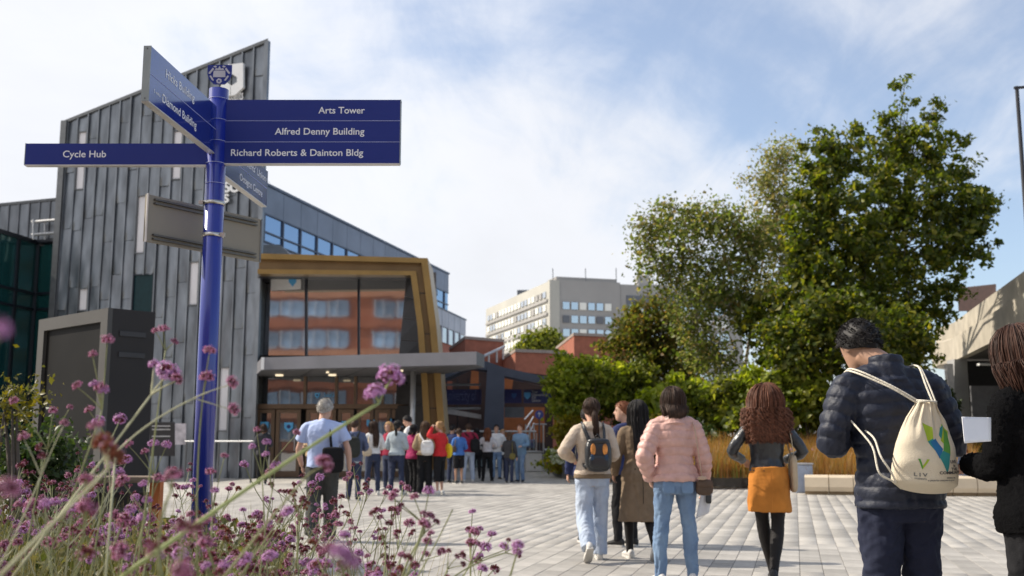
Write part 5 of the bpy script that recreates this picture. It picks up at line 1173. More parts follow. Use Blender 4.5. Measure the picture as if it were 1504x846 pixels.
tag(blades('bed_grass', np.concatenate([bedpts(9000, -100, 440, 1.9, 6), bedpts(500, 400, 620, 2.6, 5)]), .72, .006, leafmat('bed_blade', [(.09, .09, .03), (.16, .14, .055), (.26, .21, .10), (.06, .075, .02)], .3), .35, 5, 3), 'thin tangled green and straw coloured stems under the verbena', 'grass', kind='stuff')
c_ = bedpts(9000, -120, 430, 2.2, 6.5); c_[:, 2] = .15 + gr.uniform(0, 1, 9000) ** .8 * .62
tag(leaves('bed_leaves', c_, .028, leafmat('bed_leaf', [(.035, .045, .012), (.06, .07, .018), (.10, .10, .03), (.15, .13, .04)], .35), asp=2.2), 'small olive leaves low in the flower bed', 'leaves', kind='stuff')
MB().prism([(-7, 1.2, -.02), (-.15, 1.2, -.02), (-.2, 3.4, -.02), (-1.0, 5.2, -.02), (-1.8, 7.2, -.02), (-7, 7.6, -.02)], (0, 0, .12)).build('flower_bed', mat('bed_soil', (0, 0, 0)))['kind'] = 'structure'
# ================================================================== people
def ell(c, r, M=None, n=12, m=8):
    V = []; Fc = []
    for i in range(1, m):
        a = math.pi * i / m
        for j in range(n): b = 2 * math.pi * j / n; V.append((r[0] * math.sin(a) * math.cos(b), r[1] * math.sin(a) * math.sin(b), r[2] * math.cos(a)))
    V.append((0, 0, r[2])); V.append((0, 0, -r[2])); T, B = len(V) - 2, len(V) - 1
    for i in range(m - 2):
        for j in range(n): k = (j + 1) % n; Fc.append((i * n + j, (i + 1) * n + j, (i + 1) * n + k, i * n + k))
    for j in range(n): k = (j + 1) % n; Fc.append((T, j, k)); Fc.append((B, (m - 2) * n + k, (m - 2) * n + j))
    V = np.array(V)
    if M is not None: V = V @ np.array(M.to_3x3()).T
    return V + np.array(tuple(c)), Fc
def loft(rings, n=22, p=2.0):
    """rings: (cx, cy, cz, rx, ry) stacked in z; closed with caps."""
    a = np.arange(n) * 2 * math.pi / n; ca, sa = np.cos(a), np.sin(a); e = 2 / p
    X, Y = np.sign(ca) * np.abs(ca) ** e, np.sign(sa) * np.abs(sa) ** e; V = np.concatenate([np.stack([c[0] + X * c[3], c[1] + Y * c[4], np.full(n, c[2])], 1) for c in rings]); Fc = []
    for i in range(len(rings) - 1):
        for j in range(n): k = (j + 1) % n; Fc.append((i * n + j, i * n + k, (i + 1) * n + k, (i + 1) * n + j))
    Fc.append(tuple(range(n))[::-1]); Fc.append(tuple(range((len(rings) - 1) * n, len(rings) * n)))
    return V, Fc
def union(parts, vox, sm=2):
    V = []; Fc = []; o = 0
    for v, f in parts: V.append(np.asarray(v)); Fc += [tuple(i + o for i in q) for q in f]; o += len(v)
    me = bpy.data.meshes.new('u'); me.from_pydata(np.concatenate(V).tolist(), [], Fc); ob = bpy.data.objects.new('u', me); COL.objects.link(ob)
    md = ob.modifiers.new('r', 'REMESH'); md.mode = 'VOXEL'; md.voxel_size = vox; md.use_smooth_shade = True
    if sm: s_ = ob.modifiers.new('s', 'SMOOTH'); s_.iterations = sm; s_.factor = .5
    bpy.context.view_layer.update(); me2 = bpy.data.meshes.new_from_object(ob.evaluated_get(bpy.context.evaluated_depsgraph_get()))
    bpy.data.objects.remove(ob); bpy.data.meshes.remove(me)
    return me2
def wnoise(P, f, seed=0, k=7):
    r = np.random.default_rng(seed); P = P * f; s = np.zeros(len(P)); w = np.zeros_like(P)
    for i in range(3):
        d = r.normal(size=(3, 3)); w[:, i] = np.sin(P @ d[0] * .6 + r.uniform(0, 6)) * 1.1
    Q = P + w
    for i in range(k): d = r.normal(size=3) * (1 + .35 * i); s += np.sin(Q @ d + r.uniform(0, 6)) / (1 + .35 * i)
    return s / 2.2
def getVN(me):
    n = len(me.vertices); V = np.empty(n * 3, dtype=np.float32); me.vertices.foreach_get('co', V); Nn = np.empty(n * 3, dtype=np.float32); me.vertices.foreach_get('normal', Nn); return V.reshape(-1, 3).astype(float), Nn.reshape(-1, 3).astype(float)
def setV(me, V): me.vertices.foreach_set('co', np.asarray(V, dtype=np.float32).ravel()); me.update()
def seg_t(P, A, B): A, B = np.array(A), np.array(B); d = B - A; L2 = d @ d; t = np.clip((P - A) @ d / L2, 0, 1); return t, np.linalg.norm(P - (A + t[:, None] * d), axis=1), math.sqrt(L2)
BODY_F = [(.80, 0, .150, .105), (.88, -.012, .172, .118), (.95, -.015, .170, .118), (1.03, -.002, .142, .10), (1.11, .004, .122, .088), (1.20, .008, .132, .10), (1.29, .004, .150, .112), (1.37, -.006, .160, .098), (1.42, -.012, .140, .080), (1.455, -.014, .085, .062), (1.49, -.012, .055, .055)]
BODY_M = [(.80, 0, .150, .105), (.88, -.010, .160, .115), (.95, -.012, .160, .115), (1.03, 0, .150, .108), (1.11, .004, .148, .105), (1.20, .006, .158, .112), (1.29, .002, .175, .120), (1.37, -.006, .185, .110), (1.42, -.012, .160, .085), (1.455, -.014, .095, .068), (1.49, -.012, .062, .060)]
skin_l = mat('skin_light', (.55, .33, .24), .55, var=.06, nscale=9, **{'Subsurface Weight': .08}); skin_m = mat('skin_tan', (.40, .23, .15), .55, var=.06, nscale=9); skin_d = mat('skin_brown', (.17, .085, .05), .5, var=.06, nscale=9)
eye_m = mat('eye_dark', (.02, .015, .012), .2); lip_m = mat('lip_rose', (.42, .16, .14), .5); sole_m = mat('shoe_sole', (.6, .58, .54), .7)
def cloth(n_, c, rough=.85, **k): return mat(n_, c, rough, var=k.pop('var', .1), nscale=k.pop('nscale', 14), bump=k.pop('bump', .25), bscale=k.pop('bscale', 220), spec=k.pop('spec', .25), **k)
LEGS = {
 'stand': dict(kL=(-.098, .015, .49), aL=(-.105, -.015, .085), kR=(.098, .02, .49), aR=(.105, .0, .085), fL=0, fR=0, tL=-12, tR=12),
 'wide': dict(kL=(-.125, .02, .49), aL=(-.15, -.01, .085), kR=(.12, .01, .49), aR=(.14, .0, .085), fL=0, fR=0, tL=-15, tR=15),
 'relax': dict(kL=(-.09, .07, .50), aL=(-.115, .03, .085), kR=(.10, .0, .49), aR=(.095, -.02, .085), fL=0, fR=0, tL=-20, tR=8),
 'walkR': dict(kL=(-.098, -.03, .475), aL=(-.092, -.30, .185), kR=(.092, .12, .50), aR=(.085, .12, .085), fL=42, fR=-4, tL=-3, tR=5),
 'walkL': dict(kR=(.098, -.03, .475), aR=(.092, -.30, .185), kL=(-.092, .12, .50), aL=(-.085, .12, .085), fR=42, fL=-4, tR=3, tL=-5),
 'stepR': dict(kL=(-.095, .0, .48), aL=(-.09, -.17, .12), kR=(.09, .08, .50), aR=(.085, .08, .085), fL=20, fR=0, tL=-5, tR=5),
 'stepL': dict(kR=(.095, .0, .48), aR=(.09, -.17, .12), kL=(-.09, .08, .50), aL=(-.085, .08, .085), fR=20, fL=0, tR=5, tL=-5),
 'cross': dict(kL=(-.045, .09, .50), aL=(.045, .14, .085), kR=(.07, -.01, .48), aR=(-.005, -.14, .11), fL=0, fR=16, tL=4, tR=6),
 'sit': dict(hz=-.48, kL=(-.13, .42, .44), aL=(-.12, .40, .085), kR=(.13, .42, .44), aR=(.12, .38, .085), fL=0, fR=0, tL=-5, tR=5)}
ARMS = {
 'down': ((.245, -.035, 1.135), (.262, .03, .885)), 'back': ((.25, -.10, 1.15), (.27, -.12, .90)), 'fwd': ((.235, .05, 1.14), (.24, .17, .94)),
 'bent': ((.25, -.04, 1.13), (.17, .20, 1.10)), 'phone': ((.27, .0, 1.13), (.10, .27, 1.19)), 'bentout': ((.335, -.03, 1.17), (.20, .18, 1.10)), 'pocket': ((.29, -.10, 1.14), (.215, .03, .93)),
 'head': ((.33, .12, 1.40), (.15, .13, 1.60)), 'cross': ((.24, .03, 1.14), (-.05, .20, 1.16)), 'carry': ((.25, -.02, 1.13), (.12, .26, 1.02))}
def person(label, px, Y, H, heading, legs='stand', aL='down', aR='down', male=False, skin=None, top=None, low=None, hair=None, shoes=None, vox=.016, yaw=0, nod=0, lean=0.0, group=None, seed=0, headx=0, leanx=0.0, base=None, wide=1.0):
    skin = skin or skin_l; rs = random.Random(seed * 13 + 5); near = vox < .012
    t = thing('person', label, 'person', group); k = H / 1.75
    t.location = (xat(px, Y, .9), Y, gz(0, Y)) if base is None else base; t.rotation_euler = (0, 0, R(heading)); t.scale = (k * wide, k * wide, k)
    Lg = LEGS[legs]; hz = Lg.get('hz', 0); B = BODY_M if male else BODY_F; sw = .20 if male else .168
    def bend(p):                                         # lean of the trunk above the hips
        p = np.asarray(p, dtype=float).copy(); q = p[..., 2]; f = np.clip((q - .95) / .55, 0, 1.3) ** 1.3
        p[..., 1] += lean * f; p[..., 0] += leanx * f; p[..., 2] += hz - abs(lean) * .22 * f; return p
    J = {}
    for s, nm, A in ((-1, 'L', aL), (1, 'R', aR)):
        e, w = ARMS[A] if isinstance(A, str) else A; wd = (sw - .168)
        J['s' + nm] = bend((s * sw, -.012, 1.395)); J['e' + nm] = bend((s * (e[0] + wd), e[1], e[2])) if True else 0; w_ = np.array([s * (w[0] + (wd if w[0] > .2 else 0)), w[1], w[2]]); J['w' + nm] = bend(w_)
        J['h' + nm] = np.array([s * .088, 0, .90 + hz]); J['k' + nm] = np.array(Lg['k' + nm], dtype=float); J['a' + nm] = np.array(Lg['a' + nm], dtype=float)
    def limb(pts, rads, n=14, sub=4):                     # smooth tapered limb through its joints
        P = [np.array(p, dtype=float) for p in pts]; Q = []; Rr = []
        for i in range(len(P) - 1):
            for j in range(sub): f = j / sub; Q.append(P[i] * (1 - f) + P[i + 1] * f)
        Q.append(P[-1]); Q = np.array(Q); Q[1:-1] = Q[1:-1] * .6 + (Q[:-2] + Q[2:]) * .2
        Rr = np.interp(np.linspace(0, 1, len(Q)), np.linspace(0, 1, len(rads)), rads); return tube_np(Q, Rr, n)
    def torso(z0, z1, ex, flare=None, p=2.2, n=28, exy=None):
        zs = [z0] + [b[0] for b in B if z0 + .02 < b[0] < z1 - .01] + [z1]; bz = [b[0] for b in B]; out = []
        for z in zs:
            cy, rx, ry = (np.interp(z, bz, [b[i] for b in B]) for i in (1, 2, 3)); e_ = ex(z) if callable(ex) else ex
            if flare and z < flare[0]: f = (flare[0] - z) / max(.01, flare[0] - z0); rx += flare[1] * f; ry += flare[1] * f * .8
            q = bend((0, cy, z)); out.append((q[0], q[1], q[2], rx + e_, ry + (e_ if exy is None else exy)))
        return loft(out, n, p)
    # head frame
    nb = bend((0, -.012, 1.47)); Mh = Matrix.Rotation(R(yaw), 3, 'Z') @ Matrix.Rotation(R(-nod), 3, 'X')
    hc = nb + np.array(Mh @ Vector((0, .012 + .02, .165))) + np.array([headx, lean * .12, 0]); Mn = np.array(Mh)
    HD = [(-.118, .048, .022, .018), (-.106, .044, .040, .040), (-.08, .032, .054, .062), (-.04, .012, .066, .084), (.0, .002, .073, .094), (.04, -.004, .075, .098), (.075, -.006, .067, .088), (.10, -.008, .048, .064), (.115, -.008, .018, .026)]
    hv, hf = loft([(0, c[1], c[0], c[2], c[3]) for c in HD], 22); hv = hv @ Mn.T + hc
    toH = lambda p: np.asarray(p, dtype=float) @ Mn.T + hc
    parts = [torso(.80, 1.49, 0), (hv, hf), tube_np([nb + [0, -.01, -.04], nb + [0, 0, .03], toH((0, -.012, -.05))], [.062, .053, .054] if not male else [.07, .06, .06], 14)]
    ns, nf = tube_np([toH((0, .085, .02)), toH((0, .108, -.018)), toH((0, .098, -.034))], [.008, .014, .010], 8); parts.append((ns, nf))
    for s in (-1, 1): parts.append(ell(toH((s * .076, -.008, -.008)), (.010, .020, .032), Mh @ Matrix.Rotation(R(s * -18), 3, 'Z'), 10, 6))
    for nm in 'LR':
        s = -1 if nm == 'L' else 1
        parts.append(limb([J['s' + nm] + [-.03 * s, 0, .0], J['s' + nm], J['e' + nm], J['w' + nm]], [.05, .052, .048, .044, .036, .040, .034, .025] if male else [.045, .045, .04, .037, .033, .036, .03, .022], 12))
        K, A_ = J['k' + nm], J['a' + nm]; parts.append(limb([J['h' + nm], K, A_], [.084, .073, .058, .047, .050, .045, .034, .032], 14, 5))
        # hand: palm and five fingers
        w, e = J['w' + nm], J['e' + nm]; d = w - e; d /= np.linalg.norm(d); inn = np.array([-s * .9, .25, .1]); 
        if abs(d[1]) > .6: inn = np.array([-s * .3, .1, -.9])
        inn -= d * (inn @ d); inn /= np.linalg.norm(inn); sd2 = np.cross(inn, d) * (1 if s > 0 else -1)
        if sd2[1] < 0 and abs(d[1]) <= .6: sd2 = -sd2
        c0 = w + d * .015; c1 = w + d * .085; pv = []
        for f, ww in ((0, .024), (.4, .036), (1, .038)):
            c = c0 * (1 - f) + c1 * f
            for a in np.arange(10) * .6283: pv.append(c + sd2 * ww * math.cos(a) + inn * .015 * math.sin(a))
        pf = [(i * 10 + j, i * 10 + (j + 1) % 10, (i + 1) * 10 + (j + 1) % 10, (i + 1) * 10 + j) for i in range(2) for j in range(10)] + [tuple(range(9, -1, -1)), tuple(range(20, 30))]
        parts.append((np.array(pv), pf)); fr = max(.0085, vox * .62)
        for q, ln in ((.028, .068), (.0095, .078), (-.0095, .073), (-.028, .056)):
            b0 = c1 + sd2 * q - d * .012; dd = d * .9 + inn * .25; b1 = b0 + dd * ln * .45; b2 = b1 + (d * .65 + inn * .75) * ln * .32; b3 = b2 + (d * .2 + inn * .95) * ln * .28; parts.append(tube_np([b0, b1, b2, b3], [fr, fr * .95, fr * .88, fr * .75], 8))
        b0 = c0 + sd2 * .022 + d * .012; b1 = b0 + sd2 * .028 + d * .028 + inn * .012; b2 = b1 + d * .032 + sd2 * .004 + inn * .012; parts.append(tube_np([b0, b1, b2], [fr * 1.2, fr * 1.05, fr * .8], 8))
        tw = R(Lg['t' + nm]); td = np.array([math.sin(tw), math.cos(tw), 0]); pt_ = R(Lg['f' + nm]); foot = td * math.cos(pt_) + np.array([0, 0, -math.sin(pt_)])
        parts.append(tube_np([A_ + [0, 0, 0], A_ + foot * .06 + [0, 0, -.04 * math.cos(pt_)], A_ + foot * .15 + [0, 0, -.055 * math.cos(pt_)]], [.036, .034, .024], 10))
    me = union(parts, vox, 1); me.materials.append(skin); body = link(bpy.data.objects.new('body', me), t)
    me.polygons.foreach_set('use_smooth', np.ones(len(me.polygons), dtype=bool))
    # face
    for s in (-1, 1):
        V, f = ell(toH((s * .031, .083, .012)), (.013, .009, .008), Mh, 8, 6); mesh_np('eye', V, f, eye_m, t, True)
        V, f = tube_np([toH((s * .017, .094, .032)), toH((s * .033, .091, .037)), toH((s * .048, .080, .032))], .0035, 5); mesh_np('eyebrow', V, f, hair[0] if hair else eye_m, t)
    V, f = tube_np([toH((-.022, .083, -.058)), toH((0, .091, -.056)), toH((.022, .083, -.058))], [.003, .006, .003], 6); mesh_np('mouth', V, f, lip_m, t, True)
    def garment(nm, parts, m_, vx, wr=0.004, wf=16, puff=None, sd=0, arms=True, fuzz=0):
        me = union(parts, vx, 3 if not puff else 2); V, Nn = getVN(me); off = wnoise(V * np.array([1, 1, .7]), wf, sd + seed) * wr
        if wr: off += wnoise(V, wf * 2.3, sd + seed + 3) * wr * .4
        if puff:
            h_, amp = puff; s_ = V[:, 2] + .006 * np.sin(V[:, 0] * 21 + V[:, 1] * 13); best = np.full(len(V), .5)
            if arms:
                acc = 0
                for q in 'LR':
                    t1, d1, l1 = seg_t(V, J['s' + q], J['e' + q]); t2, d2, l2 = seg_t(V, J['e' + q], J['w' + q])
                    isarm = np.abs(V[:, 0]) > (sw + .005) if False else (np.minimum(d1, d2) < .085) & (np.abs(V[:, 0] - 0) > sw * .86) & ((V[:, 2] < J['s' + q][2] - .02) | (np.abs(V[:, 0]) > sw + .03)) & (np.sign(V[:, 0]) == (-1 if q == 'L' else 1))
                    isarm &= d1 + 0 < .5; along = np.where(d1 < d2, t1 * l1, l1 + t2 * l2); s_ = np.where(isarm, -along + J['s' + q][2], s_)
            ph = s_ / h_; fr_ = np.abs(ph - np.round(ph)) * 2                       # 1 in the middle of a baffle, 0 at its seam
            off += amp * (np.sqrt(np.clip(1 - (1 - np.clip(fr_, 0, 1)) ** 2, 0, 1)) - .75) + wnoise(V * np.array([3.2, 3.2, .8]), 15, 5 + seed) * amp * .20 * (1 - .5 * fr_)
        if fuzz: off += np.random.default_rng(1).normal(size=len(V)) * fuzz
        setV(me, V + Nn * off[:, None]); me.materials.append(m_); me.polygons.foreach_set('use_smooth', np.ones(len(me.polygons), dtype=bool)); return link(bpy.data.objects.new(nm, me), t)
    vx = max(vox, .0075)
    # lower garment
    if low:
        kind = low['kind']; m_ = low['mat']
        if kind == 'trousers':
            r0, r1, r2 = low.get('r', (.100, .070, .055)); P_ = [loft([(0, b[1], b[0] + hz, b[2] + .012, b[3] + .012) for b in B if b[0] <= 1.0] + [(0, 0, 1.04 + hz, .150, .108)], 24, 2.2)]
            for nm in 'LR':
                h_, K, A_ = J['h' + nm], J['k' + nm], J['a' + nm]; s = -1 if nm == 'L' else 1; end = A_ + (K - A_) * low.get('crop', .02) + np.array([0, 0, -.03 if not low.get('crop') else 0])
                P_.append(limb([h_ + [0, 0, .03], h_ * .6 + K * .4, K, end], [r0, r0, r0 * .93, (r0 + r1) / 2 * .98, r1 * 1.04, r1, r1 * 1.0, (r1 + r2) / 2, r2], 16, 4))
            garment('trousers', P_, m_, vx, low.get('wr', .0065), 22, sd=11)
        if kind == 'skirt':
            z1, z0 = low['z']; fl = low.get('fl', .02)
            garment('skirt', [loft([(0, -.01 + .0, z + hz, .165 + fl * (1 - i / 4) + (.012 if 0 < i < 4 else 0), .13 + fl * (1 - i / 4) * .6) for i, z in enumerate(np.linspace(z0, z1, 5))], 28, 2.4)], m_, vx, .009, 11, sd=3); mesh_np('seam', *tube_np([(0.0, -.158 - fl * .3 - .002, z1 - .03), (0.002, -.168 - fl * .5, (z0 + z1) / 2), (0, -.168 - fl * .7, z0 + .02)], .0035, 6), m_, t)
            if low.get('tights'):
                P_ = [loft([(0, b[1], b[0], b[2] + .004, b[3] + .004) for b in B if b[0] <= 1.0], 22)]
                for nm in 'LR': P_.append(limb([J['h' + nm], J['k' + nm], J['a' + nm] + [0, 0, -.02]], [.095, .085, .071, .059, .063, .057, .044, .042], 14, 5))
                garment('tights', P_, low['tights'], vx, .0015, 20, sd=4)
    # upper garment
    if top:
        ex = top.get('ex', .022); hem = top.get('hem', .88); ar = top.get('arm', (.066, .058, .046)); fl = top.get('flare', .0)
        P_ = [torso(hem, 1.475, lambda z: ex * (1.0 if z < 1.36 else .75), (1.1, fl) if fl else None, 2.5, 32)] if hem >= .79 else [torso(.80, 1.475, ex, None, 2.4, 32), loft([(bend((0, -.01, z))[0], -.01, z, .17 + ex + (.80 - z) * fl, .12 + ex + (.80 - z) * fl) for z in np.linspace(hem, .86, 6)], 28, 2.3)]
        P_.append(tube_np([bend((-sw * .95, -.014, 1.40)), bend((-sw * .45, -.016, 1.428)), bend((0, -.016, 1.44)), bend((sw * .45, -.016, 1.428)), bend((sw * .95, -.014, 1.40))], [ar[0] * .92, ar[0] * .98, ar[0] * 1.0, ar[0] * .98, ar[0] * .92], 14))
        for nm in 'LR':
            s = -1 if nm == 'L' else 1; S_, E_, W_ = J['s' + nm], J['e' + nm], J['w' + nm]
            if top.get('short'): P_.append(limb([S_ + [-.03 * s, 0, 0], S_, S_ * .38 + E_ * .62 + [s * .01, 0, 0]], [ar[0], ar[0] * 1.02, ar[0], ar[0] * 1.05], 14, 4))
            else: P_.append(limb([S_ + [-.03 * s, 0, 0], S_, E_, W_ + (W_ - E_) * .03], [ar[0], ar[0] * 1.02, ar[0], (ar[0] + ar[1]) / 2, ar[1], ar[1], (ar[1] + ar[2]) / 2, ar[2]], 14, 4))
        c_ = top.get('collar')
        if c_:
            rr_ = c_[0]; P_.append(tube_np([nb + [0, -.012, -.05], nb + [0, -.006, .0], nb + [0, .0, c_[1]]], [rr_ + .03, rr_ + .008, rr_], 18))
        if top.get('hood'): P_.append(ell(nb + [0, -.075, -.025], (.115, .06, .055), None, 14, 8)); P_.append(tube_np([nb + [.10, .0, -.02], nb + [.06, -.075, .0], nb + [-.06, -.075, 0], nb + [-.10, .0, -.02]], .038, 10))
        garment(top.get('name', 'top'), P_, top['mat'], vx, top.get('wr', .007), top.get('wf', 17), top.get('puff'), sd=7, fuzz=top.get('fuzz', 0))
        if top.get('rib'):
            garment('hem_band', [torso(hem - .035, hem + .02, ex + .003, None, 2.4, 28)], top['rib'], vx, .001, 20)
        if top.get('under'):
            u_ = top['under']; garment('undershirt', [torso(u_[1], hem + .06, .016, None, 2.3, 24)], u_[0], vx, .003, 18)
    # shoes
    sm = shoes or cloth('shoe_black', (.03, .03, .03), .6)
    for nm in 'LR':
        A_ = J['a' + nm]; tw = R(Lg['t' + nm]); pt_ = R(Lg['f' + nm]); M_r = Matrix.Rotation(-tw, 3, 'Z') @ Matrix.Rotation(-pt_, 3, 'X')
        secs = [(-.072, .022, .052, -.03), (-.06, .034, .06, -.02), (-.02, .036, .075, .0), (.03, .036, .065, -.008), (.08, .042, .046, -.024), (.13, .044, .036, -.034), (.165, .036, .028, -.040), (.185, .016, .016, -.046)]
        V = []; n_ = 12
        for y, wx, hh, cz in secs:
            for j in range(n_): a = 2 * math.pi * j / n_; z = -.072 + max(0, hh * (1 + math.sin(a)) * .72 if math.sin(a) > -.9 else 0); V.append((wx * math.cos(a), y, min(z, .035)))
        Fc = [(i * n_ + j, (i + 1) * n_ + j, (i + 1) * n_ + (j + 1) % n_, i * n_ + (j + 1) % n_) for i in range(len(secs) - 1) for j in range(n_)] + [tuple(range(n_)), tuple(range((len(secs) - 1) * n_, len(secs) * n_))[::-1]]
        V = np.array(V) @ np.array(M_r).T + A_; sh = mesh_np('shoe', V, Fc, sm, t, True)
        sv = []; 
        for y, wx, hh, cz in secs:
            for x, z in ((-wx - .003, -.083), (wx + .003, -.083), (wx + .003, -.060), (-wx - .003, -.060)): sv.append((x, y, z))
        sf = [(i * 4 + j, (i + 1) * 4 + j, (i + 1) * 4 + (j + 1) % 4, i * 4 + (j + 1) % 4) for i in range(len(secs) - 1) for j in range(4)] + [(0, 1, 2, 3), (31, 30, 29, 28)]
        mesh_np('sole', np.array(sv) @ np.array(M_r).T + A_, sf, top.get('sole', sole_m) if top else sole_m, sh)
    # hair
    if hair: make_hair(t, hair, toH, Mn, hc, bend, near, rs, B)
    t['_nb'] = 0; del t['_nb']
    return t, J, hc, bend, k
def make_hair(t, hair, toH, Mn, hc, bend, near, rs, B):
    m_, style = hair[0], hair[1]; L_ = hair[2] if len(hair) > 2 else .3; vol = hair[3] if len(hair) > 3 else 0.0
    # cap: the scalp shell, lower at the back than over the forehead
    V = []; Fc = []; na, ne = (40, 16) if near else (24, 10); short = style == 'short'
    for i in range(ne + 1):
        for j in range(na):
            a = 2 * math.pi * j / na; front = math.sin(a)            # +1 = face
            low = (-.62 if short else -.75) if front < -.1 else (-.25 if front < .35 else .42)
            low = np.interp(front, [-1, -.2, .15, .55, 1], [-.85 if not short else -.72, -.55 if not short else -.45, -.15, .35, .52])
            e = math.pi / 2 + (math.asin(max(-.99, min(.99, low))) - math.pi / 2) * i / ne; z = math.sin(e); c = math.cos(e)
            g = (.012 if short else .016) + vol * .25; wob = .004 * math.sin(a * 9 + e * 7) + .004 * math.sin(a * 5 - e * 11 + 1)
            V.append((c * math.cos(a) * (.076 + g + wob), c * math.sin(a) * (.099 + g + wob) - .005, z * (.098 + g + wob) + .018))
    for i in range(ne):
        for j in range(na): k = (j + 1) % na; Fc.append((i * na + j, (i + 1) * na + j, (i + 1) * na + k, i * na + k))
    V = toH(np.array(V)); hs_ = [(V, Fc)]
    n = {'short': 2400 if near else 260, 'long': 700 if near else 110, 'curly': 620 if near else 90, 'braids': 110, 'ponytail': 420 if near else 70, 'bob': 500 if near else 100, 'wavy': 1600 if near else 70}[style]
    allV = []; allF = []; off = 0
    def addl(P, r, sides=4):
        nonlocal off
        v, f = tube_np(P, r, sides, False); allV.append(v); allF.extend([tuple(i + off for i in q) for q in f]); off += len(v)
    for V_, F_ in hs_: allV.append(V_); allF += F_; off += len(V_)
    nbk = bend((0, 0, 1.40)); backy = nbk[1] - .135
    for i in range(n):
        if style == 'short':
            a = rs.uniform(0, 2 * math.pi); fr = math.sin(a); e = rs.uniform(max(-.55, np.interp(fr, [-1, 0, 1], [-.7, -.2, .45])), 1.5)
            d = np.array([math.cos(e) * math.cos(a), math.cos(e) * math.sin(a), math.sin(e)]); p = d * np.array([.085, .108, .110]) + [0, -.005, .018]; tdir = np.array([rs.gauss(0, .4), rs.gauss(-.1, .4), -.6 * (1 - d[2]) + .1]); q = p + d * .007 + tdir * .018
            addl(toH(np.array([p - d * .01, (p + q) / 2 + d * .004, q])), [.0022, .0018, .0006] if near else [.004, .0035, .0012], 3); continue
        a = math.radians(-90 + rs.uniform(-1, 1) * (112 if style in ('curly', 'wavy', 'bob', 'long') else 90)); e0 = rs.uniform(.15, 1.45) if style != 'braids' else rs.uniform(.1, 1.4)
        lift = .012 + rs.uniform(0, .02) + vol * rs.uniform(.2, 1.0); P = []; ns_ = 5
        for q in range(ns_):
            e = e0 + (-.35 - e0) * q / (ns_ - 1); d = np.array([math.cos(e) * math.cos(a), math.cos(e) * math.sin(a), math.sin(e)]); P.append(d * (np.array([.078, .101, .100]) + lift * (.6 + .5 * q / ns_)) + [0, -.004, .016])
        P = [toH(p) for p in P]
        if style == 'ponytail':
            tie = toH((0, -.118, .0)); P = P[:3] + [tie * .5 + P[2] * .5, tie]
            if i % 2 == 0:
                rr_ = rs.uniform(0, .028); an = rs.uniform(0, 6.28); 
                for q in range(1, 6): f = q / 5; P.append(tie + np.array([math.cos(an) * rr_ * (1 + .3 * math.sin(f * 3)) + .02 * f, -.02 * math.sin(f * 2.5) + math.sin(an) * rr_ - .012, -L_ * f]))
            addl(np.array(P), [.0034 if near else .006] * (len(P) - 1) + [.002], 4); continue
        last = P[-1]; ll = L_ * rs.uniform(.82, 1.05); m2 = {'curly': 26, 'wavy': 14}.get(style, 7); tx = last[0] * (1.0 + vol * 2.0) + rs.gauss(0, .016 if style == 'wavy' else .008)
        side = abs(math.cos(a)); ty = min(last[1] * .6 + hc[1] * .4, backy) if side < .75 else max(last[1] * .5 + hc[1] * .5 - .02, hc[1] - .09) - .05 * rs.random()
        amp = rs.uniform(.007, .014) if style == 'curly' else rs.uniform(.003, .010) if style == 'wavy' else .002; ph = rs.uniform(0, 6.28); fq = rs.uniform(48, 66) if style == 'curly' else 12; z_end = last[2] - ll
        for q in range(1, m2 + 1):
            f = q / m2; s_ = min(1, f * 1.6); z = last[2] - ll * f; w = 1 + (vol * 1.3) * math.sin(min(1, f * 1.2) * math.pi) - .22 * f * (style != 'curly'); y = last[1] * (1 - s_) + ty * s_ - .012 * math.sin(f * math.pi) - (.03 if side < .75 else 0) * min(1, f * 2) * (vol * 6)
            P.append(np.array([tx * w * (1 if style != 'bob' else 1.03) + amp * math.cos(ph + fq * ll * f * 2) * (1.3 if q > 1 else .3), y + amp * math.sin(ph + fq * ll * f * 2), z]))
        th = {'curly': .0042, 'braids': .0060, 'long': .0034, 'bob': .0036, 'wavy': .0022}[style] * (1 if near else 2.4)
        addl(np.array(P), [th * .9] * (len(P) - 2) + [th * .75, th * .3], 4 if near else 3)
    mesh_np('hair', np.concatenate(allV), allF, m_, t, True)
def hairmat(n_, c, **k): return mat(n_, c, .58, var=.3, nscale=30, spec=.3, stretch=(3, 3, .6), island=.45, **k)
h_black = hairmat('hair_black', (.012, .010, .010)); h_brown = hairmat('hair_dark_brown', (.045, .024, .015)); h_curly = hairmat('hair_brown_red', (.12, .045, .024)); h_aub = hairmat('hair_auburn', (.16, .055, .022)); h_blond = hairmat('hair_blond', (.34, .20, .09)); h_grey = hairmat('hair_grey', (.50, .47, .43)); h_mid = hairmat('hair_mid_brown', (.09, .05, .028))
def ptmesh(nm, V, Fc, m_, par, smooth=True): return mesh_np(nm, V, Fc, m_, par, smooth)
def carried(name, label, cat, t, group=None):           # a bag or paper: a thing of its own, standing in its carrier's frame
    b = thing(name, label, cat, group); b.location = t.location; b.rotation_euler = t.rotation_euler; b.scale = t.scale; return b
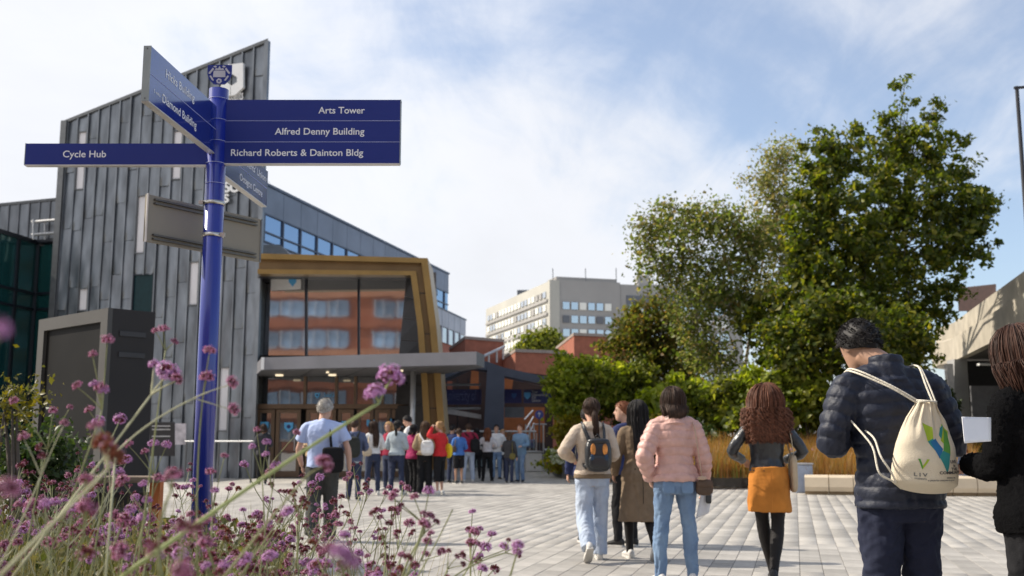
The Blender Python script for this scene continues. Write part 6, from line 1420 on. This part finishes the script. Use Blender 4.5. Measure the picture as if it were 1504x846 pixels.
def softbox(c, d, p=3.5, n=24, rows=9, sag=0.0, M=None):
    """Rounded bag body: superellipse rings with rounded top and bottom."""
    V = []; Fc = []
    for i in range(rows):
        f = i / (rows - 1); z = math.cos(math.pi * (1 - f)); prof = (1 - abs(z) ** p) ** (1 / p); prof = max(prof, .25); bulge = 1 + sag * (1 - f)
        for j in range(n):
            a = 2 * math.pi * j / n; ca, sa = math.cos(a), math.sin(a); e = 2 / p
            V.append((math.copysign(abs(ca) ** e, ca) * d[0] / 2 * prof * bulge, math.copysign(abs(sa) ** e, sa) * d[1] / 2 * prof * bulge, z * d[2] / 2))
    for i in range(rows - 1):
        for j in range(n): k = (j + 1) % n; Fc.append((i * n + j, i * n + k, (i + 1) * n + k, (i + 1) * n + j))
    Fc.append(tuple(range(n))[::-1]); Fc.append(tuple(range((rows - 1) * n, rows * n))); V = np.array(V)
    if M is not None: V = V @ np.array(M).T
    return V + np.array(c), Fc
def strap(pts, w, th, m_, par, nm='strap'):
    P = np.array(pts, dtype=float); k = 4 * (len(P) - 1) + 1; tt = np.linspace(0, len(P) - 1, k); Q = np.stack([np.interp(tt, range(len(P)), P[:, i]) for i in range(3)], 1)
    for _ in range(2): Q[1:-1] = Q[1:-1] * .5 + (Q[:-2] + Q[2:]) * .25
    V, Fc = tube_np(Q, 1.0, 8, True); V = V.reshape(k, 8, 3)
    T = np.gradient(Q, axis=0); T /= np.linalg.norm(T, axis=1)[:, None]; out_ = []
    for i in range(k):
        nrm = Q[i] - np.array([0, 0, Q[i][2]]); nrm[2] = 0; nrm = nrm / (np.linalg.norm(nrm) + 1e-9) + 1e-4; s = np.cross(T[i], nrm); s /= np.linalg.norm(s) + 1e-9; u = np.cross(s, T[i])
        for a in range(8): an = a * math.pi / 4; out_.append(Q[i] + s * w / 2 * math.cos(an) + u * th / 2 * math.sin(an))
    return mesh_np(nm, np.array(out_), Fc, m_, par, True)
def backpack(t, bend, label, m_, d=(.29, .15, .40), c=(0, -.235, 1.17), cat='backpack', pocket=True, straps=True, sm=None, group=None):
    b = carried('backpack', label, cat, t, group); q = bend(c); sm = sm or m_
    ptmesh('bag_body', *softbox(q, d, 3.6, sag=.06), m_, b)
    if pocket: ptmesh('pocket', *softbox(q + [0, -d[1] * .42, -d[2] * .20], (d[0] * .8, .07, d[2] * .42), 3.2), m_, b)
    ptmesh('top_flap', *softbox(q + [0, -.008, d[2] * .40], (d[0] * .86, d[1] * .98, .07), 3), m_, b)
    V, f = tube_np([q + [-.03, .03, d[2] * .5], q + [0, .03, d[2] * .5 + .045], q + [.03, .03, d[2] * .5]], .008, 6); mesh_np('grab_handle', V, f, sm, b, True)
    if straps:
        for s in (-1, 1): strap([q + [s * .08, .06, d[2] * .40], bend((s * .115, -.135, 1.44)), bend((s * .12, -.03, 1.492)), bend((s * .13, .10, 1.42)), bend((s * .15, .155, 1.25)), bend((s * .18, .06, 1.08)), q + [s * .12, .05, -d[2] * .36]], .045, .014, sm, b)
    return b
# ------------------------------------------------ cloth colours
navy_p = cloth('navy_puffer', (.014, .018, .034), .55, nscale=20, spec=.35, bump=.15, bscale=90); pink_p = cloth('pink_puffer', (.60, .36, .31), .45, spec=.45, bump=.12, bscale=80)
jeans_l = cloth('pale_jeans', (.50, .57, .68), col2=(.36, .44, .58), nscale=5); jeans_m = cloth('mid_blue_jeans', (.22, .32, .46), col2=(.12, .19, .32), nscale=5); jeans_d = cloth('dark_jeans', (.035, .045, .085)); black_c = cloth('black_cloth', (.012, .012, .014)); charcoal = cloth('charcoal_cloth', (.045, .045, .05)); grey_t = cloth('grey_trousers', (.06, .062, .06))
cream = cloth('cream_fleece', (.60, .50, .40), .95, bump=.6, bscale=120); camel = cloth('camel_coat', (.20, .145, .095)); leather = cloth('black_leather', (.016, .018, .022), .33, spec=.6, bump=.2, bscale=60); suede = cloth('orange_suede', (.50, .19, .035), .95, nscale=5, var=.28)
tights_m = cloth('black_tights', (.014, .012, .012), .6); shirt_b = cloth('pale_blue_shirt', (.45, .54, .80), nscale=4, var=.05); navy_c = cloth('navy_cloth', (.03, .04, .11)); white_c = cloth('white_cloth', (.72, .71, .70)); red_c = cloth('red_knit', (.55, .03, .035)); maroon = cloth('maroon_cloth', (.26, .02, .05)); magenta = cloth('magenta_cloth', (.33, .03, .11)); tan = cloth('tan_knit', (.42, .31, .19)); grey_b = cloth('blue_grey_knit', (.38, .44, .48)); denim = cloth('denim_jacket', (.16, .26, .38)); blue_c = cloth('bright_blue_cloth', (.06, .16, .45)); yellow_c = cloth('yellow_cloth', (.78, .58, .03), nscale=4, var=.06); canvas = cloth('cream_canvas', (.68, .60, .46), .9, nscale=5, var=.07, bump=.3, bscale=260); olive = cloth('olive_cloth', (.14, .12, .04)); dk_navy = cloth('dark_navy_denim', (.018, .022, .045)); fur = cloth('black_fur', (.006, .006, .007), .95, bump=.8, bscale=240, spec=.1); brown_l = cloth('brown_leather', (.10, .065, .045), .5)
trainer = cloth('white_trainer', (.68, .66, .62), .6); boot = cloth('black_boot', (.015, .014, .014), .45, spec=.5); paper = mat('white_paper', (.80, .80, .82), .7, var=.02)
TR = lambda m_, r=(.098, .068, .052), **k: dict(kind='trousers', mat=m_, r=r, **k)
NV = .0085

# ---- 1 man in navy puffer with drawstring bag (nearest)
t, J, hc, bend, k = person('man in quilted navy puffer jacket carrying a cream drawstring bag, head bowed', 1322, 5.0, 1.83, 6, 'stand', 'phone', 'phone', True, skin_m,
    dict(mat=navy_p, ex=.027, hem=.86, arm=(.077, .070, .052), wr=.006, puff=(.060, .011), collar=(.080, .075), name='puffer_jacket', flare=.012), TR(dk_navy, (.105, .078, .064), wr=.008), (h_black, 'short'), None, .0075, yaw=12, nod=30, lean=.05, headx=-.045, leanx=-.02, seed=1)
def drawbag(t, bend):
    b = carried('drawstring_bag', 'cream cotton drawstring bag printed with a green and blue folded V', 'bag', t); ci = bend((.035, -.215, 1.135)); tilt = R(-4)
    H_ = .385; WS = .86
    def surf(u, v, lift=0.0):                       # u -1..1 across, v 0 top .. 1 bottom
        w = WS * np.interp(v, [0, .06, .2, .5, .75, .92, 1.0], [.048, .060, .100, .150, .172, .170, .120]); dpt = np.interp(v, [0, .1, .4, .7, .9, 1.0], [.022, .028, .055, .078, .066, .012])
        a = u * math.pi / 2; x = w * math.sin(a) if abs(u) < 1 else w * math.copysign(1, u); x = w * (u * .55 + math.sin(a) * .45); fold = (.008 * math.sin(u * 17 + 1.0) + .004 * math.sin(u * 29)) * max(0, 1 - v * 2.1) + .003 * math.sin(u * 5 + v * 9) + .002 * math.sin(v * 23 + u * 3)
        y = -(dpt * math.cos(a) ** .6 + fold) - lift; z = H_ / 2 - v * H_
        zz_ = z - .012 * math.cos(a * 1.0) * (v > .85) * (v - .85) / .15
        ct, st_ = math.cos(tilt), math.sin(tilt); return np.array([ci[0] + x * ct - zz_ * st_, ci[1] + y, ci[2] + x * st_ + zz_ * ct])
    V = []; Fc = []; nu, nv = 56, 44
    for j in range(nv + 1):
        for i in range(nu + 1): V.append(surf(-1 + 2 * i / nu, j / nv))
    for j in range(nv):
        for i in range(nu): o = j * (nu + 1) + i; Fc.append((o, o + nu + 1, o + nu + 2, o + 1))
    o = len(V)                                    # flat back against the jacket
    for j in range(nv + 1):
        for i in (0, nu): p = V[j * (nu + 1) + i].copy(); V.append(p + [0, .012, 0])
    for j in range(nv): Fc.append((o + 2 * j, o + 2 * j + 1, o + 2 * j + 3, o + 2 * j + 2)); Fc.append((o + 2 * j, o + 2 * j + 2, (j + 1) * (nu + 1), j * (nu + 1))); Fc.append((o + 2 * j + 1, j * (nu + 1) + nu, (j + 1) * (nu + 1) + nu, o + 2 * j + 3))
    bag = mesh_np('bag_body', np.array(V), Fc, canvas, b, True)
    def draped(nm, poly, m_, lift=.0012, par=bag, n=10):         # a printed quad (u, v corners) draped on the cloth
        P = [np.array(p) for p in poly]; V = []; Fc = []
        for j in range(n + 1):
            for i in range(n + 1): f, g = i / n, j / n; q = (P[0] * (1 - f) + P[1] * f) * (1 - g) + (P[3] * (1 - f) + P[2] * f) * g; V.append(surf(q[0] * .84 - .02, q[1], lift))
        for j in range(n):
            for i in range(n): o = j * (n + 1) + i; Fc.append((o, o + n + 1, o + n + 2, o + 1))
        return mesh_np(nm, np.array(V), Fc, m_, par, True)
    pr = lambda n_, c: mat(n_, c, .85, var=.08, nscale=12)
    lime, green, teal, blue = pr('print_lime', (.33, .45, .03)), pr('print_green', (.10, .30, .05)), pr('print_teal', (.03, .24, .24)), pr('print_blue', (.02, .14, .32))
    draped('print_v', [(-.36, .255), (.05, .30), (.07, .42), (-.12, .46)], lime); draped('print_v', [(-.12, .46), (.07, .42), (.17, .53), (.20, .60)], teal); draped('print_v', [(-.02, .46), (.16, .42), (.36, .53), (.20, .64)], blue, .0016)
    draped('print_v', [(.54, .25), (.86, .33), (.58, .52), (.36, .44)], lime); draped('print_v', [(.62, .30), (.80, .34), (.60, .60), (.34, .57)], green, .0016); draped('print_v', [(.34, .55), (.60, .58), (.44, .80), (.20, .62)], teal, .0018); draped('print_v', [(.42, .30), (.62, .26), (.40, .42), (.32, .38)], teal, .0018)
    draped('print_small_v', [(-.44, .655), (-.37, .655), (-.27, .745), (-.28, .77)], green, .0014, n=4); draped('print_small_v', [(-.10, .655), (-.17, .655), (-.29, .735), (-.28, .77)], lime, .0014, n=4)
    ink = mat('print_ink', (.16, .16, .15), .9); inkd = mat('print_ink_dark', (.04, .04, .045), .9)
    def ptext(s, size, u, v, m_, al='CENTER', rot=0):
        V, Fc = text_mesh(s, size, al, 0, size * .03); cr_, sr_ = math.cos(rot), math.sin(rot); P = [surf(u + (x * cr_ - y * sr_) / .125, v - (x * sr_ + y * cr_) / H_, .0022) for x, y, _ in V]; return mesh_np('print_text', np.array(P), Fc, m_, bag)
    ptext('L I V', .020, -.30, .845, ink); ptext('STUDENTS', .007, -.30, .875, ink)
    for i, (s, sz) in enumerate((('LIVE,', .017), ('in', .015), ('THE', .017), ('COMMUNITY', .016))): ptext(s, sz, .60 + (.02 if i == 3 else 0) - (.1 if i == 3 else 0), .675 + .040 * i, inkd, rot=.10)
    ptext('student life', .009, .50, .845, ink, rot=.08); ptext('a place for everyone to grow', .008, .25, .875, ink, rot=.08)
    rope = mat('rope_cream', (.72, .67, .56), .85, nscale=60, var=.12, bump=.5, bscale=150)
    def rp(pts, nm='cord', r_=.0045):
        P = np.array(pts); kk = 6 * (len(P) - 1) + 1; tt = np.linspace(0, len(P) - 1, kk); Q = np.stack([np.interp(tt, range(len(P)), P[:, i]) for i in range(3)], 1)
        for _ in range(4): Q[1:-1] = Q[1:-1] * .5 + (Q[:-2] + Q[2:]) * .25
        V, f = tube_np(Q, r_, 7); mesh_np(nm, V, f, rope, b, True)
    topc = surf(0, .02); tl, tr_ = surf(-.9, .03) + [0, -.004, 0], surf(.9, .03) + [0, -.004, 0]
    for dz in (0, .010): rp([tl + [0, 0, dz], surf(-.4, .02) + [-.0, -.01, .004], surf(.4, .02) + [0, -.01, .004], tr_ + [0, 0, dz]])
    sl = bend((-.185, -.100, 1.452)); sr_ = bend((.115, -.095, 1.487)); fl_, fr2 = bend((-.16, .15, 1.36)), bend((.15, .15, 1.36))
    rp([tl, tl * .55 + sl * .45 + [0, -.038, .006], sl + [.0, -.035, .005], bend((-.20, -.02, 1.485)), fl_]); rp([tl + [0, 0, .012], tl * .55 + sl * .45 + [0, -.037, .016], sl + [.005, -.035, .017], bend((-.19, -.02, 1.493)), fl_ + [.01, 0, 0]])
    rp([tr_, tr_ * .5 + sr_ * .5 + [.0, -.02, 0], sr_ + [0, -.02, .01], bend((.12, 0, 1.505)), fr2]); rp([tr_ + [-.012, 0, 0], tr_ * .5 + sr_ * .5 + [-.016, -.02, 0], sr_ + [-.004, -.02, .012], bend((.115, 0, 1.505)), fr2 + [.01, 0, 0]])
    bl = surf(-.93, .93); rp([bl, bl + [-.09, -.025, .035], bend((-.19, -.20, 1.13)), bend((-.215, -.10, 1.22)), bend((-.22, .06, 1.32))]); rp([bl, bl + [-.035, -.03, .05], bl + [-.075, -.022, .11], bend((-.165, -.165, 1.17)), bend((-.16, -.02, 1.22))])
    return b
drawbag(t, bend)
ph = carried('phone', 'dark mobile phone held in front of the man in the navy puffer', 'phone', t); V, f = softbox((J['wL'] + J['wR']) / 2 + np.array([0, .10, .02]), (.075, .012, .15), 6, M=Matrix.Rotation(R(50), 3, 'X')); mesh_np('case', V, f, leather, ph, True)

# ---- 2 woman in black fur coat at the right edge
t, J, hc, bend, k = person('woman in black fuzzy coat with auburn hair standing at the right edge of the view', 1530, 4.6, 1.70, 22, 'stand', ((.185, .06, 1.13), (.07, .31, 1.13)), 'bent', False, skin_l,
    dict(mat=fur, ex=.034, hem=.84, arm=(.072, .066, .052), wr=.006, collar=(.075, .03), name='fur_coat', fuzz=.0022, flare=.01), TR(black_c, (.105, .078, .062)), (hairmat('hair_auburn_dark', (.055, .024, .015)), 'wavy', .25, .03), boot, .0085, nod=10, lean=.02, seed=2)
pp = thing('paper_sheet', 'white paper held out by the woman in the black coat', 'paper')
a, b_, c_, d_ = at(1413, 612, 4.35), at(1456, 613, 4.5), at(1456, 648, 4.42), at(1417, 651, 4.28); V = []; Fc = []
for j in range(9):
    for i in range(9): f, g = i / 8, j / 8; p = (a * (1 - f) + b_ * f) * (1 - g) + (d_ * (1 - f) + c_ * f) * g; V.append(p + Vector((0, .012 * math.sin(f * 3), 0)))
for j in range(8):
    for i in range(8): o = j * 9 + i; Fc.append((o, o + 9, o + 10, o + 1))
sp = mesh_np('sheet', V, Fc, paper, pp, True); md = sp.modifiers.new('s', 'SOLIDIFY'); md.thickness = .002

# ---- 3 pink puffer
t, J, hc, bend, k = person('woman in quilted pink puffer jacket and blue jeans holding a white leaflet', 991, 9.2, 1.66, 3, 'wide', 'pocket', ((.26, .0, 1.12), (.275, .08, .87)), False, skin_l,
    dict(mat=pink_p, ex=.033, hem=.91, arm=(.082, .076, .056), wr=.006, puff=(.076, .013), collar=(.095, .045), name='puffer_jacket'), TR(jeans_m, (.097, .067, .048)), (h_brown, 'long', .13, .015), trainer, NV, yaw=-8, seed=3, wide=1.03)
for s in (-1, 1): mesh_np('pocket', *softbox((s * .082, -.135, .865), (.105, .012, .115), 5), cloth('pocket_denim', (.17, .26, .40)), t, True)
hb = carried('shoulder_bag', 'small brown shoulder bag on a long tan strap over the pink puffer', 'bag', t); q = np.array([.235, -.11, .86]); ptmesh('bag_body', *softbox(q, (.15, .08, .14), 3.5), brown_l, hb); ptmesh('flap', *softbox(q + [0, -.025, .035], (.145, .05, .075), 3), brown_l, hb)
strap([q + [-.02, -.02, .07], bend((.18, -.165, 1.15)), bend((.155, -.15, 1.40)), bend((.15, .0, 1.475)), bend((.16, .12, 1.35))], .018, .006, cloth('tan_strap', (.50, .36, .26)), hb); mesh_np('bow', *softbox(q + [-.03, -.055, .085], (.08, .02, .035), 2.2), cloth('tan_strap', (0, 0, 0)), hb, True)
lf = carried('leaflet', 'white leaflet in the right hand of the woman in pink', 'paper', t); V = []; Fc = []; c = J['wR'] + np.array([.02, -.03, -.19])
for j in range(7):
    for i in range(5): V.append(c + np.array([(i - 2) * .028 - j * .008, .012 * math.sin(i), .11 - j * .036 + i * .012]))
for j in range(6):
    for i in range(4): o = j * 5 + i; Fc.append((o, o + 5, o + 6, o + 1))
sp = mesh_np('sheet', np.array(V), Fc, paper, lf, True); md = sp.modifiers.new('s', 'SOLIDIFY'); md.thickness = .003
phn = carried('phone', 'dark phone held with the white leaflet by the woman in pink', 'phone', t); mesh_np('case', *softbox(J['wR'] + np.array([.03, -.045, -.115]), (.05, .012, .09), 5), leather, phn, True)

# ---- 4 curly hair, orange skirt
t, J, hc, bend, k = person('woman with long curly brown hair in black leather jacket and orange suede skirt', 1128, 9.3, 1.66, -4, 'cross', 'bentout', 'bentout', False, skin_m,
    dict(mat=leather, ex=.020, hem=1.00, arm=(.060, .052, .040), wr=.005, name='leather_jacket', collar=(.062, .02)), dict(kind='skirt', mat=suede, z=(1.04, .635), fl=.028, tights=tights_m), (h_curly, 'curly', .33, .085), boot, NV, seed=4)
tb = carried('tote_bag', 'beige tote bag under the right arm of the curly haired woman', 'bag', t); ptmesh('bag_body', *softbox((.225, -.02, .98), (.06, .22, .34), 4, sag=-.05), cloth('beige_canvas', (.50, .40, .28)), tb)
strap([(.225, -.08, 1.14), bend((.20, -.10, 1.34)), bend((.17, -.02, 1.455)), bend((.19, .10, 1.30)), (.225, .06, 1.14)], .025, .006, cloth('beige_canvas', (0, 0, 0)), tb)

# ---- 5 cream hoodie
t, J, hc, bend, k = person('person in cream fleece and pale jeans wearing a black patterned backpack', 870, 11.0, 1.64, 4, 'walkR', 'bentout', 'bent', False, skin_l,
    dict(mat=cream, ex=.032, hem=.92, arm=(.074, .068, .05), wr=.005, hood=True, name='fleece', rib=cloth('taupe_rib', (.20, .15, .10))), TR(jeans_l, (.108, .092, .082), wr=.007), (h_brown, 'ponytail', .30), trainer, NV, yaw=8, seed=5)
bp = backpack(t, bend, 'black backpack with orange figures worn over the cream fleece', leather, (.28, .15, .36), (.03, -.235, 1.14))
om = mat('patch_orange', (.62, .25, .06), .8, nscale=20, var=.4)
for s in (-1, 1): q = bend((.03 + s * .065, -.318, 1.20)); mesh_np('patch', *softbox(q, (.055, .02, .12), 2.2), om, bp, True); mesh_np('patch_dark', *softbox(q + [s * .01, -.006, -.085], (.045, .02, .07), 2.2), cloth('patch_teal', (.04, .07, .12)), bp, True)
# ---- 6 someone half hidden in front of the cream fleece
person('person in dark navy scarf and coat almost hidden beyond the cream fleece', 864, 12.9, 1.62, 0, 'stepL', 'down', 'down', False, skin_l, dict(mat=navy_c, ex=.04, hem=.85, arm=(.075, .06, .045), collar=(.09, .03), name='coat'), TR(charcoal), (h_black, 'short'), None, .013, seed=6)
# ---- 7 trench coat, braids
person('woman with long black braids in a long camel trench coat', 938, 11.15, 1.62, 8, 'walkL', 'fwd', 'bent', False, skin_d, dict(mat=camel, ex=.030, hem=.42, arm=(.070, .060, .048), flare=0.02 if False else .10, name='trench_coat', wr=.006), dict(kind='skirt', mat=black_c, z=(1.0, .6), tights=tights_m), (h_black, 'braids', .50, .03), trainer, NV, seed=7)
# ---- 8 navy jacket, profile
person('person in navy jacket turning their face left beyond the trench coat', 919, 12.5, 1.66, 40, 'relax', 'down', 'down', False, skin_l, dict(mat=navy_c, ex=.03, hem=.86, arm=(.070, .06, .045), name='jacket', collar=(.07, .03)), TR(black_c), (h_aub, 'short'), None, .012, yaw=45, seed=8)

# ---- 9 grey haired man
t, J, hc, bend, k = person('grey haired man in short sleeved pale blue shirt with a black shoulder bag', 474, 13.1, 1.72, 0, 'stepR', ((.27, .02, 1.13), (.24, .12, .92)), ((.27, -.02, 1.13), (.29, -.02, .88)), True, skin_l, dict(mat=shirt_b, ex=.030, hem=.91, arm=(.070, .066, .05), short=True, name='shirt', wr=.006, collar=(.066, .015)), TR(grey_t, (.112, .088, .076), wr=.006), (h_grey, 'short'), boot, .0095, yaw=-10, nod=4, seed=9, wide=1.05)
sb = carried('shoulder_bag', 'black shoulder bag on the right hip of the grey haired man', 'bag', t); ptmesh('bag_body', *softbox((.155, -.20, 1.00), (.25, .10, .32), 5), black_c, sb); ptmesh('flap', *softbox((.155, -.24, 1.07), (.245, .05, .18), 5), black_c, sb); strap([(.13, -.19, 1.15), bend((.105, -.16, 1.32)), bend((.11, -.02, 1.478)), bend((.12, .12, 1.35)), (.2, .1, 1.08), (.2, -.16, 1.1)], .035, .01, black_c, sb)

# ---- the queue in front of the entrance
Q = 'people queuing before the entrance'; QV = .016
def shoulder(t, bend, label, m_, c=(.21, -.14, 1.0), d=(.17, .1, .2), st=True, s=1):
    b = carried('shoulder_bag', label, 'bag', t); q = np.array(c); ptmesh('bag_body', *softbox(q, d, 3), m_, b)
    if st: strap([q + [0, 0, d[2] * .4], bend((s * .16, -.15, 1.32)), bend((s * .14, -.01, 1.485)), bend((s * .15, .13, 1.3))], .03, .008, m_, b)
t, J, hc, bend, k = person('person in navy sweater with a large dark backpack behind the grey haired man', 520, 22.2, 1.66, 0, 'relax', 'bent', 'bent', True, skin_l, dict(mat=cloth('slate_blue_knit', (.10, .12, .20)), hem=.84, ex=.03, name='sweater', under=(grey_b, .80)), TR(jeans_d), (h_brown, 'short'), boot, QV, group=Q, seed=10)
backpack(t, bend, 'large dark olive backpack worn in the queue nearest the grey haired man', cloth('dark_olive_cloth', (.035, .037, .033)), (.33, .18, .46), (0, -.25, 1.15))
t, J, hc, bend, k = person('woman with very long brown hair, white top and cream bag in the queue', 548, 24.3, 1.66, 25, 'wide', 'bent', 'bent', False, skin_l, dict(mat=white_c, hem=.98, ex=.022, name='blouse'), TR(jeans_d), (h_brown, 'long', .48, .02), trainer, QV, yaw=25, group=Q, seed=11)
shoulder(t, bend, 'cream shoulder bag at the hip of the very long haired woman', cloth('cream_leather', (.55, .45, .33)), (-.2, -.15, 1.03), (.24, .12, .2), True, -1)
person('blond woman in pale top standing behind the pale blue sweater', 571, 26.5, 1.68, 140, 'stand', 'bent', 'down', False, skin_l, dict(mat=maroon, hem=.9, name='top'), TR(jeans_d), (h_blond, 'long', .3, .02), trainer, QV, group=Q, seed=12)
person('woman in pale grey blue sweater and dark jeans with black ponytail', 583, 24.5, 1.68, -15, 'wide', 'bent', 'bent', False, skin_m, dict(mat=grey_b, hem=.93, ex=.04, arm=(.078, .07, .05), name='sweater'), TR(jeans_d), (h_black, 'ponytail', .25), trainer, QV, group=Q, seed=13)
person('tallest man in the queue in white shirt and open dark jacket', 602, 26.6, 1.86, 70, 'stand', 'bent', 'bent', True, skin_l, dict(mat=white_c, hem=.88, name='shirt', ex=.025), TR(black_c), (h_black, 'short'), boot, QV, yaw=20, nod=18, group=Q, seed=14)
person('person in magenta jacket between the tall man and the white backpack', 607, 25.2, 1.60, -40, 'relax', 'bent', 'down', False, skin_l, dict(mat=magenta, hem=.88, ex=.035, arm=(.078, .066, .05), name='jacket'), TR(black_c), (h_black, 'bob', .12), boot, QV, group=Q, seed=15)
t, J, hc, bend, k = person('woman in tan knit and black trousers wearing a white backpack', 624, 24.6, 1.66, -6, 'stand', 'bent', 'bent', False, skin_l, dict(mat=tan, hem=.95, ex=.035, arm=(.076, .068, .05), name='sweater'), TR(black_c, (.105, .09, .085)), (h_mid, 'long', .30, .015), boot, QV, group=Q, seed=16)
backpack(t, bend, 'white backpack worn over the tan knit in the queue', white_c, (.30, .17, .36), (.10, -.235, 1.12))
t, J, hc, bend, k = person('fair haired woman in red cardigan shading her eyes, yellow bag on shoulder', 646, 24.6, 1.66, 60, 'stand', 'head', 'bent', False, skin_l, dict(mat=red_c, hem=.92, ex=.03, arm=(.07, .06, .05), name='cardigan'), TR(black_c, (.10, .085, .08), crop=.55), (h_blond, 'ponytail', .12), trainer, QV, group=Q, seed=17)
shoulder(t, bend, 'bright yellow tote bag hanging over the red cardigan', yellow_c, (.22, -.06, 1.05), (.12, .30, .36))
for nm, ob_, lb, off in (('paper_sheet', t, 'white papers held by the woman in the red cardigan', (.1, .33, 1.02)),):
    pz = carried(nm, lb, 'paper', ob_); mesh_np('sheet', *softbox(off, (.26, .3, .012), 6, M=None), paper, pz)
G = 'people queuing in the shade'
person('person in dark blue beside the woman in red, deep in the shade', 664, 31.6, 1.70, -30, 'stand', 'down', 'bent', True, skin_m, dict(mat=navy_c, hem=.85, name='jacket', ex=.03), TR(jeans_d), (h_black, 'short'), boot, QV, group=G, seed=18)
t, J, hc, bend, k = person('person in bright blue top and black shorts in the shaded queue', 674, 31.0, 1.58, 20, 'stand', 'bent', 'bent', False, skin_m, dict(mat=blue_c, hem=.90, name='top'), TR(black_c, (.105, .09, .09), crop=1.0), (h_brown, 'ponytail', .15), boot, QV, group=G, seed=19)
shoulder(t, bend, 'small brown bag on the bright blue top in the shaded queue', brown_l, (-.2, -.12, 1.1), (.16, .1, .2), True, -1)
t, J, hc, bend, k = person('man in maroon hoodie and pale jeans in the shaded queue', 688, 32.0, 1.74, 12, 'wide', 'bent', 'bent', True, skin_m, dict(mat=maroon, hem=.90, ex=.04, arm=(.085, .075, .055), name='hoodie', hood=True), TR(jeans_l, (.10, .075, .06)), (h_brown, 'short'), trainer, QV, group=G, seed=20)
backpack(t, bend, 'black backpack slung on the right of the maroon hoodie', black_c, (.28, .16, .40), (.17, -.21, 1.10))
person('woman with long auburn hair, grey white top and black trousers in the shaded queue', 716, 32.3, 1.60, 0, 'wide', 'bentout', 'bentout', False, skin_l, dict(mat=cloth('pale_grey_knit', (.55, .54, .56)), hem=.98, ex=.035, arm=(.074, .066, .05), name='sweater'), TR(black_c), (h_aub, 'long', .30, .03), boot, QV, group=G, seed=21)
person('man in white T-shirt facing us between the auburn hair and the dark jacket', 729, 34.2, 1.74, 190, 'stand', 'bent', 'bent', True, skin_l, dict(mat=white_c, hem=.88, short=True, name='shirt', ex=.03), TR(jeans_m), (h_black, 'short'), boot, QV, group=G, seed=22)
t, J, hc, bend, k = person('shorter person in dark jacket and jeans with an olive bag in the shaded queue', 748, 31.4, 1.48, -20, 'relax', 'bent', 'down', False, skin_l, dict(mat=charcoal, hem=.86, ex=.035, name='jacket'), TR(jeans_d), (h_mid, 'bob', .12), boot, QV, group=G, seed=23)
shoulder(t, bend, 'olive bag at the hip of the shorter person in the dark jacket', olive, (.18, -.16, .92), (.22, .1, .22))
person('ginger haired man in denim jacket and blue jeans at the end of the queue', 764, 32.0, 1.72, 150, 'relax', 'bent', 'bent', True, skin_l, dict(mat=denim, hem=.84, ex=.03, name='denim_jacket'), TR(jeans_m, (.095, .07, .06)), (h_aub, 'short'), boot, QV, group=G, seed=24)
person('person in black coat largely hidden in the middle of the shaded queue', 700, 34.5, 1.62, 10, 'stand', 'down', 'down', False, skin_l, dict(mat=black_c, hem=.80, ex=.035, name='coat'), TR(black_c), (h_black, 'bob', .1), boot, QV, group=G, seed=25)
person('person in white top glimpsed beyond the shorter person in the queue', 738, 35.0, 1.60, 200, 'stand', 'bent', 'bent', False, skin_l, dict(mat=white_c, hem=.85, ex=.03, name='top'), TR(jeans_d), (h_blond, 'bob', .1), boot, QV, group=G, seed=26)
# shaded people by the doors behind the flowers
person('person in dark jacket standing near the doors behind the verbena', 386, 30.5, 1.70, 30, 'stand', 'bent', 'bent', False, skin_l, dict(mat=charcoal, hem=.84, ex=.035, name='jacket'), TR(black_c), (h_brown, 'bob', .1), boot, QV, group=G, seed=27)
person('woman with pale hair partly hidden beyond the grey haired man', 460, 27.5, 1.72, 160, 'stand', 'bent', 'bent', False, skin_l, dict(mat=tan, hem=.84, ex=.035, name='jacket'), TR(black_c), (h_blond, 'bob', .12), boot, QV, group=G, seed=28)
# seated person on the bench
person('person in dark navy top sitting on the cream bench with their back to us', 1420, 0, 1.62, 10, 'sit', 'bent', 'bent', False, skin_l, dict(mat=cloth('dark_slate_cloth', (.04, .05, .08)), hem=.90, ex=.03, name='top', short=True), TR(jeans_d), (h_aub, 'ponytail', .12), boot, .013, lean=.12, nod=20, seed=29, base=(xat(1421, 24.2, .8), 24.15, 0))
